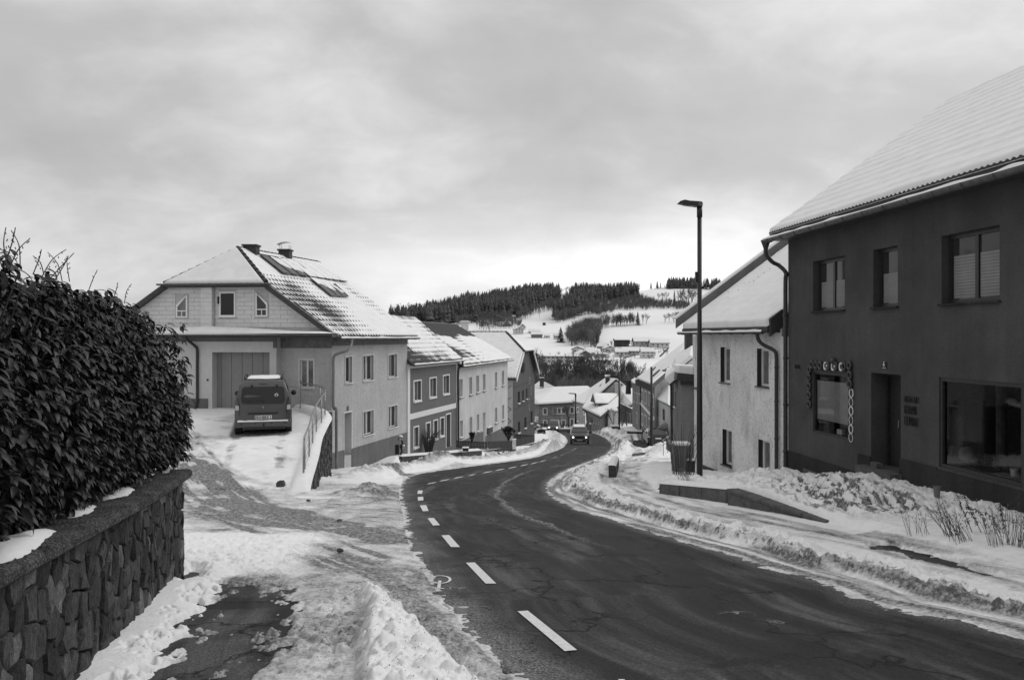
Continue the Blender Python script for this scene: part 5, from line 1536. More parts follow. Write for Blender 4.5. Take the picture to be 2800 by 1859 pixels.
# clay rings strung round the small window
def torus(parent, t, z, R_, r_, mat, o=0.05, tilt=0.0):
    vs = []; fs = []; A_, B_ = 16, 8
    for i in range(A_):
        a = 2 * math.pi * i / A_; ct, st_ = math.cos(a), math.sin(a)
        rr = r_ * (0.8 + 0.35 * vn(np.array([i * 0.7]), np.array([t * 9]), 3)[0])
        for j in range(B_):
            b = 2 * math.pi * j / B_
            q = R_ + rr * math.cos(b)
            vs.append(fH.W(t + q * ct * 0.85, o + rr * math.sin(b) + tilt * ct * R_, z + q * st_))
    for i in range(A_):
        for j in range(B_):
            i2, j2 = (i + 1) % A_, (j + 1) % B_
            fs.append((i * B_ + j, i2 * B_ + j, i2 * B_ + j2, i * B_ + j2))
    return MB().add(vs, fs).build('clay_ring', M[mat], parent, smooth=True)
def cp(x, y): return (2100 + x / 2.613, 800 + y / 2.613)
for (x, y) in ((295, 550), (292, 608), (292, 668), (293, 732), (293, 797), (312, 515), (342, 518), (372, 520), (427, 522), (482, 525), (543, 528), (580, 520), (583, 590), (585, 655)):
    t_, z_ = fH.hit(*cp(x, y), 0.05); torus(hH, t_, z_, 0.085, 0.038, 'ceramic')
for (x, y) in ((410, 523), (465, 528), (522, 530)):
    t_, z_ = fH.hit(*cp(x, y), 0.05); torus(hH, t_, z_, 0.085, 0.022, 'ceramic_w')
for k, (x, y) in enumerate(((592, 718), (590, 782), (591, 845), (590, 912), (590, 975), (589, 1037))):
    t_, z_ = fH.hit(*cp(x, y), 0.04); torus(hH, t_, z_, 0.10, 0.008 if k % 2 else 0.014, 'ceramic_w', 0.03)
t_, z_ = fH.hit(*cp(468, 488), 0.05); m = MB(); c = fH.W(t_, 0.06, z_); m.lathe(c, [(0.075 * math.sin(math.pi * k / 8), -0.085 * math.cos(math.pi * k / 8)) for k in range(9)], 12); m.build('clay_knob', M['ceramic'], hH, smooth=True)
# roof
prH = V(0.9946, 0.104, 0); dH = V(0.104, -0.9946, 0)
runH = 5.3; zeH, zrH = 2.86, 6.62
UH = (prH * runH + V(0, 0, zrH - zeH)); LU = UH.length
OH = V(7.7, 22.2, zeH) - prH * 0.5 - dH * 0.14
roofH, PH, NH = roof_patch(hH, OH, dH, UH.normalized(), LU, 0.0, LH + 0.6, lambda a, v: 1.0 + 0.35 * fbm(a * 0.5, v * 2.5, 3, 9) - 0.25 * sst(0.03, 0.0, v), 0.075, 0.15, 0.42, 640, extra=0.03, seed=41, nv_snow=130, ripple=0.022)
rr0, rr1 = PH(0, 1), PH(LH + 0.6, 1)
snow_roof(hH, [rr0, rr1, rr1 + prH * runH - V(0, 0, 3.8), rr0 + prH * runH - V(0, 0, 3.8)], 0.14, 0.1)
m = MB(); p0 = V(7.7, 22.2, 0); m.poly([V(p0.x, p0.y, -6), V(p0.x, p0.y, zeH + 0.2), V(*(p0 + prH * 4.8)[:2], zrH - 0.2), V(*(p0 + prH * 9.6)[:2], zeH + 0.2), V(*(p0 + prH * 9.6)[:2], -6)]); m.build('gable_wall', M['plaster_h'], hH)
m = MB(); a_ = p0 + prH * 9.6; b_ = a_ + dH * LH; c_ = p0 + dH * LH; m.quad(V(a_.x, a_.y, -6), V(b_.x, b_.y, -6), V(b_.x, b_.y, 3), V(a_.x, a_.y, 3)); m.quad(V(c_.x, c_.y, -6), V(b_.x, b_.y, -6), V(b_.x, b_.y, 6.4), V(c_.x, c_.y, 6.4)); m.build('back_wall', M['plaster_h'], hH)
m = MB(); e0 = PH(0.0, 0, -0.05); e1 = PH(LH + 0.6, 0, -0.05); m.prism([e0, e1, e1 - V(0, 0, 0.16), e0 - V(0, 0, 0.16)], prH * 0.03); m.build('eave_board', M['fascia'], hH)
m = MB(); m.prism([e0 - V(0, 0, 0.12), e1 - V(0, 0, 0.12), e1 + prH * 0.55 - V(0, 0, 0.12), e0 + prH * 0.55 - V(0, 0, 0.12)], (0, 0, -0.03)); m.build('soffit', M['fascia'], hH)
ga = PH(-0.12, 0, 0) - prH * 0.09 + V(0, 0, -0.16); gb = PH(LH + 0.6, 0, 0) - prH * 0.09 + V(0, 0, -0.16)
gutter(hH, ga, gb, 0.10, 'gutter', True, brackets=22)
q = V(7.7, 22.2, 0)
pipe(hH, [V(ga.x, ga.y, ga.z - 0.02) + dH * 0.12, V(ga.x, ga.y, ga.z - 0.22) + dH * 0.12, V(ga.x, ga.y, ga.z - 0.42) + dH * 0.12 + prH * 0.02, V(ga.x, ga.y, ga.z - 0.62) + dH * 0.12 + prH * 0.2, V(ga.x, ga.y, ga.z - 0.70) + dH * 0.1 + prH * 0.38,
          V(q.x, q.y, ga.z - 0.92) - prH * 0.06 - dH * 0.02, V(q.x, q.y, ga.z - 1.2) - prH * 0.06 - dH * 0.04, V(q.x, q.y, 0) - prH * 0.06 - dH * 0.04, V(q.x, q.y, -4.2) - prH * 0.06 - dH * 0.04], 0.06, 'pipe_dark', rings=(0.6, -0.6, -1.9, -3.2))
m = MB(); m.lathe((ga.x + dH.x * 0.12, ga.y + dH.y * 0.12, ga.z - 0.20), [(0.062, -0.05), (0.075, 0.0), (0.12, 0.12), (0.12, 0.16)], 12); m.build('hopper', M['pipe_dark'], hH, smooth=True)

# ================================================================== WHITE HOUSE beside it
hW = house_root('weathered white house with deep dark window reveals between the lamp post and the charcoal house', 7.3, 26.0, -4.9)
dWv = (-0.18, 0.984); fW = Fr((7.92, 23.0), dWv); fW.n = (-0.984, -0.18); LW = 6.35
Lw = math.hypot(0.18, 0.984)
wW = [(1970, 1996, 949, 1046), (2070, 2102, 953, 1057), (1975.5, 2001, 1175, 1272), (2073.5, 2105, 1204, 1300)]
rW = [fW.rect(*w) for w in wW]
tC = fW.hit(1905, 1100)[0]
mb = MB(); wall_open(mb, fW, -1.0, tC, -7, 0.25, rW, 0.22); mb.build('wall', M['plaster_w'], hW)
for i, r in enumerate(rW): window(hW, fW, r, 0.20, 0.075, 0, glass='glass_mid', sill=0.07, sillmat='gutter')
for r in rW:    # a dark sheet over each far-side reveal
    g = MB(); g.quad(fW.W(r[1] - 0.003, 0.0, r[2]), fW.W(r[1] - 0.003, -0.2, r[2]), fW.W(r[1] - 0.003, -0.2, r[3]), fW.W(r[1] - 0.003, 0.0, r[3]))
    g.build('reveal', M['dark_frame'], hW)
cW = fW.W(tC, 0, 0); fW2 = Fr((cW.x, cW.y), (0.19, 0.98)); fW2.n = (-0.98, 0.19)
w5 = fW2.rect(1896, 1900, 945, 1015)
mb = MB(); wall_open(mb, fW2, 0, 4.5, -7, 0.25, [(0.9, 1.7, -0.9, 0.0), (2.6, 3.3, -0.9, 0.0), (1.2, 2.0, -4.0, -2.2)], 0.2); mb.build('wall', M['plaster_w'], hW)
for r in ((0.9, 1.7, -0.9, 0.0), (2.6, 3.3, -0.9, 0.0), (1.2, 2.0, -4.0, -2.2)): window(hW, fW2, r, 0.12, 0.06, 1, sill=0.05)
g = MB(); fW.box(g, 2.0, tC, 0.0, 0.05, -7, -4.62); g.build('rubble_base', M['block'], hW)
g = MB(); fW.box(g, tC - 0.35, tC + 0.0, 0.02, 0.06, -7, -1.95 + 0.02); g.build('corner_strip', M['trim'], hW)
g = MB(); fW.box(g, tC - 0.45, tC + 0.10, 0.0, 0.16, -1.92, -1.86); g.build('ledge', M['concrete'], hW)
# roof: one snow-laden slope falling to the street, verge at its far end
prW = V(0.984, 0.18, 0); dW3 = V(-0.18, 0.984, 0).normalized()
OW = fW.W(0.35, 0.42, 0.30); UWv = prW * 4.7 + V(0, 0, 3.35); LUW = UWv.length
roofW, PW, NW = roof_patch(hW, OW, dW3, UWv.normalized(), LUW, lambda v: -0.0 - 1.1 * v, lambda v: tC - 0.05, lambda a, v: 1.1 + 0.3 * fbm(a, v * 4, 3, 6), 0.10, 0.3, 0.4, 120, tiles=False, extra=0.05, seed=51)
for (px, py) in ((2139, 733), (2110, 748), (2094, 759), (2066, 781), (2024, 806), (2040, 788), (2053, 785), (1996, 828), (1996, 812), (2078, 770)):
    # snow guards poking through
    d_ = V((px - CX) / F, 1, (HY - py) / F); k_ = OW.dot(NW) / d_.dot(NW); c_ = d_ * k_
    m = MB(); m.tube([c_ - dW3 * 0.05, c_ + NW * 0.20 + UWv.normalized() * 0.05, c_ + dW3 * 0.05 + NW * 0.02], 0.008, 4); m.build('snow_guard', M['black'], roofW)
m = MB(); a_ = PW(tC - 0.02, 0, 0.42); b_ = PW(tC - 0.02, 1, 0.42)
m.prism([a_, b_, b_ - V(0, 0, 0.34), a_ - V(0, 0, 0.34)], dW3 * 0.05); bb_ = m.build('barge_board', M['plinth'], hW)
m = MB(); m.prism([a_ + V(0, 0, 0.002), b_ + V(0, 0, 0.002), b_ + dW3 * 0.30, a_ + dW3 * 0.30], (0, 0, 0.07)); m.build('verge_snow', M['csnow'], bb_)
m = MB(); a_ = PW(0, 0, -0.03); b_ = PW(tC + 0.05, 0, -0.03); m.prism([a_, b_, b_ - V(0, 0, 0.16), a_ - V(0, 0, 0.16)], prW * 0.4); m.build('eave_board', M['fascia'], hW)
gutter(hW, PW(0.1, 0, 0) - prW * 0.08 + V(0, 0, -0.16), PW(tC + 0.15, 0, 0) - prW * 0.08 + V(0, 0, -0.16), 0.07, 'pipe_dark', True, brackets=8)
# fire wall stub at the near verge
m = MB(); m.prism([fW.W(0.25, 0.35, 0.0), fW.W(0.25, -0.9, 0.9), fW.W(0.25, -0.9, 1.15), fW.W(0.25, 0.0, 0.78), fW.W(0.25, 0.35, 0.52)], dW3 * 0.12); m.prism([fW.W(-0.6, 0.0, 0.0), fW.W(-0.6, -0.9, 0.6), fW.W(-0.6, -0.9, 0.75), fW.W(-0.6, 0.0, 0.3)], dW3 * 0.85); m.build('fire_wall', M['fascia'], hW)
tp = fW.hit(2124, 1000, 0.08)[0]
pipe(hW, [fW.W(tp + 0.38, 0.50, 0.08), fW.W(tp + 0.38, 0.46, -0.10), fW.W(tp + 0.30, 0.34, -0.25), fW.W(tp + 0.06, 0.12, -0.42), fW.W(tp, 0.09, -0.65), fW.W(tp, 0.09, -1.2), fW.W(tp, 0.09, -5.0)], 0.055, 'pipe_dark', rings=(-0.9, -1.9, -3.0))
shell(hW, [(cW.x + 0.19 * 4.5, cW.y + 0.98 * 4.5), (cW.x + 0.19 * 4.5 + 8, cW.y + 0.98 * 4.5 + 1.5), (16.5, 24.0), (8.3, 22.5)], -7, 0.3, 'plaster_w', skip=(2, 3))
m = MB(); e_ = fW2.W(0.02, 0, 0); m.poly([V(cW.x, cW.y, 0.2), V(*(cW + prW * 4.3)[:2], 3.3), V(*(cW + prW * 8.6)[:2], 0.2)]); m.build('gable_wall', M['plaster_w'], hW)

# ================================================================== street lamps
def lamp(px, base_py, Y, h, r, label, zb=None, arm=0.75, head=True, side=-1):
    x = (px - CX) / F * Y; z = (HY - base_py) / F * Y if zb is None else zb
    t = thing('street_lamp', label, 'street lamp', (x, Y, z), 'street lamps')
    m = MB(); m.tube([V(x, Y, z - 0.4), V(x, Y, z + 1.0), V(x, Y, z + h * 0.55), V(x, Y, z + h * 0.55 + 0.02), V(x, Y, z + h)], [r * 1.35, r * 1.35, r * 1.1, r, r], 14); m.build('pole', M['metal_dark'], t, smooth=True)
    if head:
        m = MB(); zt = z + h
        m.tube([V(x, Y, zt - 0.10), V(x, Y, zt + 0.22)], r * 1.25, 12)
        m.build('collar', M['metal_dark'], t, smooth=True)
        m = MB(); q = [(0.06, 0.30), (0.0, 0.35), (-0.55 * arm / 0.75, 0.37), (-0.80 * arm / 0.75, 0.40), (-1.02 * arm / 0.75, 0.36), (-1.13 * arm / 0.75, 0.30), (-0.55 * arm / 0.75, 0.235), (-0.1, 0.205), (0.06, 0.20)]
        m.prism([V(x - a * side, Y - 0.12, zt + b) for a, b in q], (0, 0.24, 0))
        m.build('lamp_head', M['metal_dark'], t)
        k1, k2 = 0.35 * arm / 0.75, 0.85 * arm / 0.75; m = MB(); m.prism([V(x + side * k1, Y - 0.09, zt + 0.222), V(x + side * k2, Y - 0.09, zt + 0.262), V(x + side * k2, Y + 0.09, zt + 0.262), V(x + side * k1, Y + 0.09, zt + 0.222)], (0, 0, -0.01)); m.build('lens', M['glass_mid'], t)
        m = MB(); m.lathe((x, Y - 0.13, zt + 0.28), [(0.0, 0), (0.07, 0), (0.07, 0.02)], 12, 'y'); m.build('hinge', M['gutter'], t)
    return t
LY = 23.4
lp = lamp(1913, 1322, LY, (1322 - 585) * LY / F, 0.066, 'tall dark street lamp in front of the weathered white house', arm=0.43)
m = MB(); x_ = (1913 - CX) / F * LY; z_ = (HY - 790) / F * LY; m.box(x_ + 0.06, x_ + 0.13, LY - 0.04, LY + 0.04, z_, z_ + 0.08); m.build('bracket', M['metal_dark'], lp); m = MB(); m.box(x_ - 0.13, x_ - 0.06, LY - 0.04, LY + 0.04, z_ + 0.2, z_ + 0.5); m.build('bracket', M['metal_dark'], lp)
lamp(1781.5, 1217, 66, (1217 - 1003) * 66 / F, 0.10, 'dark lamp post standing by the parked black estate car', head=False)
lamp(1693, 1166, 105, (1166 - 1034) * 105 / F, 0.10, 'dark street lamp before the low row house with tall windows', arm=1.1)
lamp(1574, 1172, 128, (1172 - 1081) * 128 / F, 0.12, 'grey street lamp by the small pollard tree', arm=0.8)

# ================================================================== stone wall, coping and laurel hedge (left foreground)
wall = thing('garden_wall', 'rough stone garden wall with a pebbled coping below the laurel hedge', 'stone wall', (-3.2, 6.0, -2.4))
PW0 = (-3.68, 8.85)                       # far corner
dS = (0.237 / math.hypot(1, 0.237), -1 / math.hypot(1, 0.237))
fS = Fr(PW0, dS)
if fS.n[0] < 0: fS.n = (-fS.n[0], -fS.n[1])
LS = 6.6
def topz(t): return float(np.interp(t, [0, 2, 5.2, 6.6], [-1.52, -1.40, -1.12, -1.0]))
def footz(t): return float(base_h(*fS.W(t, 0, 0)[:2])) - 0.08
m = MB()
for k in range(12):
    a, b = LS * k / 12, LS * (k + 1) / 12
    m.quad(fS.W(a, -0.03, footz(a) - 0.3), fS.W(b, -0.03, footz(b) - 0.3), fS.W(b, -0.03, topz(b)), fS.W(a, -0.03, topz(a)))
m.quad(fS.W(0, -0.03, -4), fS.W(0.03, -1.6, -4), fS.W(0.03, -1.6, -1.5), fS.W(0, -0.03, -1.5))
m.build('mortar', M['mortar'], wall)
# stones: Voronoi cells stretched upright
rs_ = random.Random(5)
sites = []
colw = 0.165
for i in range(int(5.9 / colw)):
    h = 1.45; z0 = rs_.uniform(-0.1, 0.0)
    while z0 < h:
        hh = rs_.uniform(0.13, 0.24)
        sites.append((i * colw + rs_.uniform(-0.05, 0.05), z0 + hh / 2)); z0 += hh
ASP = 0.80
cells = []
for i, (sx, sz) in enumerate(sites):
    P_ = [(sx - 0.35, sz - 0.5), (sx + 0.35, sz - 0.5), (sx + 0.35, sz + 0.5), (sx - 0.35, sz + 0.5)]
    for j, (qx, qz) in enumerate(sites):
        if i == j or abs(qx - sx) > 0.7 or abs(qz - sz) > 1.0: continue
        nx, nz = (qx - sx), (qz - sz) * ASP * ASP
        P_ = clip(P_, nx, nz, nx * (sx + qx) / 2 + nz * (sz + qz) / 2)
        if len(P_) < 3: break
    if len(P_) >= 3: cells.append(((sx, sz), P_))
def stone(parent, fr, P_, c, o=0.0, gap=0.004, bulge=0.034, zoff=None, mat='stone', lo=None, hi=None):
    # world = fr.W(t, o, z + offset(t))
    area = 0.5 * abs(sum(P_[k][0] * P_[(k + 1) % len(P_)][1] - P_[(k + 1) % len(P_)][0] * P_[k][1] for k in range(len(P_))))
    if area < 0.004: return
    ring = []
    n = len(P_)
    for k in range(n):
        p, q = P_[k], P_[(k + 1) % n]
        L = math.hypot(q[0] - p[0], q[1] - p[1])
        mcount = 1 if L < 0.12 else 2
        for s in range(mcount):
            u = s / mcount
            ring.append((p[0] + (q[0] - p[0]) * u, p[1] + (q[1] - p[1]) * u))
    cx_ = sum(p[0] for p in ring) / len(ring); cz_ = sum(p[1] for p in ring) / len(ring)
    vs = []; fs = []; R_ = len(ring); b0 = bulge * rs_.uniform(0.55, 1.25)
    tx, tz = rs_.uniform(-0.15, 0.15), rs_.uniform(-0.10, 0.10)
    for lev, (ins, oo) in enumerate(((gap, -0.03), (gap * 1.3, b0 * 0.55), (gap * 2.6 + 0.004, b0))):
        for (px_, pz_) in ring:
            dx_, dz_ = px_ - cx_, pz_ - cz_; l = math.hypot(dx_, dz_) or 1
            jit = rs_.uniform(-0.006, 0.006) if lev else 0
            x_ = px_ - dx_ / l * (ins + jit); z_ = pz_ - dz_ / l * (ins + jit)
            ov = oo + (rs_.uniform(-0.008, 0.010) + dx_ * tx + dz_ * tz if lev else 0)
            t_ = x_; zz2 = z_ + (zoff(t_) if zoff else 0)
            vs.append(fr.W(t_, o + ov, zz2))
    for lev in range(2):
        for k in range(R_):
            a = lev * R_ + k; b = lev * R_ + (k + 1) % R_
            fs.append((a, b, b + R_, a + R_))
    vs.append(fr.W(cx_, o + b0 + rs_.uniform(-0.005, 0.015), cz_ + (zoff(cx_) if zoff else 0)))
    for k in range(R_): fs.append((2 * R_ + k, 2 * R_ + (k + 1) % R_, 3 * R_))
    ob = MB().add(vs, fs).build('stone', M[mat], parent)
    smooth_some(ob, 38)
    return ob
for (c, P_) in cells:
    tq = min(max(c[0], 0), LS)
    H_ = topz(tq) - footz(tq)
    P_ = clip(P_, -1, 0, 0.0); P_ = clip(P_, 1, 0, LS); P_ = clip(P_, 0, 1, H_ + 0.02); P_ = clip(P_, 0, -1, 0.12)
    if len(P_) >= 3: stone(wall, fS, P_, c, zoff=lambda t: footz(t))
# coping slab: rough edged, returns to the left at the far end
K, vs, fs = 90, [], []
prof = [(-0.62, 0.02), (-0.30, 0.03), (0.04, 0.03), (0.085, 0.022), (0.100, -0.005), (0.10, -0.045), (0.075, -0.065), (0.0, -0.065)]
for i in range(K + 1):
    t_ = -0.14 + (LS + 0.14) * i / K
    for j, (o_, h_) in enumerate(prof):
        e = 0.022 * (rs_.random() - 0.5) if j >= 2 else 0.006 * (rs_.random() - 0.5)
        vs.append(fS.W(t_, o_ + e, topz(max(0, t_)) + h_ + e * 0.6))
n_ = len(prof)
for i in range(K):
    for j in range(n_ - 1): a = i * n_ + j; fs.append((a, a + 1, a + n_ + 1, a + n_))
fs.append(tuple(range(n_)))
cop = MB().add(vs, fs).build('coping', M['coping'], wall); smooth_some(cop, 24)
m = MB(); m.prism([fS.W(-0.13, -0.02, topz(0) - 0.06), fS.W(0.50, -0.55, topz(0) - 0.06), fS.W(0.30, -2.2, topz(0) - 0.05), fS.W(-0.13, -2.2, topz(0) - 0.05)], (0, 0, 0.085)); m.build('coping', M['coping'], wall)
m = MB(); q = fS.W(0.35, -0.42, 0); m.box(q.x - 0.07, q.x + 0.07, q.y - 0.07, q.y + 0.07, topz(0), topz(0) + 0.42); m.build('gate_post', M['wood_dark'], wall)
# snow left on the coping
def snow_patch(parent, ctr_t, ctr_o, lt, lo_, h, seed, fr=fS, zt=topz, name='snow_patch'):
    vs = []; fs = []; A_, B_ = 22, 5; rn = random.Random(seed)
    ph_ = [rn.uniform(0, 6.28) for _ in range(4)]
    for b in range(B_ + 1):
        q = b / B_
        for a in range(A_):
            th = 2 * math.pi * a / A_
            rr = (1 + 0.22 * math.sin(2 * th + ph_[0]) + 0.14 * math.sin(3 * th + ph_[1]) + 0.08 * math.sin(5 * th + ph_[2])) * (1 - q * 0.95)
            t_ = ctr_t + lt * rr * math.cos(th); o_ = ctr_o + lo_ * rr * math.sin(th)
            vs.append(fr.W(t_, o_, zt(t_) + 0.028 + h * (1 - (1 - q) ** 3.0)))
    for b in range(B_):
        for a in range(A_): a2 = (a + 1) % A_; fs.append((b * A_ + a, b * A_ + a2, (b + 1) * A_ + a2, (b + 1) * A_ + a))
    fs.append(tuple(B_ * A_ + a for a in range(A_)))
    return MB().add(vs, fs).build(name, M['csnow'], parent, smooth=True)
for (px, py, lt, lo_, h, sd_) in ((45, 1500, 0.46, 0.17, 0.05, 1), (215, 1396, 0.34, 0.10, 0.03, 2), (325, 1354, 0.40, 0.11, 0.035, 3), (390, 1302, 0.26, 0.10, 0.03, 4), (445, 1287, 0.2, 0.08, 0.02, 6)):
    # plan position from the coping plane
    best = None
    for t_ in np.linspace(0, LS, 200):
        for o_ in (-0.5, -0.4, -0.3, -0.2, -0.1, 0.0):
            w_ = fS.W(t_, o_, topz(t_) + 0.03); u_ = CX + F * w_.x / w_.y; v_ = HY - F * w_.z / w_.y
            e = (u_ - px) ** 2 + (v_ - py) ** 2
            if best is None or e < best[0]: best = (e, t_, o_)
    snow_patch(wall, best[1], best[2], lt, lo_, h, sd_)

# laurel hedge
hedge = thing('laurel_hedge', 'dense dark laurel hedge with drooping glossy leaves behind the stone wall', 'hedge', (-4.2, 6.0, -1.3))
def leaf_mesh(kind, rn):
    """one drooping lance-shaped leaf, base at origin, pointing +x; returns verts, faces"""
    L = rn.uniform(0.065, 0.14); w = L * rn.uniform(0.13, 0.19); droop = rn.uniform(0.35, 1.1); fold = rn.uniform(0.25, 0.55)
    N_ = 6; vs = []; fs = []
    x = z = 0.0; ang = rn.uniform(0.0, 0.3)
    for i in range(N_ + 1):
        u = i / N_
        ww = w * math.sin(math.pi * min(1, (u * 0.93 + 0.035))) ** 0.8
        vs += [(x, -ww, z + ww * fold), (x, 0, z), (x, ww, z + ww * fold)]
        ang2 = ang - droop * (u * 1.3)
        x += L / N_ * math.cos(ang2); z += L / N_ * math.sin(ang2)
    for i in range(N_):
        a = i * 3; fs += [(a, a + 1, a + 4, a + 3), (a + 1, a + 2, a + 5, a + 4)]
    return np.array(vs), np.array(fs)
rn = random.Random(8)
LEAVES = [leaf_mesh(0, rn) for _ in range(10)]
def rotm(yaw, pitch, roll):
    cy, sy = math.cos(yaw), math.sin(yaw); cp_, sp = math.cos(pitch), math.sin(pitch); cr, sr = math.cos(roll), math.sin(roll)
    Rz = np.array([[cy, -sy, 0], [sy, cy, 0], [0, 0, 1]]); Ry = np.array([[cp_, 0, sp], [0, 1, 0], [-sp, 0, cp_]]); Rx = np.array([[1, 0, 0], [0, cr, -sr], [0, sr, cr]])
    return Rz @ Ry @ Rx
def hedge_top(t):      # top of the hedge over distance along the wall
    return float(np.interp(t, [-0.4, -0.1, 0.3, 0.8, 1.6, 2.6, 3.6, 4.6, 5.4, 6.6], [-0.75, -0.30, 0.0, 0.15, 0.26, 0.25, 0.27, 0.34, 0.40, 0.42]))
def hedge_front(t, z):   # how far the face bulges over the coping
    zt = topz(max(0, t)); u = (z - zt) / (hedge_top(t) - zt + 1e-6)
    return -0.33 + 0.30 * math.sin(math.pi * min(1, max(0, u)) ** 0.8) + 0.10 * (fbm(np.array([t * 1.6]), np.array([z * 1.9]), 3, 71)[0] - 0.5) - 0.5 * max(0, u - 0.86)
twigs = []
rn = random.Random(21)
for k in range(3700):
    t_ = rn.uniform(-0.35, LS - 0.3)
    zt = topz(max(0, t_)); top_ = hedge_top(t_)
    if rn.random() < 0.24:
        z_ = top_ + rn.gauss(0, 0.05) + 0.03; o_ = hedge_front(t_, top_ - 0.2) - rn.uniform(0.0, 0.9)
    else:
        z_ = zt + 0.02 + (top_ - zt) * rn.random(); o_ = hedge_front(t_, z_) + rn.gauss(0, 0.045) - (0.0 if rn.random() < 0.7 else rn.uniform(0, 0.18))
    twigs.append((t_, o_, z_))
for k in range(420):    # far end of the hedge facing the junction
    z_ = rn.uniform(-1.4, 0.1); twigs.append((-0.25 - 0.3 * math.sin(math.pi * (z_ + 1.5) / 1.7) * rn.random() ** 0.5 + rn.gauss(0, 0.04), -rn.uniform(0.0, 1.1), z_))
LV = []    # every leaf: distance, verts, faces, tone
n3 = np.array([fS.n[0], fS.n[1], 0])
yaw_out = math.atan2(fS.n[1], fS.n[0])
for (t_, o_, z_) in twigs:
    nl = rn.choice((4, 5, 6, 7)); base = np.array(fS.W(t_, o_, z_)); y0 = rn.uniform(0, 6.28)
    tone = rn.random()
    for q in range(nl):
        vs, fs_ = LEAVES[rn.randrange(10)]
        yaw = y0 + q * 2.4 + rn.uniform(-0.3, 0.3)
        # lean outwards
        if math.cos(yaw - yaw_out) < -0.35 and rn.random() < 0.75: yaw += math.pi
        Rm = rotm(yaw, rn.uniform(-0.15, 0.75), rn.uniform(-0.4, 0.4)); sc = rn.uniform(0.75, 1.15)
        w_ = (vs * sc) @ Rm.T + base + np.array([0, 0, 0.012 * q])
        LV.append((float(np.hypot(w_[3, 0], w_[3, 1])), w_, fs_, min(1, max(0, tone * 0.6 + rn.random() * 0.4)), o_))
vis = [i for i, l in enumerate(LV) if (l[1][0, 0] / l[1][0, 1]) > -0.66 and l[4] > -0.18]
vis.sort(key=lambda i: LV[i][0]); pick = set(vis[:290])
o3 = np.array(ORG[hedge.name])
rest = [LV[i] for i in range(len(LV)) if i not in pick]
VV = np.concatenate([l[1] for l in rest]) - o3
nv = LEAVES[0][0].shape[0]
FF = np.concatenate([l[2] + i * nv for i, l in enumerate(rest)])
TN = np.repeat([l[3] for l in rest], nv)
mesh_np('leaves', VV, FF, M['leaf'], hedge, smooth=True, kind='stuff', attrs={'tone': TN})
lmesh = {}
for i in pick:
    l = LV[i]
    ob = mesh_np('leaf', l[1] - l[1][1], l[2], M['leaf'], hedge, smooth=True, attrs={'tone': np.full(nv, l[3])}); ob.location = tuple(l[1][1] - o3)
# branches and dark heart of the hedge
m = MB(); rn = random.Random(3)
for k in range(260):
    t_ = rn.uniform(-0.2, LS - 0.3); zt = topz(max(0, t_)); b = fS.W(t_, -0.55, zt)
    e = fS.W(t_ + rn.uniform(-0.3, 0.3), hedge_front(t_, -0.6) - 0.05, zt + rn.uniform(0.1, 1.0) * (hedge_top(t_) - zt)); mid_ = (b + e) / 2 + V(0, 0, -0.05)
    m.tube([b, mid_, e], [0.012, 0.008, 0.004], 5, cap=False)
m.build('branches', M['wood_dark'], hedge, kind='stuff')
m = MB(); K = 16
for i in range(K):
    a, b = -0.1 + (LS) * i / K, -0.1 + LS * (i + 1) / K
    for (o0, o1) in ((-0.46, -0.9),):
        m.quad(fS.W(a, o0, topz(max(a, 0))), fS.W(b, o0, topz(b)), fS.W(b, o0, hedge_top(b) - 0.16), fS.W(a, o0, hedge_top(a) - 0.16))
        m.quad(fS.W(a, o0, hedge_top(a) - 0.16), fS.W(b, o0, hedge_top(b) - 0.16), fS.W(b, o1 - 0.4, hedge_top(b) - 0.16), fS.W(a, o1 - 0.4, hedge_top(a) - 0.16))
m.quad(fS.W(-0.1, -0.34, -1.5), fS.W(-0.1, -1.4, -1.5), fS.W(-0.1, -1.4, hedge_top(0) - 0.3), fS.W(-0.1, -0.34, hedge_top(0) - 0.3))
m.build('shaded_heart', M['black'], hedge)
# shoots standing above the top
m = MB(); rn = random.Random(17)
for (px, py, px2, py2) in ((10, 700, 42, 622), (20, 705, 16, 622), (25, 705, 82, 652), (90, 720, 113, 682), (115, 725, 181, 682), (140, 728, 202, 692), (150, 735, 187, 700), (170, 740, 130, 690), (55, 700, 30, 630), (240, 770, 266, 738), (5, 700, -20, 640), (120, 722, 90, 700), (190, 740, 183, 700), (310, 790, 322, 772), (340, 800, 360, 776)):
    t0 = None
    Yd = 4.0 + max(0, px) / 470 * 3.6
    a = pt(px, py + 30, Yd); b = pt(px2, py2, Yd + rn.uniform(-0.1, 0.1)); c = (a + b) / 2 + V(rn.uniform(-0.02, 0.02), 0, 0.02)
    m.tube(smooth_line([tuple(a), tuple(c), tuple(b)], 4), [0.0032] * 5 + [0.0025] * 4, 5)
    for k in range(4):
        q = a.lerp(b, 0.3 + k * 0.18); m.tube([q, q + V(rn.uniform(-0.015, 0.015), 0, 0.012)], 0.003, 4)
m.build('bare_shoots', M['twig'], hedge, kind='stuff')
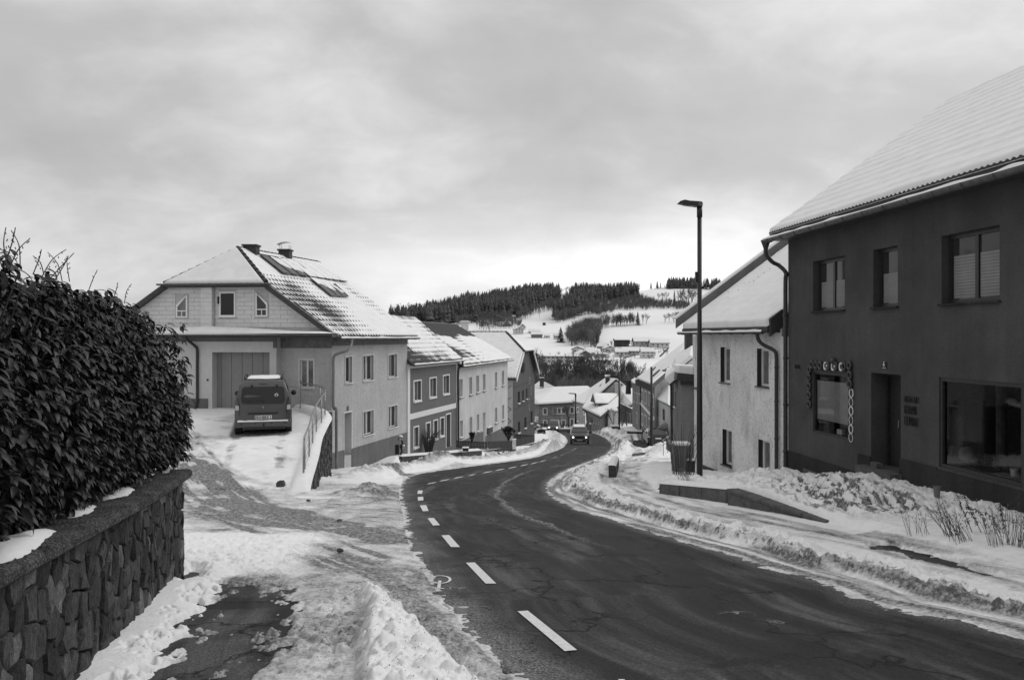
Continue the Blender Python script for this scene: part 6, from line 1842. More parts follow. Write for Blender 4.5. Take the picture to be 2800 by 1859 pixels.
# ================================================================== curved retaining wall with railing
rw_ = thing('retaining_wall', 'curved retaining wall of dark cut stones capped with snow beside the drive', 'retaining wall', (-5.9, 24.0, -4.5))
CL = smooth_line(WALLC, 6)
arc = [0.0]
for a, b in zip(CL[:-1], CL[1:]): arc.append(arc[-1] + math.hypot(b[0] - a[0], b[1] - a[1]))
def cw(s, o, z):
    s = max(0, min(arc[-1] - 1e-4, s)); k = max(i for i in range(len(arc)) if arc[i] <= s); k = min(k, len(CL) - 2)
    u = (s - arc[k]) / (arc[k + 1] - arc[k]); a, b = CL[k], CL[k + 1]
    dx_, dy_ = b[0] - a[0], b[1] - a[1]; L = math.hypot(dx_, dy_); n = (dy_ / L, -dx_ / L)
    return V(a[0] + dx_ * u + n[0] * o, a[1] + dy_ * u + n[1] * o, z)
def wtop(s):
    y = cw(s, 0, 0).y
    return float(np.interp(y, [19.2, 20.0, 22.0, 24.5, 27.0, 31.5], [-3.78, -3.60, -3.38, -3.16, -2.98, -2.78]))
rs_.seed(12); zc0 = -4.95; course = 0.25; row = 0
while zc0 < -2.8:
    s = 0.05 + rs_.uniform(0, 0.3)
    while s < arc[-1] - 0.1:
        L = rs_.uniform(0.28, 0.52); s1_ = min(s + L, arc[-1])
        zt = wtop((s + s1_) / 2); q = cw((s + s1_) / 2, 0.2, 0); zg = -float(Dr(q.y)) - 0.1
        if zc0 < zt - 0.10 and zc0 + course > zg:
            z1_ = min(zc0 + course - 0.015, zt)
            m = MB(); j = lambda: rs_.uniform(-0.015, 0.02); b0 = rs_.uniform(0.0, 0.05)
            A8 = [cw(s + 0.012, -0.12, zc0), cw(s1_ - 0.012, -0.12, zc0), cw(s1_ - 0.012, -0.12, z1_), cw(s + 0.012, -0.12, z1_),
                  cw(s + 0.015, 0.14, zc0 + 0.01), cw(s1_ - 0.015, 0.14, zc0 + 0.01), cw(s1_ - 0.015, 0.14, z1_ - 0.01), cw(s + 0.015, 0.14, z1_ - 0.01),
                  cw(s + 0.05, 0.19 + b0 + j(), zc0 + 0.04), cw(s1_ - 0.05, 0.19 + b0 + j(), zc0 + 0.04), cw(s1_ - 0.05, 0.19 + b0 + j(), z1_ - 0.04), cw(s + 0.05, 0.19 + b0 + j(), z1_ - 0.03)]
            fs = [(0, 1, 2, 3)]
            for lv in (0, 4):
                for k in range(4): fs.append((lv + k, lv + (k + 1) % 4, lv + 4 + (k + 1) % 4, lv + 4 + k))
            fs.append((8, 9, 10, 11)); m.add(A8, fs); ob = m.build('stone', M['block'], rw_); smooth_some(ob, 35)
        s = s1_
    zc0 += course; row += 1
m = MB(); nk = 60
for k in range(nk):
    a, b = arc[-1] * k / nk, arc[-1] * (k + 1) / nk
    m.quad(cw(a, 0.10, -5.4), cw(b, 0.10, -5.4), cw(b, 0.10, wtop(b) - 0.02), cw(a, 0.10, wtop(a) - 0.02))
    m.quad(cw(a, -0.16, -4.6), cw(b, -0.16, -4.6), cw(b, -0.16, wtop(b) - 0.02), cw(a, -0.16, wtop(a) - 0.02))
    m.quad(cw(a, -0.16, wtop(a) - 0.02), cw(b, -0.16, wtop(b) - 0.02), cw(b, 0.10, wtop(b) - 0.02), cw(a, 0.10, wtop(a) - 0.02))
m.quad(cw(0, -0.16, -4.8), cw(0, 0.16, -4.8), cw(0, 0.16, wtop(0)), cw(0, -0.16, wtop(0)))
m.build('core', M['mortar'], rw_)
vs = []; fs = []; J = 8
for k in range(nk * 2 + 1):
    s = arc[-1] * k / (nk * 2)
    for j in range(J + 1):
        u = j / J; o_ = -0.34 + 0.58 * u; sag = 0.0
        h = 0.02 + (0.13 + 0.05 * (fbm(np.array([s * 1.5]), np.array([u * 2]), 3, 8)[0] - 0.5)) * (1 - (2 * u - 1) ** 4) - (0.20 * (1 - u) ** 3)
        vs.append(cw(s, o_, wtop(s) + h * min(1, (k + 1) / 5)))
for k in range(nk * 2):
    for j in range(J): a = k * (J + 1) + j; fs.append((a, a + 1, a + J + 2, a + J + 1))
MB().add(vs, fs).build('snow_cap', M['csnow'], rw_, smooth=True)
rail = thing('driveway_railing', 'bent steel handrail with thin wires on the curved wall beside the van', 'railing', (-5.9, 24.0, -3.3))
ss = [arc[-1] * k for k in (0.10, 0.20, 0.33, 0.46, 0.59, 0.72, 0.85, 0.99)]
def railz(s): return wtop(s) + 0.98
for s in ss:
    b = cw(s, 0, wtop(s)); m = MB(); m.tube([b, V(b.x, b.y, railz(s))], 0.022, 8); m.build('post', M['steel'], rail, smooth=True)
m = MB(); b = cw(ss[0] - 0.3, 0, 0)
m.tube(smooth_line([tuple(V(b.x, b.y, wtop(0) - 0.1)), tuple(V(b.x, b.y, wtop(0) + 0.70)), tuple(cw(ss[0] - 0.12, 0, railz(ss[0]) - 0.08))] + [tuple(cw(s, 0, railz(s))) for s in ss], 4), 0.026, 8)
h0 = cw(ss[-1], 0, railz(ss[-1])); h1 = fG.W(0.9, 0.5, -1.95)
m.build('handrail', M['steel'], rail, smooth=True)
m = MB()
back_rail = [tuple(cw(ss[-1], 0, railz(ss[-1]) + 0.06)), tuple(fG.W(1.0, 0.75, -1.97)), tuple(fG.W(2.3, 0.62, -1.90)), tuple(fG.W(3.4, 0.6, -1.86))]
for a, b in zip(back_rail[:-1], back_rail[1:]): m.tube([a, b], 0.024, 8)
m.build('handrail', M['steel'], rail, smooth=True)
for q in back_rail[1:]:
    m = MB(); m.tube([V(*q), V(q[0], q[1], -3.0)], 0.020, 6); m.build('post', M['steel'], rail)
m = MB()
for k in range(1, 5):
    for a, b in zip(ss[:-1], ss[1:]): m.tube([cw(a, 0, wtop(a) + 0.18 * k), cw(b, 0, wtop(b) + 0.18 * k)], 0.006, 4)
    for a, b in zip(back_rail[:-1], back_rail[1:]): m.tube([V(a[0], a[1], a[2] - 0.19 * k), V(b[0], b[1], b[2] - 0.19 * k)], 0.006, 4)
m.build('rail_wires', M['steel'], rail)
# rock lying by the near end of the wall
def rock(px, py, r, label, xy=None, name='loose_rock', cat='rock', seed=1, mat='block', flat=0.6, sink=0.25):
    x, y = xy or gxy(px, py); z = float(base_h(x, y)) + 0.05; rn = random.Random(seed)
    m = MB(); vs = []; A_, B_ = 9, 5
    for b in range(B_ + 1):
        th = math.pi * b / B_
        for a in range(A_):
            ph_ = 2 * math.pi * a / A_; q = r * (0.8 + 0.4 * rn.random())
            vs.append((x + q * math.sin(th) * math.cos(ph_), y + q * math.sin(th) * math.sin(ph_), z + r * sink + q * math.cos(th) * flat))
    fs = [(b * A_ + a, b * A_ + (a + 1) % A_, (b + 1) * A_ + (a + 1) % A_, (b + 1) * A_ + a) for b in range(B_) for a in range(A_)]
    o = m.add(vs, fs).build(name, M[mat], loc=(x, y, z)); return setp(o, label, cat)
rock(770, 1340, 0.12, 'dark angular rock in the snow left of the curved wall foot', xy=(-5.75, 19.8), seed=3, flat=0.9)
rock(928, 1432, 0.05, 'small flat rock on the trodden snow by the side street', seed=5, flat=0.4)
rock(930, 1517, 0.045, 'dark lump of ice on the trodden snow near the side street', seed=7, flat=0.6)
rock(843, 1376, 0.05, 'small stone at the snow edge below the curved wall', seed=9, flat=0.5)

# ================================================================== low block walls, fences and front gardens of the left row
def gz(x, y): return float(base_h(x, y))
def low_wall(pA, pB, hA_, hB_, label, blocks, zA=None, zB=None, snow=0.10, depth=0.25, cap=True, mat='block'):
    A = gxy(*pA); B = gxy(*pB); zA = -float(Dr(A[1])); zB = -float(Dr(B[1]))
    t = thing('low_wall', label, 'low wall', (A[0], A[1], zA))
    d = (B[0] - A[0], B[1] - A[1]); L = math.hypot(*d); fr = Fr(A, d)
    c = (CX, 0)
    if fr.n[1] > 0: fr.n = (-fr.n[0], -fr.n[1])
    for k in range(blocks):
        a, b = L * k / blocks, L * (k + 1) / blocks; u0, u1 = k / blocks, (k + 1) / blocks
        z0, z1 = zA + (zB - zA) * u0, zA + (zB - zA) * u1; h0, h1 = hA_ + (hB_ - hA_) * u0, hA_ + (hB_ - hA_) * u1
        e = rs_.uniform(0, 0.02); g_ = 0.008
        m = MB(); P8 = [fr.W(a + g_, e, z0 - 0.3), fr.W(b - g_, e, z1 - 0.3), fr.W(b - g_, e, z1 + h1), fr.W(a + g_, e, z0 + h0)]
        m.prism(P8, V(-fr.n[0], -fr.n[1], 0) * depth); ob = m.build('block', M[mat], t)
        bv = ob.modifiers.new('bevel', 'BEVEL'); bv.width = 0.012; bv.segments = 1
    if snow:
        K = max(12, blocks * 3); vs = []; fs = []; J = 6
        for k in range(K + 1):
            u = k / K
            for j in range(J + 1):
                w = j / J; hh = snow * (1 - (2 * w - 1) ** 4) * (0.8 + 0.5 * fbm(np.array([u * L * 1.5]), np.array([w]), 3, 91)[0]) * min(1, (k + 0.3) / 2, (K - k + 0.3) / 2)
                vs.append(fr.W(L * u, 0.01 - (depth + 0.05) * w, zA + (zB - zA) * u + hA_ + (hB_ - hA_) * u + 0.004 + hh))
        for k in range(K):
            for j in range(J): a = k * (J + 1) + j; fs.append((a, a + 1, a + J + 2, a + J + 1))
        MB().add(vs, fs).build('snow_cap', M['csnow'], t, smooth=True)
    return t, fr, L
low_wall((1098, 1268), (1318, 1252), 0.33, 0.42, 'long low block wall below the garden of the slate grey house', 20)
low_wall((1322, 1250), (1411, 1236), 0.36, 0.42, 'low block wall below the solid dark fence panels', 10)
low_wall((1413, 1234), (1467, 1223), 0.36, 0.42, 'short low block wall right of the white gate post', 6)
def ground_pt(px, py, up=0.0):
    x, y = gxy(px, py); return V(x, y, gz(x, y) + up)
def on_depth(px, py, Y): return pt(px, py, Y)
def fence(pA, pB, n, hpx, label, solid=False, slat=0.6, name='picket_fence', Ya=None, Yb=None, capt=True, mat='fence'):
    """pA,pB: top corners in the picture with depths; hpx heights there"""
    A = pt(pA[0], pA[1], Ya); B = pt(pB[0], pB[1], Yb); hA_ = hpx[0] * Ya / F; hB_ = hpx[1] * Yb / F
    t = thing(name, label, 'fence', (A.x, A.y, A.z - hA_)); d = (B - A); nrm = V(-d.y, d.x, 0).normalized() * 0.025
    for k in range(n):
        u0 = (k + (0.5 - slat / 2)) / n; u1 = (k + (0.5 + slat / 2)) / n
        a = A.lerp(B, u0); b = A.lerp(B, u1); h = hA_ + (hB_ - hA_) * u0
        m = MB(); m.prism([a - V(0, 0, h), b - V(0, 0, h), b, (a + b) / 2 + V(0, 0, 0.03 if not solid else 0), a], nrm); m.build('slat' if not solid else 'panel', M[mat], t)
    for f_ in (0.15, 0.8):
        a = A - V(0, 0, hA_ * f_) + nrm * 1.1; b = B - V(0, 0, hB_ * f_) + nrm * 1.1
        m = MB(); m.prism([a, b, b + V(0, 0, 0.06), a + V(0, 0, 0.06)], nrm); m.build('rail', M[mat], t)
    return t
fence((1249, 1205), (1334, 1209), 20, (20, 20), 'dark picket fence in front of the off-white house', Ya=43.0, Yb=45.5)
fence((1336, 1207), (1401, 1204), 4, (21, 19), 'solid dark board fence left of the white gate post', solid=True, slat=0.97, name='board_fence', Ya=45.7, Yb=50)
fence((1411, 1201), (1461, 1191), 4, (20, 18), 'solid dark board fence right of the white gate post', solid=True, slat=0.97, name='board_fence', Ya=51, Yb=57)
fence((1406, 1187), (1461, 1191), 14, (16, 10), 'dark picket fence below the dark gable house', Ya=58, Yb=59)
t = thing('gate_post', 'square white gate post between the solid board fences', 'gate post', tuple(pt(1406, 1221, 50.5)))
a = pt(1401.5, 1202, 50.5); b = pt(1411, 1202, 50.5); m = MB(); m.box(a.x, b.x, 50.45, 50.7, (HY - 1228) / F * 50.5, a.z); m.build('post', M['trim'], t)
m = MB(); m.box(a.x - 0.02, b.x + 0.02, 50.43, 50.72, a.z + 0.001, a.z + 0.05); m.build('snow_cap', M['csnow'], t)
# garden sculpture of polished balls
sc = thing('ball_sculpture', 'garden sculpture with two mirror balls on a curved dark stem', 'sculpture', tuple(pt(1093, 1240, 35.5)))
def ball(c, r, mat, par, name):
    m = MB(); m.lathe(c, [(r * math.sin(math.pi * k / 14), -r * math.cos(math.pi * k / 14)) for k in range(15)], 18); return m.build(name, M[mat], par, smooth=True)
b1_ = pt(1095, 1197, 35.5); b2_ = pt(1103, 1221, 35.5); b3_ = pt(1087, 1217, 35.5)
for b, r in ((b1_, 0.125), (b2_, 0.085)):
    o = ball(b, r, 'sphere', sc, 'mirror_ball')
    m = MB(); m.lathe(b, [(r * 1.04 * math.sin(q), r * 1.04 * math.cos(q)) for q in np.linspace(0.0, 0.8, 6)], 16); m.build('ball_snow', M['csnow'], o, smooth=True)
m = MB(); m.tube(smooth_line([tuple(pt(1095, 1243, 35.5)), tuple(pt(1099, 1232, 35.5)), tuple(pt(1095, 1220, 35.5)), tuple(pt(1101, 1211, 35.5)), tuple(b1_)], 4), 0.04, 8); m.build('stem', M['metal_dark'], sc, smooth=True)
m = MB(); m.box(b3_.x - 0.10, b3_.x + 0.06, 35.4, 35.6, b3_.z - 0.4, b3_.z + 0.02); m.build('plinth_block', M['black'], sc)
# dry ornamental grass and shrubs
def blades(c, n, h, r, seed, w=0.006, lean=0.35, curl=0.3):
    rn = random.Random(seed); m = MB()
    for k in range(n):
        a = rn.uniform(0, 6.28); rr = r * rn.random() ** 0.5; b = V(c[0] + rr * 0.35 * math.cos(a), c[1] + rr * 0.35 * math.sin(a), c[2] - 0.05)
        hh = h * rn.uniform(0.55, 1.05); l = lean * rn.uniform(0.3, 1.2)
        p1 = b + V(math.cos(a) * l * hh * 0.35, math.sin(a) * l * hh * 0.35, hh * 0.6); p2 = b + V(math.cos(a) * l * hh * (0.8 + curl), math.sin(a) * l * hh * (0.8 + curl), hh * (1 - curl * rn.random() * 0.5))
        m.tube([b, p1, p2], [w, w * 0.8, w * 0.35], 3, cap=False)
    return m
def plant(name, label, cat, mb, loc, mat, part='stems'):
    t = thing(name, label, cat, tuple(loc)); mb.build(part, M[mat], t, kind='stuff'); return t
c = pt(1172, 1234, 40.5); plant('ornamental_grass', 'tall dry ornamental grass before the slate grey house windows', 'grass clump', blades(c, 170, 1.25, 0.5, 4, 0.009, 0.38), c, 'twig')
def twiggy(c, h, seed, n=4, spread=0.5, r0=0.02, depth=4, mat='twig_dark', leafy=0.0, leaf=0.03):
    rn = random.Random(seed); m = MB()
    def go(p, d, L, r, k):
        q = p + d * L; m.tube([p, q], [r, r * 0.7], 4, cap=False)
        if leafy and k <= 2:
            for _ in range(int(3 * leafy)):
                s = p.lerp(q, rn.random()); e = V(rn.uniform(-1, 1), rn.uniform(-1, 1), rn.uniform(-0.5, 1)).normalized() * leaf; f_ = e.cross(V(rn.uniform(-1, 1), rn.uniform(-1, 1), 1)).normalized() * leaf * 0.4
                m.poly([s, s + e * 0.5 + f_, s + e, s + e * 0.5 - f_])
        if k == 0: return
        for _ in range(rn.choice((2, 3))):
            nd = (d + V(rn.uniform(-1, 1), rn.uniform(-1, 1), rn.uniform(-0.3, 0.8)) * spread).normalized(); go(q, nd, L * rn.uniform(0.6, 0.85), r * 0.65, k - 1)
    for i in range(n):
        go(Vector(c), V(rn.uniform(-0.5, 0.5), rn.uniform(-0.5, 0.5), 1).normalized(), h * 0.32, r0, depth)
    return m
c = pt(1290, 1209, 43.8); plant('leafy_shrub', 'dark leafy shrub behind the picket fence of the off-white house', 'shrub', twiggy(c, 0.75, 7, 10, 0.4, 0.012, 2, leafy=1.6, leaf=0.08), c, 'twig_dark', 'branches')
c = pt(1391, 1205, 54); plant('climbing_shrub', 'dark shrub at the corner between off-white and dark house', 'shrub', twiggy(c, 1.3, 9, 10, 0.35, 0.02, 2, leafy=2, leaf=0.11), c, 'twig_dark', 'branches')
c = pt(1273, 1233, 42); m = MB(); m.box(c.x - 0.15, c.x + 0.15, 41.9, 42.2, c.z, c.z + 0.16)
t = thing('snowy_planter', 'small dark planter in the snow of the left gardens', 'planter', tuple(c)); m.build('box', M['black'], t); m = MB(); m.box(c.x - 0.17, c.x + 0.17, 41.88, 42.22, c.z + 0.161, c.z + 0.21); m.build('snow_cap', M['csnow'], t)

# ================================================================== vehicles
def loft(outline, wfun, r=0.10):
    """rounded body: outline = closed (y,z) side profile, wfun(y,z)= half width"""
    n = len(outline); cy = sum(p[0] for p in outline) / n; cz = sum(p[1] for p in outline) / n
    lv = [(-1, r), (-0.985, r * 0.42), (-0.93, r * 0.10), (-0.6, 0), (0, 0), (0.6, 0), (0.93, r * 0.10), (0.985, r * 0.42), (1, r)]
    vs = []; fs = []
    for s, ins in lv:
        for (y, z) in outline:
            dy_, dz_ = y - cy, z - cz; l = math.hypot(dy_, dz_)
            y2, z2 = y - dy_ / l * ins, z - dz_ / l * ins
            vs.append((s * wfun(y, z), y2, z2))
    for i in range(len(lv) - 1):
        for k in range(n): fs.append((i * n + k, i * n + (k + 1) % n, (i + 1) * n + (k + 1) % n, (i + 1) * n + k))
    fs.append(tuple(range(n))); fs.append(tuple(range((len(lv) - 1) * n, len(lv) * n))[::-1])
    return MB().add(vs, fs)
def wheel(t, x, y, r, w=0.20, side=1):
    m = MB(); m.lathe((x, y, r), [(r * 0.62, -w / 2), (r * 0.95, -w / 2), (r, -w * 0.35), (r, w * 0.35), (r * 0.95, w / 2), (r * 0.62, w / 2)], 24, 'x'); wh = m.build('wheel', M['tyre'], t, smooth=False, local=True)
    m = MB(); m.lathe((x, y, r), [(0, side * w * 0.36), (r * 0.25, side * w * 0.42), (r * 0.60, side * w * 0.30), (r * 0.62, side * w * 0.45)], 20, 'x'); m.build('rim', M['rim'], wh, local=True)
def qbox(t, name, mat, x0, x1, y0, y1, z0, z1, par=None, bev=0.0):
    m = MB(); m.box(x0, x1, y0, y1, z0, z1); o = m.build(name, M[mat], par or t, local=True)
    if bev: b = o.modifiers.new('bevel', 'BEVEL'); b.width = bev; b.segments = 2
    return o
# --- grey van, rear toward the camera. local y: front = +y, rear face at y = 0
gx_, gy_ = -8.22, 26.3
van = thing('parked_van', 'grey family van parked tail first on the snowy drive, snow on its roof', 'van', (gx_, gy_, float((HY - 1187) / F * 26.3)), rotz=math.radians(15.5))
def wv(y, z): return float(np.interp(z, [0.2, 0.5, 0.95, 1.25, 1.62, 1.80], [0.84, 0.90, 0.90, 0.86, 0.73, 0.64]))
ol = [(0.16, 0.28), (0.02, 0.34), (0.0, 0.42), (0.03, 0.56), (0.05, 0.75), (0.06, 0.95), (0.12, 1.25), (0.24, 1.60), (0.34, 1.74), (0.55, 1.80), (1.4, 1.83), (2.4, 1.80), (2.75, 1.70), (3.35, 1.12), (3.6, 1.03), (4.15, 0.92), (4.34, 0.76), (4.38, 0.5), (4.34, 0.3), (4.1, 0.24), (2.2, 0.22), (0.5, 0.24)]
body = loft(ol, wv, 0.10).build('body', M['car_van'], van, local=True); smooth_some(body, 35)
m = MB(); gl_ = [(-0.60, 1.56), (0.60, 1.56), (0.665, 1.50), (0.70, 1.16), (0.67, 1.04), (0.60, 0.99), (-0.60, 0.99), (-0.67, 1.04), (-0.70, 1.16), (-0.665, 1.50)]
def yr(z): return float(np.interp(z, [0.42, 0.75, 0.95, 1.25, 1.6, 1.74], [0.0, 0.05, 0.06, 0.12, 0.24, 0.34]))
m.prism([V(x, yr(z) - 0.012, z) for x, z in gl_], (0, 0.02, 0)); rgl = m.build('rear_window', M['glass_dk'], van, local=True)
m = MB(); m.lathe((0.42, yr(1.28) - 0.016, 1.28), [(0, 0), (0.06, 0), (0.06, 0.003)], 16, 'y'); m.build('round_sticker', M['plate_w'], rgl, local=True)
m = MB(); m.lathe((0.42, yr(1.28) - 0.020, 1.28), [(0.0, 0), (0.035, 0), (0.035, 0.003)], 6, 'y'); m.build('sticker_emblem', M['gutter'], rgl, local=True)
m = MB(); m.tube([V(-0.02, yr(1.10) - 0.03, 1.10), V(-0.40, yr(1.07) - 0.03, 1.07), V(-0.52, yr(1.09) - 0.03, 1.09)], 0.012, 5); m.lathe((0.0, yr(1.09) - 0.03, 1.09), [(0, -0.03), (0.04, -0.02), (0.045, 0.02)], 10, 'y'); m.build('wiper', M['car_trim'], rgl, local=True)
for sx in (-0.36, 0.43): qbox(van, 'window_hinge', 'car_trim', sx - 0.03, sx + 0.03, yr(1.58) - 0.05, yr(1.58) + 0.02, 1.53, 1.62)
qbox(van, 'high_brake_light', 'lamp_red', -0.13, 0.13, yr(1.66) - 0.03, yr(1.66), 1.635, 1.655)
for s in (-1, 1):
    m = MB(); m.prism([V(s * 0.885, 0.10, 0.62), V(s * 0.74, 0.035, 0.62), V(s * 0.745, 0.04, 0.98), V(s * 0.80, 0.10, 1.22), V(s * 0.865, 0.18, 1.20), V(s * 0.895, 0.13, 0.95)], (0, 0.06, 0))
    tl_ = m.build('tail_light', M['lamp_red'], van, local=True)
    m = MB(); m.prism([V(s * 0.875, 0.075, 0.80), V(s * 0.755, 0.026, 0.80), V(s * 0.76, 0.032, 0.94), V(s * 0.87, 0.085, 0.97)], (0, 0.03, 0)); m.build('clear_lens', M['lamp_clear'], tl_, local=True)
    m = MB(); m.tube(smooth_line([(s * 0.60, 0.50, 1.79), (s * 0.61, 0.62, 1.87), (s * 0.61, 0.9, 1.89), (s * 0.61, 2.1, 1.89), (s * 0.60, 2.4, 1.80)], 3), 0.022, 6); m.build('roof_rail', M['car_trim'], van, local=True, smooth=True)
    m = MB(); m.lathe((s * 0.985, 3.0, 1.16), [(0.0, -0.07), (0.08, -0.06), (0.10, 0.0), (0.085, 0.06), (0.0, 0.07)], 12, 'y'); m.build('wing_mirror', M['car_trim'], van, local=True, smooth=True)
    m = MB(); m.prism([V(s * 0.875, 0.55, 1.02), V(s * 0.875, 1.5, 1.02), V(s * 0.765, 1.5, 1.56), V(s * 0.765, 0.75, 1.56)], V(s * 0.012, 0, 0)); m.build('side_window', M['glass_dk'], van, local=True)
    m = MB(); m.prism([V(s * 0.875, 1.6, 1.02), V(s * 0.875, 3.2, 1.02), V(s * 0.765, 2.6, 1.56), V(s * 0.765, 1.6, 1.56)], V(s * 0.012, 0, 0)); m.build('side_window', M['glass_dk'], van, local=True)
    for y in (0.72, 3.45): wheel(van, s * 0.79, y, 0.315, 0.20, s)
    m = MB(); m.lathe((s * 0.80, 0.72, 0.33), [(0.40, -0.115), (0.40, 0.115), (0.33, 0.115)], 20, 'x'); m.build('wheel_arch', M['car_trim'], van, local=True)
bp_ = MB(); bp_.prism([V(-0.87, 0.02, 0.26), V(-0.885, -0.03, 0.42), V(-0.84, -0.055, 0.44), V(0.84, -0.055, 0.44), V(0.885, -0.03, 0.42), V(0.87, 0.02, 0.26), V(0.60, -0.05, 0.22), V(-0.60, -0.05, 0.22)][::1], (0, 0.001, 0))
m = MB(); m.prism([V(-0.875, -0.02, 0.22), V(0.875, -0.02, 0.22), V(0.89, -0.045, 0.32), V(0.88, -0.05, 0.42), V(-0.88, -0.05, 0.42), V(-0.89, -0.045, 0.32)], (0, 0.12, 0)); bm = m.build('bumper', M['car_van'], van, local=True); b_ = bm.modifiers.new('bevel', 'BEVEL'); b_.width = 0.03; b_.segments = 2
for sx in (-0.68, -0.25, 0.27, 0.70): m = MB(); m.lathe((sx, -0.056, 0.36), [(0, 0), (0.022, 0), (0.022, 0.01)], 8, 'y'); m.build('parking_sensor', M['black'], van, local=True)
qbox(van, 'bumper_skirt', 'car_trim', -0.58, 0.58, -0.045, 0.05, 0.17, 0.235)
m = MB(); vs = []; fs = []
for k in range(41):
    x = -0.80 + 1.6 * k / 40; h = 0.03 + 0.02 * vn(np.array([k * 0.35]), np.array([0.0]), 2)[0]
    vs += [(x, -0.05, 0.422), (x, -0.045, 0.422 + h), (x, 0.03, 0.43 + h), (x, 0.06, 0.43)]
for k in range(40):
    for j in range(3): fs.append((k * 4 + j, k * 4 + j + 1, k * 4 + j + 5, k * 4 + j + 4))
m.add(vs, fs).build('bumper_snow', M['csnow'], van, local=True, smooth=True)
qbox(van, 'tailgate_grip', 'car_trim', -0.48, 0.48, 0.028, 0.06, 0.655, 0.715, bev=0.01)
np_ = qbox(van, 'number_plate', 'plate_w', -0.28, 0.28, 0.005, 0.03, 0.50, 0.625)
qbox(van, 'plate_band', 'gutter', -0.275, -0.235, 0.002, 0.005, 0.505, 0.62, np_)
qbox(van, 'plate_frame', 'black', -0.29, 0.29, 0.010, 0.04, 0.488, 0.635)
cu = bpy.data.curves.new('plate_text', 'FONT'); cu.body = 'RO\u2022BIKE 2'; cu.size = 0.135; cu.extrude = 0.002; cu.offset = 0.003; cu.materials.append(M['plate_k'])
ob = bpy.data.objects.new('plate_text', cu); SC.collection.objects.link(ob); ob.parent = np_; ob.rotation_euler = (math.radians(90), 0, 0); ob.location = (-0.215, 0.002, 0.515)
bpy.context.view_layer.update(); ob.scale = (0.47 / max(ob.dimensions.x, 0.1), 1, 1); bpy.context.view_layer.update(); to_mesh(ob)
m = MB()      # rampant badge, simplified to its outline
m.prism([V(-0.035, 0.04, 0.84), V(-0.012, 0.04, 0.865), V(-0.02, 0.04, 0.90), V(-0.005, 0.04, 0.925), V(0.025, 0.04, 0.92), V(0.012, 0.04, 0.895), V(0.04, 0.04, 0.885), V(0.012, 0.04, 0.872), V(0.03, 0.04, 0.838), V(0.0, 0.04, 0.858)], (0, 0.012, 0)); m.build('badge', M['steel'], van, local=True)
m = MB(); vs = []; fs = []
for i in range(15):
    for j in range(15):
        u, v = i / 14, j / 14; e = min(u, 1 - u, v, 1 - v) * 14
        y = 0.52 + 1.9 * v; x = (u - 0.5) * 1.06
        vs.append((x, y, 1.80 + 0.03 * math.sin(math.pi * v) + 0.035 * min(1, e) + 0.012 * vn(np.array([u * 5]), np.array([v * 6]), 8)[0]))
for i in range(14):
    for j in range(14): a = i * 15 + j; fs.append((a, a + 1, a + 16, a + 15))
m.add(vs, fs).build('roof_snow', M['csnow'], van, local=True, smooth=True)
m = MB(); m.tube([V(0.02, -0.03, 0.35), V(0.02, -0.10, 0.30)], 0.025, 6); m.build('tow_hook', M['black'], van, local=True)
m = MB()
for s in (-1, 1): m.box(s * 0.86 - 0.06, s * 0.86 + 0.02, 1.05, 1.07, 0.12, 0.32)
m.build('mud_flap', M['tyre'], van, local=True)

# --- dark off-roader coming up the road with its lights on
cx_, cy_ = gxy(1585, 1216)
jeep = thing('oncoming_car', 'dark boxy off-road car driving uphill with lit headlights', 'car', (cx_, cy_, gz(cx_, cy_) + 0.005), rotz=math.radians(-4))
jeep.scale = (1, 1, 0.86)
def wj(y, z): return float(np.interp(z, [0.3, 0.6, 1.05, 1.2, 1.7], [0.90, 0.94, 0.93, 0.86, 0.68]))
ol = [(0.10, 0.42), (0.0, 0.50), (0.0, 0.62), (0.03, 0.98), (0.10, 1.06), (1.15, 1.16), (1.30, 1.20), (1.95, 1.64), (2.1, 1.70), (3.2, 1.74), (4.35, 1.68), (4.6, 1.2), (4.65, 0.6), (4.6, 0.42), (2.4, 0.38)]
b_ = loft(ol, wj, 0.07).build('body', M['car_dark'], jeep, local=True); smooth_some(b_, 30)
m = MB(); m.prism([V(-0.74, 1.36, 1.235), V(0.74, 1.36, 1.235), V(0.60, 1.93, 1.615), V(-0.60, 1.93, 1.615)], (0, -0.015, 0.02)); m.build('windscreen', M['glass'], jeep, local=True)
gr = qbox(jeep, 'grille', 'black', -0.42, 0.42, -0.012, 0.02, 0.72, 0.96)
for k in range(7): qbox(jeep, 'grille_bar', 'gutter', -0.40 + k * 0.125 - 0.012, -0.40 + k * 0.125 + 0.012, -0.025, -0.013, 0.73, 0.95, gr)
qbox(jeep, 'bumper_bar', 'steel', -0.85, 0.85, -0.06, 0.0, 0.60, 0.66)
qbox(jeep, 'bumper', 'car_trim', -0.90, 0.90, -0.08, 0.03, 0.30, 0.595, bev=0.03)
pl_ = qbox(jeep, 'number_plate', 'plate_w', -0.25, 0.25, -0.095, -0.08, 0.47, 0.57)
qbox(jeep, 'plate_mark', 'plate_k', -0.20, 0.20, -0.098, -0.0955, 0.50, 0.54, pl_)
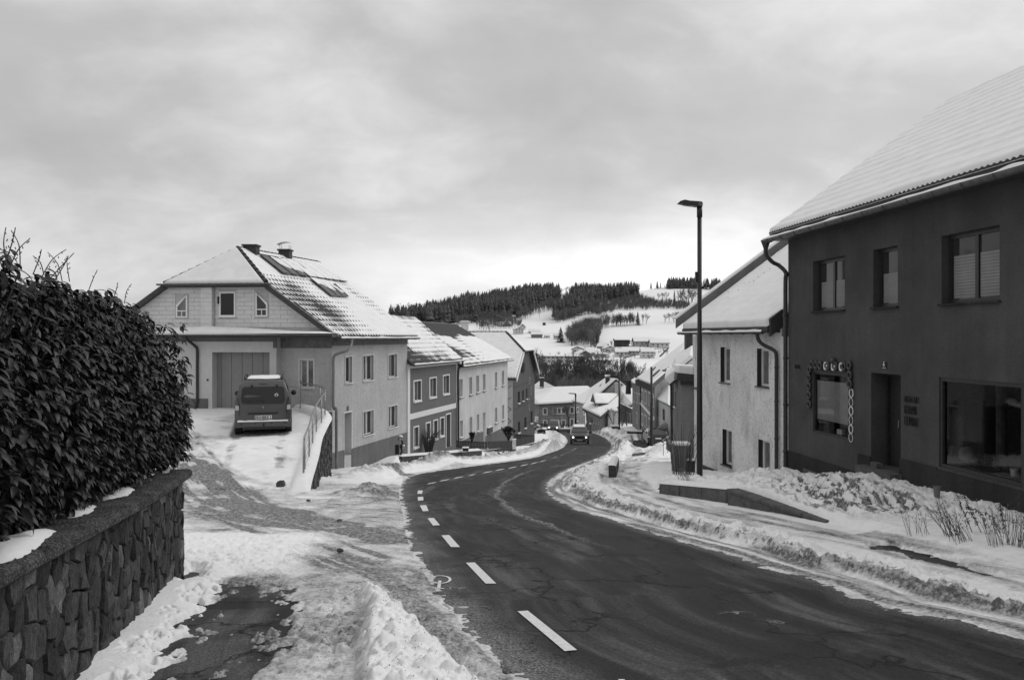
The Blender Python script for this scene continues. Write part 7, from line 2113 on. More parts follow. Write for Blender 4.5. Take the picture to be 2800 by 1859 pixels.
for s in (-1, 1):
    m = MB(); m.lathe((s * 0.66, -0.02, 0.85), [(0, -0.02), (0.10, -0.01), (0.13, 0.02)], 16, 'y'); h_ = m.build('headlight', M['lamp_clear'], jeep, local=True)
    m = MB(); m.lathe((s * 0.62, -0.045, 0.85), [(0, 0), (0.065, 0.0), (0.07, 0.01)], 12, 'y'); m.build('lit_bulb', M['lit'], h_, local=True)
    m = MB(); m.lathe((s * 0.66, -0.09, 0.42), [(0, 0), (0.06, 0.0), (0.06, 0.02)], 10, 'y'); m.build('fog_lamp', M['lamp_clear'], jeep, local=True)
    m = MB(); m.box(s * 1.08 - 0.12, s * 1.08 + 0.12, 1.25, 1.35, 1.17, 1.35); o = m.build('wing_mirror', M['car_trim'], jeep, local=True); q = o.modifiers.new('bevel', 'BEVEL'); q.width = 0.03
    m = MB(); m.tube([V(s * 0.60, 1.95, 1.72), V(s * 0.60, 2.1, 1.80), V(s * 0.60, 3.9, 1.80)], 0.025, 5); m.build('roof_rail', M['steel'], jeep, local=True)
    for y in (0.80, 3.75): wheel(jeep, s * 0.80, y, 0.38, 0.24, s)
m = MB(); m.prism([V(-0.55, 2.0, 1.70), V(0.55, 2.0, 1.70), V(0.55, 4.2, 1.70), V(-0.55, 4.2, 1.70)], (0, 0, 0.08)); m.build('roof_snow', M['csnow'], jeep, local=True)
# --- small dark people carrier behind it, lights on
cx_, cy_ = gxy(1512, 1181)
mpv = thing('distant_car', 'dark people carrier with lit headlights far down at the road bend', 'car', (cx_, cy_, gz(cx_, cy_) + 0.01), rotz=math.radians(-8))
ol = [(0.08, 0.25), (0.0, 0.4), (0.03, 0.62), (0.35, 0.85), (0.95, 1.02), (1.75, 1.50), (2.1, 1.58), (3.3, 1.58), (4.0, 1.45), (4.25, 0.95), (4.3, 0.4), (4.2, 0.25)]
b_ = loft(ol, lambda y, z: float(np.interp(z, [0.3, 0.9, 1.0, 1.58], [0.88, 0.88, 0.82, 0.62])), 0.10).build('body', M['car_dark'], mpv, local=True); smooth_some(b_, 35)
m = MB(); m.prism([V(-0.72, 1.03, 1.075), V(0.72, 1.03, 1.075), V(0.58, 1.70, 1.475), V(-0.58, 1.70, 1.475)], (0, -0.012, 0.02)); m.build('windscreen', M['glass'], mpv, local=True)
qbox(mpv, 'grille', 'black', -0.40, 0.40, -0.02, 0.06, 0.42, 0.56); qbox(mpv, 'number_plate', 'plate_w', -0.22, 0.22, -0.035, -0.02, 0.33, 0.41)
for s in (-1, 1):
    m = MB(); m.lathe((s * 0.62, 0.06, 0.66), [(0, -0.08), (0.09, -0.06), (0.13, 0.05)], 10, 'y'); h_ = m.build('headlight', M['lit'], mpv, local=True)
    for y in (0.8, 3.45): wheel(mpv, s * 0.76, y, 0.32, 0.2, s)
    qbox(mpv, 'wing_mirror', 'car_trim', s * 0.98 - 0.1, s * 0.98 + 0.1, 1.15, 1.25, 0.98, 1.12)
# --- black estate parked on the right, seen from behind left
bx, by = pt(1800, 1222, 68).x, 68.0
est = thing('parked_estate', 'black hatchback parked beside the white low house, seen from behind', 'car', (bx, by, pt(1800, 1222, 68).z), rotz=math.radians(-4))
ol = [(0.12, 0.28), (0.0, 0.4), (0.02, 0.72), (0.08, 0.98), (0.40, 1.36), (0.62, 1.44), (1.6, 1.48), (2.6, 1.38), (3.25, 0.98), (4.1, 0.82), (4.3, 0.5), (4.25, 0.28), (2.2, 0.22)]
b_ = loft(ol, lambda y, z: float(np.interp(z, [0.3, 0.9, 1.0, 1.48], [0.90, 0.90, 0.84, 0.64])), 0.10).build('body', M['car_black'], est, local=True); smooth_some(b_, 35)
m = MB(); m.prism([V(-0.68, 0.11, 1.03), V(0.68, 0.11, 1.03), V(0.55, 0.37, 1.34), V(-0.55, 0.37, 1.34)], (0, -0.012, 0.01)); m.build('rear_window', M['glass'], est, local=True)
qbox(est, 'number_plate', 'plate_w', -0.26, 0.26, -0.02, 0.0, 0.68, 0.79)
for s in (-1, 1):
    qbox(est, 'tail_light', 'lamp_clear', s * 0.78 - 0.09, s * 0.78 + 0.09, 0.0, 0.08, 0.80, 0.93)
    m = MB(); m.prism([V(s * 0.85, 0.7, 1.0), V(s * 0.85, 3.0, 1.0), V(s * 0.68, 2.3, 1.38), V(s * 0.68, 0.9, 1.38)], V(s * 0.012, 0, 0)); m.build('side_window', M['glass'], est, local=True)
    for y in (0.75, 3.4): wheel(est, s * 0.78, y, 0.31, 0.2, s)
    qbox(est, 'wing_mirror', 'car_trim', s * 1.0 - 0.1, s * 1.0 + 0.08, 2.6, 2.75, 0.98, 1.12)

# ================================================================== right foreground: bank walls, pot, weeds
t, fr, L = low_wall((1803, 1352), (1986, 1380), 0.27, 0.33, 'low concrete wall with snow by the foot of the street lamp', 3, snow=0.10, depth=0.3, mat='concrete')
A_ = gxy(1990, 1384); B_ = gxy(2262, 1436)
t = thing('bank_wall', 'sloping concrete wall with a coping slab holding the bank before the charcoal house', 'low wall', (A_[0], A_[1], gz(*A_)))
frb = Fr(A_, (B_[0] - A_[0], B_[1] - A_[1])); Lb = math.hypot(B_[0] - A_[0], B_[1] - A_[1])
if frb.n[0] > 0: frb.n = (-frb.n[0], -frb.n[1])
ta_ = (HY - 1335) / F * A_[1]; tb_ = (HY - 1423) / F * B_[1]
for k in range(5):
    a, b = Lb * k / 5, Lb * (k + 1) / 5; za, zb_ = ta_ + (tb_ - ta_) * k / 5, ta_ + (tb_ - ta_) * (k + 1) / 5
    m = MB(); m.prism([frb.W(a, 0, -5), frb.W(b - 0.008, 0, -5), frb.W(b - 0.008, 0, zb_ - 0.07), frb.W(a, 0, za - 0.07)], V(-frb.n[0], -frb.n[1], 0) * 0.22); m.build('wall_block', M['concrete'], t)
    m = MB(); m.prism([frb.W(a + 0.01, 0.05, za - 0.07), frb.W(b - 0.01, 0.05, zb_ - 0.07), frb.W(b - 0.01, 0.05, zb_), frb.W(a + 0.01, 0.05, za)], V(-frb.n[0], -frb.n[1], 0) * 0.30); ob = m.build('coping_slab', M['concrete'], t); q = ob.modifiers.new('bevel', 'BEVEL'); q.width = 0.015
# small wall end on the white house's yard
A_ = gxy(1683, 1312); B_ = gxy(1690, 1268)
low_wall((1684, 1310), (1692, 1280), 0.42, 0.42, 'short snow topped wall end of the yard beyond the street lamp', 2, snow=0.12, mat='block')
yz = gxy(1690, 1308)
def snow_z(x, y):
    a = np.array([x]); b = np.array([y]); s_, _, _ = snow_h(a, b); return float(base_h(a, b)[0] + s_[0])
def pot(px, py, Y, r, h, label, mat='concrete'):
    c = pt(px, py, Y); c.z = snow_z(c.x, c.y) - 0.02; t = thing('flower_pot', label, 'flower pot', tuple(c)); m = MB(); m.lathe(c, [(0, 0), (r * 0.82, 0), (r, h * 0.85), (r * 1.12, h * 0.85), (r * 1.12, h), (r * 0.95, h), (r * 0.9, h * 0.7), (0, h * 0.7)], 18); ob = m.build('pot', M[mat], t); smooth_some(ob, 40)
pot(2562, 1347, 14.9, 0.062, 0.20, 'grey clay flower pot in the snow below the charcoal house plinth', 'bin')
def weed(px, py, h, seed, label, kind='dry', lean=-0.2, Y=None, n=16):
    Y = Y or 11.0; x = (px - CX) / F * Y; z = snow_z(x, Y); rn = random.Random(seed)
    # slide in depth until the foot meets the ground seen there
    for _ in range(12):
        x = (px - CX) / F * Y; z = snow_z(x, Y); row = HY - z / Y * F
        Y *= 1 + (row - py) / max(200, (row - HY)) * 0.7
    c = V(x, Y, z); t = thing('dry_weed' if kind == 'dry' else 'withered_stalk', label, 'weed', tuple(c)); m = MB()
    for k in range(n):
        a = rn.uniform(0, 6.28); b = c + V(rn.uniform(-0.12, 0.12), rn.uniform(-0.12, 0.12), -0.03); hh = h * rn.uniform(0.5, 1.05)
        e = b + V(lean * hh * rn.uniform(0.3, 1.6) + rn.uniform(-0.12, 0.12) * h, rn.uniform(-0.2, 0.2) * h, hh)
        mid_ = b.lerp(e, 0.5) + V(rn.uniform(-0.03, 0.03), 0, 0.02)
        m.tube([b, mid_, e], [0.0035, 0.0028, 0.0016], 4, cap=False)
        for j in range(rn.choice((2, 3, 5))):
            s = mid_.lerp(e, rn.random()); f_ = s + V(rn.uniform(-0.07, 0.07), rn.uniform(-0.05, 0.05), rn.uniform(0.01, 0.08)); m.tube([s, f_], [0.0018, 0.0012], 3, cap=False)
            if kind != 'dry' or rn.random() < 0.3: m.lathe(f_, [(0, -0.01), (0.008, 0), (0, 0.012)], 5)
    m.build('stems', M['straw' if kind == 'pale' else 'twig'], t, kind='stuff'); return c
def stalk(px, py, h, seed, label, lean=0.2, arch=0.0):
    Y = 10.5
    for _ in range(12):
        x = (px - CX) / F * Y; z = snow_z(x, Y); row = HY - z / Y * F; Y *= 1 + (row - py) / max(200, (row - HY)) * 0.7
    c = V((px - CX) / F * Y, Y, z); t = thing('withered_stalk', label, 'weed', tuple(c)); rn = random.Random(seed); m = MB()
    P_ = []
    for k in range(9):
        u = k / 8; P_.append(c + V(-lean * h * u + arch * h * max(0, u - 0.55) * -1.6, 0.02 * k, h * (u - arch * max(0, u - 0.6) ** 1.3 * 1.8) - 0.02))
    m.tube(P_, [0.006 * (1 - k / 11) for k in range(9)], 5, cap=False); m.build('stem', M['twig_dark'], t)
    m = MB()
    for k in range(60):
        u = 0.25 + 0.75 * rn.random(); i = min(7, int(u * 8)); s = P_[i].lerp(P_[i + 1], u * 8 - i)
        e = V(rn.uniform(-1, 1), rn.uniform(-1, 1), rn.uniform(-1, 0.6)).normalized() * rn.uniform(0.015, 0.045)
        m.tube([s, s + e * 0.6, s + e + V(0, 0, -0.012)], [0.002, 0.005, 0.003], 4)
    m.build('seed_heads', M['twig_dark'], t, kind='stuff')
stalk(2660, 1455, 0.60, 1, 'thin upright withered stalk, leftmost of the dark dry stalks', 0.28)
stalk(2685, 1455, 0.52, 2, 'dark seed-covered stalk leaning left beside the thin upright one', 0.34)
stalk(2700, 1460, 0.50, 3, 'curled dark withered stalk in the middle of the dry stalks', 0.05, 0.5)
stalk(2740, 1466, 0.50, 4, 'dark drooping seed stalk bent over toward the house', 0.30, 0.75)
stalk(2750, 1462, 0.42, 5, 'short dark seed stalk right of the bent one', -0.05)
weed(2512, 1460, 0.42, 6, 'sparse dry weed tuft on the churned snow, furthest from the frame edge', lean=-0.25, n=12)
weed(2605, 1465, 0.55, 7, 'bushy dry weed leaning left in the snow bank', lean=-0.5, n=24)
weed(2630, 1478, 0.35, 8, 'matted dry weed lying on the snow in front of the leaning one', lean=-0.5, n=18)
weed(2740, 1490, 0.5, 9, 'loose dry grass tuft below the dark seed stalks', lean=-0.2, n=20, kind='pale')
weed(2790, 1495, 0.6, 10, 'tall tangled dry weeds at the right edge of the bank', lean=0.1, n=34)
weed(2220, 1352, 0.55, 11, 'single crooked dry stem standing in the churned garden snow', lean=0.5, n=2)
weed(1850, 1330, 0.4, 12, 'low dry weed on the wall left of the street lamp foot', lean=-0.3, n=22, kind='pale')
weed(1925, 1325, 0.3, 13, 'little dry weed at the foot of the street lamp', lean=0.3, n=14)
c = pt(2146, 1290, 23.5); plant('bare_shrub', 'thin bare shrub climbing beside the downpipe of the charcoal house', 'shrub', twiggy(c, 0.9, 33, 5, 0.5, 0.008, 3, leafy=1, leaf=0.03), c, 'twig', 'branches')
# tall reeds, bins and the corner by the lamp
c = pt(1868, 1325, 25.2); mb = blades(c, 46, 2.2, 0.9, 15, 0.009, 0.22, 0.25); plant('dry_reeds', 'tall dry reeds standing before the bins left of the street lamp', 'reeds', mb, c, 'twig')
t = thing('large_bin', 'grey lidded refuse container with snow beside the tall reeds', 'bin', tuple(pt(1868, 1311, 26.8)))
a = pt(1846, 1222, 26.8); b = pt(1890, 1314, 26.8); m = MB(); m.prism([V(a.x, 26.8, b.z - 0.2), V(b.x, 26.8, b.z - 0.2), V(b.x, 27.4, b.z - 0.2), V(a.x, 27.4, b.z - 0.2)], (0, 0, a.z - b.z + 0.2)); ob = m.build('tub', M['bin'], t)
m = MB(); m.box(a.x - 0.02, b.x + 0.02, 26.77, 27.43, a.z + 0.001, a.z + 0.05); ob = m.build('lid', M['bin'], t); m = MB(); m.box(a.x, b.x, 26.8, 27.4, a.z + 0.051, a.z + 0.12); m.build('snow_cap', M['csnow'], t)
t = thing('small_bin', 'small dark bin with snow lid between container and lamp post', 'bin', tuple(pt(1889, 1312, 26.2)))
a = pt(1878, 1258, 26.2); b = pt(1901, 1314, 26.2); m = MB(); m.lathe(((a.x + b.x) / 2, 26.2, b.z - 0.1), [(0, 0), (0.12, 0), (0.145, a.z - b.z + 0.1), (0, a.z - b.z + 0.1)], 14); m.build('tub', M['metal_dark'], t, smooth=False)
m = MB(); m.lathe(((a.x + b.x) / 2, 26.2, a.z), [(0.15, 0), (0.14, 0.05), (0, 0.07)], 14); m.build('snow_cap', M['csnow'], t, smooth=True)
# ================================================================== middle distance, right side
def wallpoly(parent, pts, mat, name='wall'):
    m = MB(); m.poly(pts); return m.build(name, M[mat], parent)
def facade(parent, A, B, ztop, zbot, mat, wins=(), depth=0.15, topB=None, **kw):
    """A,B plan points; wins = picture boxes"""
    fr = Fr(A, (B[0] - A[0], B[1] - A[1])); L = math.hypot(B[0] - A[0], B[1] - A[1])
    # outward normal must face the camera
    c = ((A[0] + B[0]) / 2, (A[1] + B[1]) / 2)
    if fr.n[0] * c[0] + fr.n[1] * c[1] > 0: fr.n = (-fr.n[0], -fr.n[1])
    rs = [fr.rect(*w) for w in wins]
    zt = max([ztop] + [r[3] + 0.02 for r in rs])
    mb = MB(); wall_open(mb, fr, 0, L, zbot, ztop, rs, depth)
    if topB is not None: mb.poly([fr.W(0, 0, ztop), fr.W(L, 0, ztop), fr.W(L, 0, topB)])
    mb.build('wall', M[mat], parent)
    for r in rs: window(parent, fr, r, depth - 0.03, kw.get('fw', 0.06), kw.get('mull', 1), mat=kw.get('wmat', 'white'), glass=kw.get('glass', 'glass'), surround=kw.get('surround', 0), sill=0.07, snow=kw.get('snow', False), trans=kw.get('trans', 0))
    return fr, L
def xy(px, Y): return ((px - CX) / F * Y, Y)
def zr(py, Y): return (HY - py) / F * Y
# E: narrow flat roofed annexe behind the white house
hE = house_root('narrow grey annexe with a snow heaped flat roof beyond the weathered white house', 6.9, 32.5, -5.3)
A = xy(1862, 32.5); B = xy(1895, 32.3); C = xy(1836, 36.0)
facade(hE, A, B, zr(1030, 32.5), -7, 'plaster_m', ())
frE, _ = facade(hE, A, C, zr(1040, 32.5), -7, 'plaster_e', [(1844.5, 1849, 1072, 1112)])
snow_roof(hE, [pt(1852, 1019, 32.0), pt(1900, 1024, 32.0), pt(1902, 1016, 36.0), pt(1836, 1012, 36.0)], 0.30, 0.30)
m = MB(); m.box(A[0] - 0.1, A[0] + 1.0, 32.1, 32.4, zr(1052, 32.3), zr(1026, 32.3)); m.build('fascia', M['fascia'], hE)
snow_roof(hE, [pt(1829, 1052, 33.5), pt(1858, 1028, 33.5), pt(1862, 1012, 36.5), pt(1834, 1022, 36.5)], 0.1, 0.35)
m = MB(); m.tube([V(A[0] - 0.12, 33.9, zr(1050, 33.5)), V(A[0] - 0.08, 33.9, -5.4)], 0.05, 8); m.build('downpipe', M['pipe_dark'], hE)
m = MB(); m.box(C[0] - 0.1, C[0] + 0.05, 35.2, 35.8, zr(1115, 36), zr(1040, 36)); m.build('shutter', M['metal_dark'], hE)
# F: tall house with a big snowy roof and grey street front
hF = house_root('tall grey house with skylights in its long snowy roof behind the annexe', 13, 76, -9)
F0, F1, F2 = xy(1752, 92), xy(1790, 74), xy(1728, 100)
facade(hF, F1, F0, zr(1046, 80), -13, 'plaster_m', [(1754.5, 1759, 1068, 1098), (1763.5, 1768, 1071, 1103), (1774, 1778.5, 1075, 1106), (1784.5, 1788, 1079, 1110), (1754.5, 1759, 1134, 1161), (1763.5, 1768, 1138, 1166), (1774, 1778, 1145, 1170)], surround=0.10, glass='glass_mid')
m = MB(); fr_f = Fr(F1, (F0[0] - F1[0], F0[1] - F1[1])); fr_f.n = fr_f.n if fr_f.n[0] < 0 else (-fr_f.n[0], -fr_f.n[1]); fr_f.box(m, 0, 19, 0.0, 0.06, zr(1124, 82) - 0.15, zr(1124, 82) + 0.15); m.build('white_band', M['trim'], hF)
rF = snow_roof(hF, [pt(1743, 1036, 94), pt(1781, 1052, 73), pt(1838, 1003, 76), pt(1893, 962, 78), pt(1893, 935, 92), pt(1876, 937, 94)], 0.35, 0.2)
for a, b, c, d in (((1805, 980), (1829, 956), (1833, 956), (1810, 980)), ((1858, 958), (1886, 937), (1888, 938), (1862, 959)), ((1782, 1022), (1796, 1008), (1798, 1010), (1785, 1024)), ((1787, 1034), (1807, 1016), (1810, 1018), (1790, 1036))):
    vsn = []
    for q in (a, b, c, d):
        n_ = (Vector(pt(1781, 1052, 73)) - Vector(pt(1743, 1036, 94))).cross(Vector(pt(1893, 962, 78)) - Vector(pt(1743, 1036, 94))).normalized(); o_ = Vector(pt(1743, 1036, 94)); dd_ = V((q[0] - CX) / F, 1, (HY - q[1]) / F)
        if n_.z < 0: n_ = -n_
        p_ = dd_ * (o_.dot(n_) / dd_.dot(n_)); vsn.append(p_ + n_ * 0.24)
    m = MB(); m.prism(vsn, n_ * 0.06); m.build('skylight', M['glass'], rF)
wallpoly(hF, [V(*F1, -13), V(*F1, zr(1046, 74)), pt(1815, 1022, 76), pt(1850, 985, 78), V(*xy(1900, 80), -5), V(*xy(1900, 80), -13)], 'plaster_g')
c_ = pt(1887, 938, 84); chimney(hF, V(c_.x, c_.y, c_.z), 1.0, 1.0, 0.85, snow=False)
m = MB()
for k in range(4): m.tube([V(c_.x - 0.5 + 0.33 * k, c_.y, c_.z + 0.9), V(c_.x - 0.5 + 0.33 * k, c_.y, c_.z + 1.5)], 0.03, 4)
m.box(c_.x - 0.7, c_.x + 0.7, c_.y - 0.4, c_.y + 0.4, c_.z + 1.5, c_.z + 1.56); m.build('chimney_cover', M['metal_dark'], hF)
for k in range(15):
    m = MB(); a = pt(1741 + k * 2.7, 1038 + k * 1.05, 93.5 - k * 1.4); m.box(a.x - 0.16, a.x + 0.16, a.y - 0.1, a.y + 0.1, a.z - 0.55, a.z + 0.05); m.build('snow_hook', M['fascia'], hF)
m = MB(); m.tube(smooth_line([tuple(pt(1743, 1046, 91.5)), tuple(pt(1750, 1052, 91.5)), tuple(pt(1751.5, 1062, 91.5)), tuple(pt(1751.5, 1100, 91.5)), tuple(pt(1751.5, 1172, 91.5))], 3), 0.10, 6); m.build('downpipe', M['pipe_dark'], hF)
# F2: second gable peeping over the annexe
hF2 = house_root('dark verged gable house peeping over the annexe roof', 10.5, 50, -6)
snow_roof(hF2, [pt(1824, 1046, 50), pt(1857, 1009, 47), pt(1896, 977, 47), pt(1900, 950, 54), pt(1850, 985, 56)], 0.25, 0.25)
wallpoly(hF2, [pt(1860, 1010, 46.8), pt(1897, 980, 46.8), pt(1897, 1030, 46.8), pt(1858, 1030, 46.8)], 'plaster_c', 'gable_wall')
for k in range(3):
    a = pt(1817 + 8 * k, 1012 - 4 * k, 52); m = MB(); m.box(a.x - 0.12, a.x + 0.08, 51.9, 52.3, a.z - 0.08, a.z + 0.03); m.build('skylight', M['glass'], hF2)
# F3 grey row house left of F
hF3 = house_root('grey row house with a dark round chimney between low row house and tall house', 15, 102, -12)
A, B = xy(1754, 93), xy(1729, 112)
facade(hF3, A, B, zr(1053, 100), -17, 'plaster_e', [(1732.5, 1735.5, 1073, 1098), (1740, 1743, 1075, 1100), (1747, 1750, 1078, 1102), (1740, 1743, 1130, 1155)], surround=0.08, glass='glass_mid')
snow_roof(hF3, [pt(1724, 1045, 112), pt(1747, 1054, 94), pt(1757, 1042, 97), pt(1738, 1036, 116)], 0.25, 0.25)
c_ = pt(1718, 1049, 108); m = MB(); m.lathe((c_.x, c_.y, c_.z - 0.8), [(0.38, -0.6), (0.32, 0.95), (0.42, 0.98), (0.42, 1.3), (0, 1.3)], 12); m.build('chimney', M['chimney'], hF3)
# G: low white house with outside stairs
hG = house_root('low white house with a snowy roof and outside stairs behind the black parked car', 13.5, 74, -9)
A, B = xy(1834, 70), xy(1787, 76)
frG2, _ = facade(hG, A, B, zr(1100, 73), -14, 'plaster_c', [(1793.5, 1800, 1111, 1140), (1811, 1818.5, 1118, 1149)], mull=0, wmat='dark_frame', glass='glass_mid')
snow_roof(hG, [pt(1782, 1087, 77), pt(1832, 1110, 69.5), pt(1834, 1050, 75), pt(1832, 1055, 78)], 0.25, 0.22)
wallpoly(hG, [pt(1783, 1090, 77), pt(1834, 1056, 79), pt(1834, 1180, 79), pt(1787, 1180, 77)], 'plaster_c', 'end_wall')
st = thing('stair_railing', 'light metal stair railing climbing beside the low white house', 'railing', tuple(pt(1805, 1178, 70)))
for dy in (0, 8, 16):
    m = MB(); m.tube([pt(1790, 1176 + dy * 0.5, 69), pt(1826, 1150 + dy * 0.9, 68.5)], 0.03, 5); m.build('rail', M['steel'], st)
for k in range(5):
    a = pt(1792 + k * 8.5, 1175 - k * 6, 69); m = MB(); m.tube([a, a - V(0, 0, 0.9)], 0.025, 5); m.build('post', M['steel'], st)
m = MB(); m.prism([pt(1790, 1180, 69), pt(1826, 1158, 68.5), pt(1830, 1195, 68.5), pt(1800, 1190, 69)], (0, 1.2, 0)); m.build('stair_flight', M['concrete'], st)
st = thing('step_railing', 'pale railing beside the steps at the annexe corner', 'railing', tuple(pt(1830, 1210, 40)))
for dy in (0, 14):
    m = MB(); m.tube([pt(1811, 1204 + dy, 42), pt(1842, 1184 + dy, 39)], 0.02, 5); m.build('rail', M['steel'], st)
for k in range(3):
    a = pt(1814 + k * 12, 1203 - k * 8, 41.5 - k); m = MB(); m.tube([a, a - V(0, 0, 0.8)], 0.02, 5); m.build('post', M['steel'], st)
m = MB(); m.box(pt(1838, 1215, 38).x, pt(1852, 1215, 38).x, 37.5, 39.5, zr(1240, 38), zr(1218, 38)); m.build('step', M['concrete'], st)
_pt, _xy, _zr = pt, xy, zr
KS = 1.1
def pt(a, b, Y): return _pt(a, b, Y * KS)
def xy(a, Y): return _xy(a, Y * KS)
def zr(a, Y): return _zr(a, Y * KS)
# K2: low row house with tall windows in the middle
hK = house_root('low grey row house with a row of tall windows right of the dormer house', 14, 118, -14)
A, B = xy(1730, 112), xy(1688, 124)
facade(hK, A, B, zr(1108, 118), -18, 'plaster_e', [(1692.5, 1696, 1118, 1158), (1699.5, 1703, 1121, 1160), (1706.5, 1710, 1124, 1162), (1713.5, 1717, 1128, 1164), (1721, 1724.5, 1132, 1166)], surround=0.12, glass='glass_mid', mull=0)
snow_roof(hK, [pt(1684, 1094, 125), pt(1720, 1111, 114), pt(1733, 1105, 112), pt(1731, 1062, 122), pt(1686, 1048, 130), pt(1648, 1074, 131)], 0.35, 0.3)
c_ = pt(1690, 1075, 120); m = MB(); m.box(c_.x - 0.45, c_.x + 0.45, c_.y - 0.4, c_.y + 0.4, zr(1084, 120), zr(1049, 120)); m.box(c_.x - 0.6, c_.x + 0.6, c_.y - 0.55, c_.y + 0.55, zr(1049, 120), zr(1047, 120)); m.build('chimney', M['plaster_g'], hK)
m = MB(); m.tube(smooth_line([tuple(pt(1685, 1096, 124)), tuple(pt(1687, 1101, 124)), tuple(pt(1692, 1102, 124))], 3), 0.12, 6); m.build('downpipe', M['pipe_dark'], hK)
# K: dormer house in front
hD2 = house_root('small house with a pointed dormer in its snowy roof at the foot of the street', 12, 110, -13)
rk = snow_roof(hD2, [pt(1592, 1116, 116), pt(1641, 1139, 106), pt(1663, 1121, 108), pt(1695, 1110, 112), pt(1692, 1078, 122), pt(1622, 1078, 124)], 0.3, 0.28)
A, B, C = xy(1604, 115), xy(1641, 107), xy(1664, 109)
facade(hD2, A, B, zr(1128, 112), -17, 'plaster_m', [(1622, 1624.5, 1147, 1157), (1629, 1631, 1149, 1158), (1636, 1638, 1151, 1159)], mull=0)
wallpoly(hD2, [V(*B, -17), V(*B, zr(1138, 107)), V(*C, zr(1122, 109)), V(*C, -17)], 'plaster_m')
m = MB(); a = pt(1606, 1134, 114.2); b = pt(1618, 1142, 111.4); m.quad(a, b, V(b.x, b.y, -16), V(a.x, a.y, -16)); m.build('garage_door', M['plinth'], hD2)
m = MB(); m.tube(smooth_line([tuple(pt(1593, 1119, 115)), tuple(pt(1602, 1126, 114.5)), tuple(pt(1604, 1134, 114.3)), tuple(pt(1604, 1170, 114.3))], 3), 0.10, 6); m.build('downpipe', M['pipe_dark'], hD2)
# dormer
m = MB(); p0, p1, p2, p3 = pt(1624, 1098, 113.5), pt(1635, 1102, 112), pt(1635, 1122, 112), pt(1624, 1117, 113.5)
m.prism([p0, p1, p2, p3], (1.5, 6, 0)); dm = m.build('dormer', M['plaster_g'], hD2)
for k in range(2):
    a = p3.lerp(p2, 0.18 + 0.42 * k); b = p3.lerp(p2, 0.42 + 0.42 * k); m = MB(); m.prism([a + V(0, -0.05, 0.1), b + V(0, -0.05, 0.1), b + V(0, -0.05, 0.8), a + V(0, -0.05, 0.8)], (0, 0.03, 0)); m.build('window', M['glass'], dm)
snow_roof(dm, [pt(1621, 1076, 113), pt(1628, 1103, 111.4), pt(1663, 1103, 113), pt(1693, 1076, 121)], 0.2, 0.2)
m = MB(); m.prism([pt(1621, 1075, 113.2), pt(1628, 1102, 111.6), pt(1614, 1097, 115)], (0.5, 1, 0)); m.build('dormer_gable', M['wood_dark'], dm)
# flat annexe right of it
hN = house_root('pale annexe with a bare climber between dormer house and lamp', 13, 108, -13)
A, B = xy(1662, 108), xy(1693, 110)
facade(hN, A, B, zr(1118, 109), -17, 'plaster_g', [(1664.5, 1666, 1130, 1138)], mull=0)
snow_roof(hN, [pt(1672, 1121, 107), pt(1682, 1126, 106), pt(1693, 1124, 106), pt(1687, 1117, 109)], 0.12, 0.25)
m = twiggy(pt(1678, 1168, 107.5), 3.2, 5, 6, 0.35, 0.03, 3); plant('wall_climber', 'bare climber spread on the pale annexe wall', 'climber', m, pt(1678, 1168, 107.5), 'twig', 'branches')
for i_, (a_, b_) in enumerate(((1700, 106), (1715, 104))):
    c_ = pt(a_, 1168, b_); plant('bare_bush', ('bare bush before the tall windows of the low row house, the left one' if i_ == 0 else 'bare bush before the tall windows, beside the grey row house'), 'bush', twiggy(c_, 3.4, 15 + i_, 7, 0.4, 0.03, 3), c_, 'twig', 'branches')
pt, xy, zr = _pt, _xy, _zr
# L: long old house at the bottom of the street, M behind it
hL = house_root('long stained old farmhouse with a snowy hipped roof closing the view down the street', 6, 150, -17)
yL = 150
A, B, C, D_ = xy(1455, 156), xy(1473, 151), xy(1570, 150), xy(1601, 160)
facade(hL, B, C, zr(1103, 150), -22, 'plaster_l', [(1486, 1495, 1117, 1132), (1525.5, 1533, 1116, 1130), (1537, 1545, 1115, 1130), (1560, 1568.5, 1114, 1129), (1486.5, 1495, 1150, 1166), (1513, 1522, 1149, 1166), (1537, 1545, 1149, 1166), (1560, 1568, 1146, 1166)], glass='glass', fw=0.10, surround=0.14, wmat='wood_band', trans=0.6)
m = MB(); frL = Fr(B, (C[0] - B[0], C[1] - B[1])); r = frL.rect(1513, 1522, 1115, 1131); m.poly([frL.W(r[0], 0, r[2]), frL.W(r[1], 0, r[2]), frL.W(r[1], 0, r[3]), frL.W(r[0], 0, r[3])])
frL.n = frL.n if frL.n[1] < 0 else (-frL.n[0], -frL.n[1])
m = MB()
for (a0, a1, b0, b1) in ((r[0], r[1], r[2] - 0.12, r[2]), (r[0], r[1], r[3], r[3] + 0.12), (r[0] - 0.12, r[0], r[2] - 0.12, r[3] + 0.12), (r[1], r[1] + 0.12, r[2] - 0.12, r[3] + 0.12)): frL.box(m, a0, a1, 0.0, 0.05, b0, b1)
m.build('blind_window', M['plaster_g'], hL)
facade(hL, A, B, zr(1104, 152), -22, 'plaster_e', ())
facade(hL, C, D_, zr(1101, 152), -22, 'plaster_l', [(1576.5, 1581.5, 1114, 1126), (1596, 1600, 1124, 1133), (1576, 1580, 1152, 1166)], surround=0.12)
snow_roof(hL, [pt(1440, 1102, 158), pt(1472, 1105, 149), pt(1568, 1100, 148), pt(1617, 1064, 158), pt(1608, 1058, 160), pt(1517, 1060, 160), pt(1491, 1048, 162), pt(1474, 1045, 164), pt(1440, 1070, 164)], 0.35, 0.3)
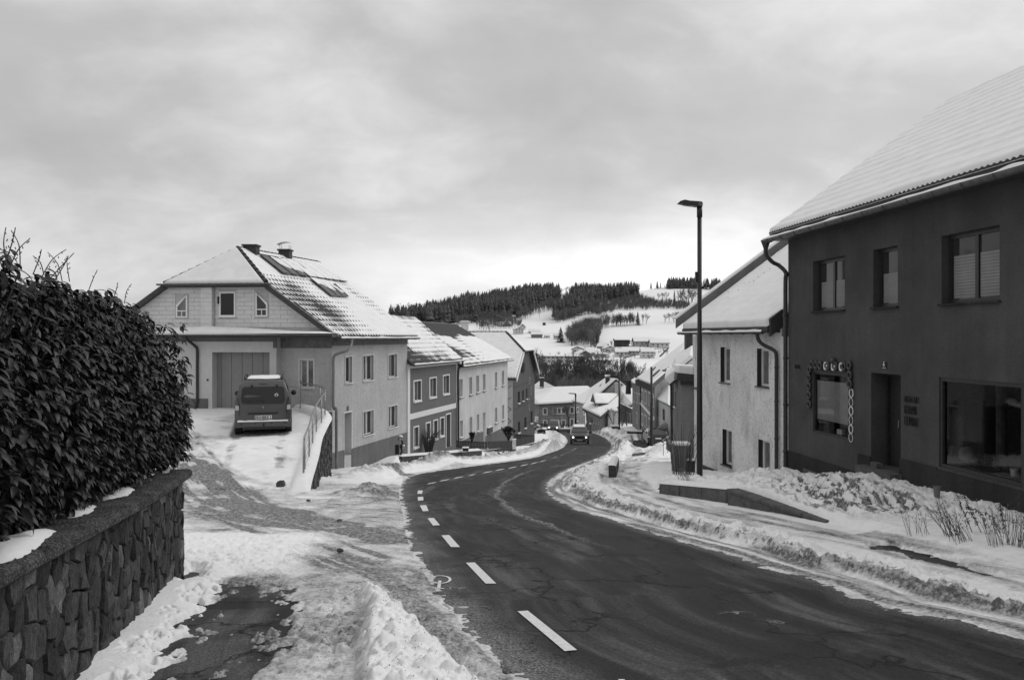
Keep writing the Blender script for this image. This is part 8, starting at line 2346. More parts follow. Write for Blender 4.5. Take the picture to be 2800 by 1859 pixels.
c_ = pt(1481, 1055, 158); m = MB(); m.box(c_.x - 0.35, c_.x + 0.45, c_.y, c_.y + 0.8, zr(1058, 158), zr(1036, 158)); m.box(c_.x - 0.5, c_.x + 0.6, c_.y - 0.1, c_.y + 0.9, zr(1036, 158), zr(1033.5, 158)); m.build('chimney', M['chimney'], hL)
m = MB(); m.box(c_.x - 0.45, c_.x + 0.55, c_.y, c_.y + 0.8, zr(1033.5, 158) + 0.01, zr(1032, 158)); m.build('chimney_snow', M['csnow'], hL)
c_ = pt(1602, 1055, 165); m = MB(); m.box(c_.x - 0.35, c_.x + 0.35, c_.y, c_.y + 0.6, zr(1060, 165), zr(1052, 165)); m.build('chimney', M['chimney'], hL)
hM = house_root('steep roofed house with a pale gable rising behind the farmhouse', 17, 142, -14)
snow_roof(hM, [pt(1564, 1096, 147), pt(1599, 1106, 138), pt(1640, 1076, 136), pt(1685, 1036, 136), pt(1657, 1036, 146), pt(1617, 1063, 150)], 0.35, 0.3)
snow_roof(hM, [pt(1685, 1036, 136), pt(1657, 1036, 146), pt(1690, 1060, 150), pt(1712, 1058, 140)], 0.25, 0.15)
wallpoly(hM, [pt(1640, 1077, 136.5), pt(1685, 1040, 136.5), pt(1709, 1058, 140), pt(1709, 1090, 140), pt(1640, 1090, 136.5)], 'plaster_g', 'gable_wall')
c_ = pt(1662, 1047, 138); m = MB(); m.box(c_.x - 0.35, c_.x + 0.35, c_.y, c_.y + 0.7, zr(1052, 138), zr(1030, 138)); m.build('chimney', M['chimney'], hM); m = MB(); m.box(c_.x - 0.45, c_.x + 0.45, c_.y - 0.05, c_.y + 0.8, zr(1030, 138) + 0.01, zr(1025, 138)); m.build('chimney_snow', M['csnow'], hM)
m = MB(); m.prism([pt(1639, 1061, 141), pt(1644, 1055, 143), pt(1647, 1056, 143), pt(1641, 1062, 141)], (0, -0.4, 0.5)); m.build('skylight', M['glass'], hM)
# small things at the bottom of the street
c_ = pt(1555, 1168, 140); t = thing('pollard_tree', 'small round-headed bare pollard tree before the old farmhouse', 'tree', tuple(c_))
m = MB(); m.tube([c_ - V(0, 0, 0.3), c_ + V(0, 0, 1.6)], [0.16, 0.12], 7); m.build('trunk', M['branch'], t)
m = twiggy(c_ + V(0, 0, 1.5), 2.6, 21, 9, 0.55, 0.05, 3); m.build('crown', M['branch'], t, kind='stuff')
t = thing('sign_board', 'white roadside sign board with dark lettering beyond the dark gable house', 'sign', tuple(pt(1466, 1152, 100)))
a = pt(1461, 1144, 100); b = pt(1472, 1153, 100); m = MB(); m.box(a.x, b.x, 99.9, 100, b.z, a.z); brd = m.build('board', M['plate_w'], t)
m = MB(); m.box(a.x, b.x, 99.9, 100, a.z + 0.08, a.z + 0.25); m.build('top_board', M['plate_w'], t)
m = MB(); m.box(a.x + 0.1, a.x + 0.14, 99.95, 100.05, b.z - 1.5, b.z); m.box(b.x - 0.14, b.x - 0.1, 99.95, 100.05, b.z - 1.5, b.z); m.build('post', M['metal_dark'], t)
class _F: pass
fsn = Fr((a.x, 99.88), (1, 0)); fsn.n = (0, -1)
tx_ = text(t, 'er', 0.42, 0.22, b.z + 0.08, 0.0, 'plate_k', fr=fsn); bpy.context.view_layer.update(); to_mesh(tx_)
def mound_bush(px, py, Y, w, h, label, snow=True, seed=1):
    c_ = pt(px, py, Y); t = thing('clipped_bush', label, 'bush', tuple(c_)); rn = random.Random(seed); m = MB()
    for k in range(420):
        th = rn.uniform(0, 6.28); ph_ = rn.random(); p = c_ + V(w * math.cos(th) * math.sqrt(1 - ph_ ** 2) * rn.uniform(0.7, 1), w * 0.7 * math.sin(th) * rn.uniform(0.7, 1), h * ph_ * rn.uniform(0.6, 1))
        e = V(rn.uniform(-1, 1), rn.uniform(-1, 1), rn.uniform(-1, 1)).normalized() * 0.10; f_ = e.cross(V(rn.uniform(-1, 1), 0.3, 1)).normalized() * 0.05
        m.poly([p, p + e + f_, p + e * 1.8, p + e - f_])
    m.build('foliage', M['conifer'], t, kind='stuff')
    if snow:
        m = MB()
        for k in range(7):
            q = c_ + V(rn.uniform(-0.7, 0.7) * w, rn.uniform(-0.4, 0.2) * w, h * rn.uniform(0.55, 0.95)); m.lathe(q, [(0.0, 0.09), (0.12, 0.06), (0.20, -0.03)], 8)
        m.build('snow_tuft', M['csnow'], t, smooth=True)
mound_bush(1469, 1182, 92, 0.75, 0.95, 'dark snow flecked bush behind the dark gable house', seed=2)
mound_bush(1480, 1184, 90, 0.5, 0.6, 'low dark bush right of the snow flecked one at the bend', seed=3)
fence((1476, 1158), (1526, 1160), 16, (10, 10), 'snow topped dark garden fence before the old farmhouse', Ya=135, Yb=135, slat=0.85, name='garden_fence')
fence((1526, 1160), (1542, 1162), 3, (12, 10), 'dark gate beside the old farmhouse fence', Ya=134, Yb=134, slat=0.9, solid=True, name='garden_gate')
fence((1546, 1160), (1568, 1162), 14, (10, 9), 'thin dark railing fence around the pollard tree', Ya=136, Yb=136, slat=0.25, name='iron_fence')
fence((1588, 1165), (1602, 1167), 9, (6, 6), 'low dark fence between farmhouse and dormer house', Ya=130, Yb=128, slat=0.4, name='iron_fence')
t = thing('courtyard_wall', 'snow capped yard wall with a pale gate pillar before the dormer house', 'wall', tuple(pt(1640, 1170, 102)))
a = pt(1612, 1160, 123); b = pt(1662, 1161, 121); m = MB(); m.prism([V(a.x, 123, -17), V(b.x, 121, -17), b, a], (0, 0.4, 0)); m.build('wall', M['plinth'], t)
m = MB(); m.prism([a, b, b + V(0, 0, 0.2), a + V(0, 0, 0.2)], (0, 0.55, 0)); m.build('snow_cap', M['csnow'], t)
a = pt(1618, 1160, 122.4); m = MB(); m.box(a.x, a.x + 0.5, 122.2, 122.6, -17, a.z + 0.08); m.build('pillar', M['plaster_g'], t)
t = thing('stone_trough', 'dark stone trough heaped with snow by the lamp at the street foot', 'trough', tuple(pt(1680, 1172, 96)))
a = pt(1671, 1166, 96); b = pt(1692, 1172, 96); m = MB(); m.prism([V(a.x, 96, a.z), V(b.x, 96, a.z), V(b.x - 0.1, 96, b.z), V(a.x + 0.15, 96, b.z)], (0, 0.8, 0)); m.build('basin', M['block'], t)
m = MB(); m.prism([V(a.x - 0.03, 95.97, a.z + 0.003), V(b.x + 0.03, 95.97, a.z + 0.003), V(b.x + 0.03, 96.83, a.z + 0.003), V(a.x - 0.03, 96.83, a.z + 0.003)], (0, 0, 0.14)); m.build('snow_cap', M['csnow'], t)
t = thing('road_barrier', 'long dark snow topped barrier beam on blocks beyond the car park', 'barrier', tuple(pt(1755, 1182, 86)))
a = pt(1728, 1180, 86); b = pt(1780, 1181, 84); m = MB(); m.prism([a, b, b - V(0, 0, 0.22), a - V(0, 0, 0.22)], (0, 0.3, 0)); m.build('beam', M['metal_dark'], t)
m = MB(); m.prism([a + V(0, 0, .003), b + V(0, 0, .003), b + V(0, 0.0, 0.12), a + V(0, 0, 0.12)], (0, 0.32, 0)); m.build('snow_cap', M['csnow'], t)
a = pt(1716, 1180, 85); m = MB(); m.box(a.x, a.x + 0.45, 85, 85.6, zr(1186, 85), a.z); m.build('block', M['concrete'], t)
t = thing('utility_pole', 'thin bare pole standing on the snowfield right of the street lamp top', 'pole', tuple(far_pt(1931, 822)))
c_ = far_pt(1931, 822); m = MB(); m.tube([c_, c_ + V(0, 0, 9)], 0.25, 5); m.build('shaft', M['twig'], t)

# ================================================================== village houses across the valley
def vhouse(label, px, py, w, h, roof, yaw=0.0, gable=False, mat='plaster_c', wins=3, rows=2, Y=None, depth=None, rsnow=True, wz=None, dark=False):
    """px,py: bottom centre in the picture; w,h picture width and wall height; roof rise, all in picture pixels"""
    Y = Y or far_Y(py + 2); s = Y / F; c_ = V((px - CX) * s, Y, (HY - py) * s); W_ = w * s; H_ = h * s; Rr = roof * s; D_ = depth * s if depth else W_ * 0.8
    t = thing('village_house', label, 'house', tuple(c_), 'houses across the valley')
    R3 = Matrix.Rotation(yaw, 3, 'Z')
    def T(x, y, z): return c_ + R3 @ V(x, y, z)
    m = MB(); m.prism([T(-W_ / 2, 0, -3), T(W_ / 2, 0, -3), T(W_ / 2, D_, -3), T(-W_ / 2, D_, -3)], (0, 0, H_ + 3))
    e = W_ * 0.05
    if gable:
        for y in (0.0, D_): m.poly([T(-W_ / 2, y, H_), T(W_ / 2, y, H_), T(0, y, H_ + Rr)])
        m.build('wall', M[mat], t)
        k = e * Rr / (W_ / 2)
        for sgn in (-1, 1):
            snow_roof(t, [T(sgn * (W_ / 2 + e), -e, H_ - k), T(0, -e, H_ + Rr), T(0, D_ + e, H_ + Rr), T(sgn * (W_ / 2 + e), D_ + e, H_ - k)], 0.45, 0.55, snowmat='csnow' if rsnow else 'fascia', inset=0.0)
    else:
        for x in (-W_ / 2, W_ / 2): m.poly([T(x, 0, H_), T(x, D_, H_), T(x, D_ / 2, H_ + Rr)])
        m.build('wall', M[mat], t)
        k = e * Rr / (D_ / 2)
        for y0 in (-e, D_ + e):
            snow_roof(t, [T(-W_ / 2 - e, y0, H_ - k), T(W_ / 2 + e, y0, H_ - k), T(W_ / 2 + e, D_ / 2, H_ + Rr), T(-W_ / 2 - e, D_ / 2, H_ + Rr)], 0.45, 0.55, snowmat='csnow' if rsnow else 'fascia', inset=0.0)
    for r_ in range(rows):
        for i in range(wins):
            xw = -W_ / 2 + W_ * (i + 0.5) / wins; ww = W_ / wins * 0.16 + 0.25; z0 = H_ * (r_ + 0.35) / rows; z1 = z0 + min(1.3, H_ / rows * 0.42)
            m = MB(); m.prism([T(xw - ww, -0.06, z0), T(xw + ww, -0.06, z0), T(xw + ww, -0.06, z1), T(xw - ww, -0.06, z1)], tuple(R3 @ V(0, 0.05, 0))); m.build('window', M['glass_mid' if not dark else 'glass_dk'], t)
    if gable:
        m = MB(); m.prism([T(-0.6, -0.06, H_ + Rr * 0.15), T(0.6, -0.06, H_ + Rr * 0.15), T(0.6, -0.06, H_ + Rr * 0.45), T(-0.6, -0.06, H_ + Rr * 0.45)], tuple(R3 @ V(0, 0.05, 0))); m.build('window', M['glass_dk'], t)
    return t
VH = [
 ('dark barn with snowy roof on the hillside shoulder, a spruce at its left', 1362, 876, 26, 7, 6, 0.1, True, 'wood_dark', 1, 1),
 ('small low shed at the forest edge right of the dark barn', 1404, 868, 14, 2.5, 3, 0.0, False, 'wood_band', 0, 1),
 ('half hidden grey farmhouse roof in the scrub below the dark barn', 1385, 890, 26, 3, 6, 0.0, False, 'wood_band', 0, 1),
 ('white gabled house above the left village group', 1429, 899, 16, 6, 7, 0.2, True, 'plaster_c', 2, 1),
 ('white two storey house with dark side, left in the upper village group', 1420, 911, 24, 11, 5, 0.3, True, 'plaster_c', 3, 2),
 ('long white roofed bungalow behind the grey broad house', 1462, 909, 30, 3, 6, 0.0, False, 'plaster_g', 4, 1),
 ('broad grey house with hipped snow roof in the upper village group', 1468, 923, 30, 9, 6, 0.0, False, 'wood_band', 4, 2),
 ('small flat white garage right of the broad grey house', 1496, 923, 15, 4.5, 4, 0.0, False, 'plaster_c', 1, 1),
 ('white house beside the tall round spruce', 1522, 926, 16, 8, 6, 0.0, False, 'plaster_c', 3, 1),
 ('tiny dark hut alone on the snowfield above the village', 1488, 886, 8, 4, 2.5, 0.0, False, 'wood_dark', 0, 1),
 ('long pale apartment block behind the valley trees', 1536, 992, 96, 15, 2, 0.0, False, 'plaster_c', 9, 2),
 ('gabled house at the left end of the valley road', 1462, 983, 34, 9, 8, -0.3, True, 'plaster_g', 3, 1),
 ('snow roofed cottage below the gabled house at the left of the valley', 1475, 1003, 40, 3, 9, 0.2, False, 'plaster_g', 2, 1),
 ('white double gable house left in the lower village', 1580, 965, 30, 9, 7, -0.2, True, 'plaster_c', 2, 1),
 ('house with a deep brown gable facing the valley trees', 1600, 978, 34, 8, 10, 0.35, True, 'wood_band', 2, 1),
 ('long snow roof house in the middle of the lower village', 1622, 971, 34, 6, 9, 0.0, False, 'plaster_g', 3, 1),
 ('tall grey gabled house with a chimney, centre of the lower village', 1645, 960, 24, 11, 8, -0.5, False, 'plaster_m', 1, 1),
 ('white house with timbered gable right of the tall grey one', 1668, 963, 26, 9, 6, 0.2, True, 'plaster_c', 2, 1),
 ('flat grey hall below the tall grey gabled house', 1644, 974, 26, 5, 1.5, 0.0, False, 'plaster_g', 4, 1),
 ('large pale hall behind the bare trees right of centre', 1642, 1002, 50, 14, 3, 0.0, False, 'plaster_g', 5, 1),
 ('dark wooden barn on the terrace above the lower village', 1701, 946, 34, 14, 4, 0.0, False, 'wood_dark', 0, 1),
 ('dark low farm roof behind the wooden barn', 1708, 938, 30, 6, 5, 0.1, True, 'wood_dark', 1, 1),
 ('pale hipped house with two roofs in front of the wooden barn', 1700, 973, 30, 9, 8, 0.0, False, 'plaster_c', 3, 1),
 ('wide hipped roof bungalow on the slope with a dark retaining wall', 1727, 969, 40, 8, 9, 0.1, False, 'plaster_g', 4, 1),
 ('large light house with round stair tower on the upper terrace', 1761, 946, 46, 11, 10, 0.0, False, 'plaster_g', 4, 1),
 ('house with dark timber gable at the right of the upper terrace', 1805, 949, 44, 10, 9, 0.0, False, 'plaster_c', 4, 1),
 ('white square house alone in front of the big snowfield', 1772, 977, 32, 13, 9, 0.0, False, 'plaster_c', 3, 2),
]
for (lb, px, py, w, h, rf, yw, gb, mt, wn_, rows) in VH: vhouse(lb, px, py, w * (1.12 if py > 940 else 1), h * (1.2 if py > 940 else 1), rf, yw, gb, mt, wn_, rows)
# retaining terraces between them
def strip_wall(lb, pts, hpx, mat='plinth'):
    P_ = [far_pt(*p) for p in pts]; t = thing('terrace_wall', lb, 'wall', tuple(P_[0])); m = MB()
    for a, b in zip(P_[:-1], P_[1:]): m.prism([a - V(0, 0, 1), b - V(0, 0, 1), b + V(0, 0, hpx * b.y / F), a + V(0, 0, hpx * a.y / F)], (0, 1.0, 0))
    m.build('wall', M[mat], t)
strip_wall('dark curved terrace wall below the hipped bungalow', [(1705, 979), (1730, 973), (1752, 966)], 2.2)
strip_wall('long dark terrace wall below the two upper houses', [(1715, 952), (1770, 957), (1830, 953)], 2.6)
strip_wall('lower dark terrace wall toward the right house row', [(1750, 962), (1790, 966), (1830, 960)], 2.0)

# ================================================================== woods
def conifer_mesh(seed, tiers=4, n=7):
    rn = random.Random(seed); vs = []; fs = []
    z = 0.12
    for k in range(tiers):
        r = 0.20 * (1 - k / (tiers + 0.3)) * rn.uniform(0.85, 1.1); zt = z + 1.45 * (1 - 0.12) / tiers
        b = len(vs); ph_ = rn.uniform(0, 6)
        for i in range(n):
            a = ph_ + 2 * math.pi * i / n; rr = r * rn.uniform(0.65, 1.2); vs.append((rr * math.cos(a), rr * math.sin(a), z + rn.uniform(-0.03, 0.03)))
        vs.append((rn.uniform(-0.01, 0.01), 0, min(1.0, zt + 0.05)))
        for i in range(n): fs.append((b + i, b + (i + 1) % n, b + n))
        z += 0.88 / tiers
    return np.array(vs), np.array(fs)
def bare_far_mesh(seed):
    rn = random.Random(seed); vs = []; fs = []
    def sl(p, q, w0, w1):
        d = np.array(q) - np.array(p); a = np.cross(d, (rn.uniform(-1, 1), rn.uniform(-1, 1), 0.1)); a = a / (np.linalg.norm(a) + 1e-9)
        b = len(vs); vs.extend([tuple(np.array(p) - a * w0), tuple(np.array(p) + a * w0), tuple(np.array(q))]); fs.append((b, b + 1, b + 2))
    sl((0, 0, 0), (0, 0, 0.7), 0.016, 0); 
    for k in range(30):
        z = rn.uniform(0.18, 0.65); a = rn.uniform(0, 6.28); l = rn.uniform(0.15, 0.38); e = (l * 0.7 * math.cos(a), l * 0.7 * math.sin(a), min(1.0, z + l * rn.uniform(0.7, 1.2)))
        sl((0, 0, z), e, 0.010, 0)
        for j in range(3):
            u = rn.uniform(0.3, 0.9); p = (e[0] * u, e[1] * u, z + (e[2] - z) * u); sl(p, (p[0] + rn.uniform(-0.1, 0.1), p[1] + rn.uniform(-0.1, 0.1), p[2] + rn.uniform(0.03, 0.15)), 0.007, 0)
    return np.array(vs), np.array(fs)
CF = [conifer_mesh(i) for i in range(6)]; BF = [bare_far_mesh(i) for i in range(6)]
# denser, crown-ish far broadleaf for masses
def crown_mesh(seed):
    rn = random.Random(seed); vs, fs = bare_far_mesh(seed + 50); vs = list(map(tuple, vs)); fs = list(map(tuple, fs))
    for k in range(26):
        th = rn.uniform(0, 6.28); r = rn.uniform(0.05, 0.24); z = rn.uniform(0.4, 0.95); r *= math.sqrt(max(0.05, 1 - ((z - 0.62) / 0.4) ** 2)); p = np.array((r * math.cos(th), r * math.sin(th), z)); e = np.array((rn.uniform(-1, 1), rn.uniform(-1, 1), rn.uniform(0, 1.4))) * 0.05; f_ = np.array((rn.uniform(-1, 1), rn.uniform(-1, 1), rn.uniform(-1, 1))) * 0.022
        b = len(vs); vs += [tuple(p - f_), tuple(p + f_), tuple(p + e)]; fs.append((b, b + 1, b + 2))
    return np.array(vs), np.array(fs)
KF = [crown_mesh(i) for i in range(6)]
def forest(label, name, poly, dens, kinds, hr, mat, seed, cat='forest'):
    """trees filled into a picture outline laid on the far slope; dens = trees per picture px^2"""
    rn = random.Random(seed); xs = [p[0] for p in poly]; ys_ = [p[1] for p in poly]
    area = 0.5 * abs(sum(poly[i][0] * poly[(i + 1) % len(poly)][1] - poly[(i + 1) % len(poly)][0] * poly[i][1] for i in range(len(poly))))
    n = int(area * dens); VV = []; FF = []; nb = 0; k = 0; guard = 0
    cand = np.array([[rn.uniform(min(xs) - 6, max(xs) + 6), rn.uniform(min(ys_) - 4, max(ys_) + 4)] for _ in range(int(n * (max(xs) - min(xs) + 12) * (max(ys_) - min(ys_) + 8) / area))])
    amp = min(12, 0.6 * (max(ys_) - min(ys_)))
    ok = sdf(cand[:, 0], cand[:, 1], poly) < amp * (fbm(cand[:, 0] * 0.06, cand[:, 1] * 0.12, 3, seed) - 0.52)
    for px, py in cand[ok]:
        rdg = np.interp(px, [p[0] for p in RIDGE], [p[1] for p in RIDGE])
        c_ = far_pt(px, max(py, rdg + 0.5)); vs, fs = kinds[rn.randrange(len(kinds))]; h = rn.uniform(*hr); w = h * rn.uniform(0.75, 1.25)
        a = rn.uniform(0, 6.28); ca, sa = math.cos(a), math.sin(a)
        q = np.stack([(vs[:, 0] * ca - vs[:, 1] * sa) * w, (vs[:, 0] * sa + vs[:, 1] * ca) * w, vs[:, 2] * h], -1) + np.array(c_)
        VV.append(q); FF.append(fs + nb); nb += len(vs); k += 1
    return mesh_np(name, np.concatenate(VV), np.concatenate(FF), M[mat], None, smooth=False, kind='stuff', label=label, cat=cat)
P_main = [(1060, 884), (1110, 880), (1180, 866), (1270, 842), (1360, 826), (1440, 810), (1502, 808), (1530, 812), (1528, 830), (1478, 838), (1452, 852), (1420, 866), (1380, 872), (1330, 872), (1290, 880), (1245, 884), (1200, 890), (1120, 892), (1060, 892)]
forest('dark spruce forest covering the left hill up to the ridge', 'spruce_forest', P_main, 0.21, CF * 2 + KF, (9, 26), 'conifer', 1)
P_mid = [(1560, 812), (1600, 806), (1650, 808), (1705, 806), (1745, 806), (1748, 815), (1705, 820), (1650, 828), (1610, 840), (1590, 856), (1555, 868), (1530, 872), (1512, 876), (1535, 852), (1560, 830)]
forest('mixed dark wood on the middle of the hill below the ridge', 'mixed_wood', P_mid, 0.20, CF + KF[:4], (11, 25), 'conifer', 2)
forest('spruce wood standing on the right end of the ridge', 'spruce_forest', [(1824, 787), (1900, 786), (1906, 790), (1824, 790)], 0.42, CF, (14, 22), 'conifer', 3)
forest('ridge trees seen right of the lamp post behind the white house roof', 'spruce_forest', [(1918, 788), (2150, 794), (2150, 800), (1918, 792)], 0.22, CF, (12, 22), 'conifer', 4)
forest('bare broadleaf trees thinly edging the spruce forest foot', 'bare_wood', [(1245, 886), (1330, 876), (1420, 868), (1500, 840), (1530, 832), (1530, 842), (1480, 856), (1420, 876), (1340, 882), (1250, 892)], 0.10, KF, (10, 15), 'wood_far', 5)
forest('grey bare wood running down the middle slope', 'bare_wood', [(1512, 878), (1560, 858), (1600, 846), (1640, 838), (1640, 850), (1610, 862), (1560, 872), (1520, 884)], 0.14, KF, (11, 16), 'wood_far', 6)
forest('bare saplings scattered over the cleared slope', 'sapling_scrub', [(1610, 860), (1640, 838), (1740, 818), (1800, 832), (1880, 838), (1890, 846), (1800, 848), (1700, 850), (1640, 862)], 0.20, KF + BF, (5, 13), 'wood_far', 7)
forest('bare tree belt between the two snowfields', 'bare_wood', [(1636, 892), (1700, 886), (1740, 884), (1740, 890), (1690, 896), (1650, 902), (1560, 935), (1550, 925), (1580, 906)], 0.06, KF + BF, (11, 17), 'wood_far', 8)
forest('dense bare wood in the gully above the lower village', 'bare_wood', [(1548, 935), (1575, 912), (1610, 900), (1640, 905), (1642, 935), (1630, 948), (1590, 946), (1556, 945)], 0.10, KF + BF, (8, 19), 'wood_far', 9)
forest('bare bushes around the dark hillside barn', 'bare_wood', [(1300, 896), (1318, 880), (1345, 876), (1420, 880), (1430, 896), (1390, 900), (1335, 905)], 0.07, KF, (5, 11), 'wood_far', 10)
forest('garden shrubs scattered between the village houses', 'village_shrubs', [(1460, 985), (1560, 975), (1580, 950), (1700, 940), (1830, 945), (1830, 980), (1760, 985), (1640, 990), (1480, 1000)], 0.010, KF, (3, 6), 'wood_far', 11)
# single trees one can tell apart on the hill
def shared(name, vf, mat):
    me = bpy.data.meshes.new(name); me.from_pydata([tuple(v) for v in vf[0]], [], [tuple(int(i) for i in f) for f in vf[1]]); me.materials.append(M[mat]); return me
def big_spruce(seed):
    rn = random.Random(seed); vs = []; fs = []
    for k in range(22):
        u = k / 21; z = 0.06 + 0.92 * u; r = 0.21 * (1 - u) ** 0.85 + 0.012; nb = 13
        for i in range(nb):
            a = rn.uniform(0, 6.28); l = r * rn.uniform(0.7, 1.15); w = 0.035 * (1 - 0.6 * u); c, s = math.cos(a), math.sin(a); b = len(vs)
            vs += [(0, 0, z + 0.035), (l * c - w * s, l * s + w * c, z - 0.035), (l * 1.1 * c, l * 1.1 * s, z - 0.05), (l * c + w * s, l * s - w * c, z - 0.035)]
            fs.append((b, b + 1, b + 2, b + 3))
    return np.array(vs), np.array(fs)
BS = [shared('crown', big_spruce(i), 'conifer') for i in range(3)]
def single(name, label, px, py, hpx, me, wf=1.0, cat='tree', group=None, seed=0):
    c_ = far_pt(px, py); t = thing(name, label, cat, tuple(c_), group); h = hpx * c_.y / F
    o = bpy.data.objects.new('crown', me); SC.collection.objects.link(o); o.parent = t; o.scale = (h * wf, h * wf, h); o.rotation_euler = (0, 0, seed * 1.3)
    m = MB(); m.tube([c_ - V(0, 0, 0.5), c_ + V(0, 0, h * 0.5)], [h * 0.016, h * 0.010], 5); m.build('trunk', M['branch'], t)
    return t
single('spruce_tree', 'broad dark spruce at the left foot of the gully wood', 1533, 936, 42, BS[0], 1.5)
single('spruce_tree', 'slender dark spruce alone in the bare tree belt', 1744, 890, 39, BS[1], 1.0)
single('spruce_tree', 'dark spruce to the left of the hillside barn', 1341, 879, 21, BS[2], 1.1)
single('spruce_tree', 'tall thin larch-like spruce beside the clump below the ridge', 1844, 838, 46, BS[1], 0.62)
single('spruce_tree', 'dark spruce in the gully wood behind the lower village', 1632, 946, 38, BS[0], 1.15)
single('spruce_tree', 'second dark spruce on the gully wood right edge', 1622, 944, 34, BS[2], 1.0)
single('spruce_tree', 'first of three small spruces on the open ridge', 1780, 790, 20, BS[0], 0.9)
single('spruce_tree', 'second of three small spruces on the open ridge', 1797, 789, 22, BS[1], 1.1)
single('spruce_tree', 'third of three small spruces on the open ridge', 1806, 788, 16, BS[2], 0.8)
single('spruce_tree', 'lone tiny spruce on the bare crest of the ridge', 1818, 787, 10, BS[1], 0.8)
single('spruce_tree', 'tall spruce breaking the ridge line of the mixed wood', 1696, 806, 34, BS[2], 1.1)
single('spruce_tree', 'tall dark spruce pair standing on the ridge saddle', 1577, 806, 32, BS[0], 1.2)

def bare_tree_mesh(seed, depth=5, spread=0.55, upr=0.35, n0=3):
    """branching bare tree of unit height"""
    rn = random.Random(seed); vs = []; fs = []
    def seg(p, q, r0, r1):
        d = (q - p).normalized(); a = d.cross(V(0.3, 0.7, 0.1)).normalized(); b = d.cross(a); k = len(vs)
        for (c, r) in ((p, r0), (q, r1)):
            for i in range(3): t = 2.094 * i; vs.append(tuple(c + (a * math.cos(t) + b * math.sin(t)) * r))
        for i in range(3): j = (i + 1) % 3; fs.append((k + i, k + j, k + 3 + j, k + 3 + i))
    def go(p, d, L, r, k):
        q = p + d * L; seg(p, q, r, r * 0.72)
        if k == 0: return
        for _ in range(3 if k > 1 else 4):
            nd = (d + V(rn.uniform(-1, 1), rn.uniform(-1, 1), rn.uniform(-0.6, 1) * 0.7 + upr * 0.3) * spread).normalized(); go(p.lerp(q, rn.uniform(0.55, 1.0)), nd, L * rn.uniform(0.58, 0.82), max(r * 0.62, 0.0022), k - 1)
    seg(V(0, 0, 0), V(0.01, 0, 0.30), 0.017, 0.013)
    for i in range(n0): go(V(0.01, 0, 0.16 + 0.14 * i / n0), V(rn.uniform(-0.45, 0.45), rn.uniform(-0.45, 0.45), 1).normalized(), 0.27, 0.011, depth)
    v = np.array(vs); v[:, 2] /= v[:, 2].max(); return v, np.array(fs)
BT = [shared('crown', bare_tree_mesh(i, 4 + i % 2, 0.55, 0.6, 3), 'branch') for i in range(5)]
BTf = [shared('crown', bare_tree_mesh(i + 20, 4, 0.65, 0.4, 3), 'branch') for i in range(4)]
def put_tree(label, px, py, hpx, me, wf, group, seed, Y=None):
    c_ = far_pt(px, py) if Y is None else pt(px, py, Y); o = bpy.data.objects.new('bare_tree', me); SC.collection.objects.link(o)
    h = hpx * c_.y / F; o.location = c_; o.scale = (h * wf, h * wf, h); o.rotation_euler = (0, 0, seed * 2.1)
    setp(o, label, 'tree', group)
ORD = 'leftmost,second,third,fourth,fifth,sixth,seventh,eighth,ninth,tenth,eleventh,twelfth,thirteenth'.split(',')
def rank(lst, i):
    xs_ = sorted(l[0] for l in lst); k = xs_.index(lst[i][0]); return ORD[k] + (' from the left' if k else '')
rn = random.Random(30)
for i in range(36):   # belt of bare trees along the stream behind the street roofs
    px = 1452 + i * 8.7 + rn.uniform(-5, 5); py = rn.uniform(1068, 1108); h = rn.uniform(82, 140) * (1.0 if px < 1700 else 0.8)
    if px > 1745: h *= 0.85
    put_tree('bare tree in the dark belt along the stream behind the street roofs', px, py, h, BT[i % 5], rn.uniform(0.7, 1.0), 'bare trees along the stream', i)
for i in range(10):
    put_tree('bare tree in the dark belt along the stream behind the street roofs', 1456 + i * 32 + rn.uniform(-9, 9), rn.uniform(1040, 1062), rn.uniform(40, 70), BT[(i + 2) % 5], 1.0, 'bare trees along the stream', i + 60)
forest('tangled undergrowth below the bare stream trees', 'stream_undergrowth', [(1440, 1104), (1450, 1052), (1560, 1040), (1700, 1044), (1770, 1060), (1790, 1100)], 0.014, KF, (2, 4), 'wood_far', 12)
forest('thin young trees among the bare stream trees', 'stream_thicket', [(1440, 1104), (1450, 1070), (1560, 1060), (1700, 1064), (1760, 1078), (1760, 1104)], 0.022, BF, (7, 12), 'wood_far', 14)
LST = ((1818, 885, 20), (1830, 884, 22), (1843, 886, 24), (1858, 884, 26), (1872, 882, 20), (1884, 878, 24), (1894, 872, 26), (1850, 880, 20))
for i, (px, py, h) in enumerate(LST):
    put_tree(rank(LST, i).capitalize() + ' bare tree in the clump by the white roof verge', px, py, h * 1.35, BTf[i % 4], 1.15, 'bare tree clump on the snowfield', i)
LST = ((1600, 30), (1612, 34), (1637, 32), (1648, 36), (1660, 34), (1676, 32), (1686, 34), (1697, 30), (1708, 28), (1722, 32), (1733, 34), (1758, 28), (1767, 30))
for i, (px, h) in enumerate(LST):
    put_tree(rank(LST, i).capitalize() + ' bare tree in the row between the snowfields', px, 896 - (px - 1640) * 0.05 if px > 1640 else 915 - (px - 1600) * 0.35, h * 1.15, BTf[i % 4], 0.95, 'bare trees in the row between the snowfields', i)
LST = ((1800, 825, 20), (1812, 828, 24), (1822, 830, 26), (1864, 838, 38), (1872, 840, 42), (1882, 838, 44), (1890, 836, 38), (1902, 834, 30), (1858, 842, 34), (1878, 842, 30), (1895, 838, 34))
for i, (px, py, h) in enumerate(LST):
    put_tree(rank(LST, i).capitalize() + ' bare tree in the tall clump below the right ridge', px, py, h * 1.25, BTf[i % 4], 0.95, 'bare tree clump below the ridge', i)
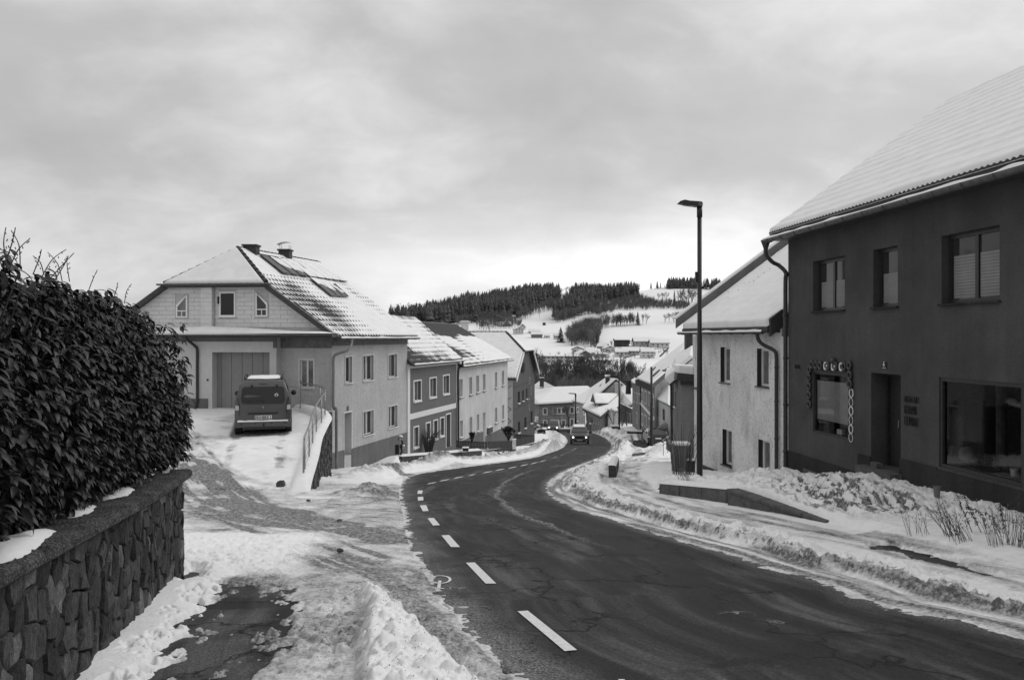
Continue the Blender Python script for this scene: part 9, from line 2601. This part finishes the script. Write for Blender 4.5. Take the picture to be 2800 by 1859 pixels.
LST = ((1526, 872, 38), (1536, 868, 40), (1545, 864, 36), (1519, 876, 26), (1560, 855, 36))
for i, (px, py, h) in enumerate(LST):
    put_tree(rank(LST, i).capitalize() + ' bare tree at the left tip of the middle wood', px, py, h, BTf[i % 4], 1.25, 'round bare trees at the wood tip', i)
LST = ((1450, 870, 18), (1437, 872, 14), (1475, 870, 26), (1423, 874, 12))
for i, (px, py, h) in enumerate(LST):
    put_tree(rank(LST, i).capitalize() + ' bare tree alone along the hillside path', px, py, h, BTf[i % 4], 0.7, 'lone bare trees along the path', i)
LST = ((1560, 930, 40), (1568, 934, 46), (1577, 930, 44), (1584, 936, 50), (1592, 928, 44), (1600, 934, 48), (1609, 928, 40), (1616, 936, 46), (1571, 940, 34), (1597, 942, 36), (1553, 936, 30))
for i, (px, py, h) in enumerate(LST):
    put_tree(rank(LST, i).capitalize() + ' tall bare tree in the gully wood above the village', px, py, h, BTf[i % 4], 0.9, 'tall bare trees in the gully wood', i)
LST = ((1312, 902, 26), (1322, 904, 28), (1330, 903, 24))
for i, (px, py, h) in enumerate(LST):
    put_tree(rank(LST, i).capitalize() + ' bare tree in the round clump by the hillside barn', px, py, h, BTf[i % 4], 1.3, 'round clump by the barn', i)
LST = ((1572, 808, 20), (1590, 806, 26), (1606, 806, 34), (1618, 806, 28), (1640, 807, 22), (1660, 806, 24), (1545, 808, 26), (1535, 808, 20))
for i, (px, py, h) in enumerate(LST):
    put_tree(rank(LST, i).capitalize() + ' bare tree on the ridge line of the middle wood', px, py, h, BTf[i % 4], 1.2, 'bare trees on the ridge line', i)
# dark tree left of the farmhouse roofs
c_ = pt(1468, 1100, 172); t = thing('dark_spruce', 'dark conifer at the left of the valley behind the gable house', 'tree', tuple(c_))
o = bpy.data.objects.new('crown', BS[0]); SC.collection.objects.link(o); o.parent = t; o.scale = (8, 8, 8.2); o.location = (-0.6, 0, -0.5)
print('objects', len(SC.objects), 'tris', sum(len(m.polygons) for m in bpy.data.meshes))
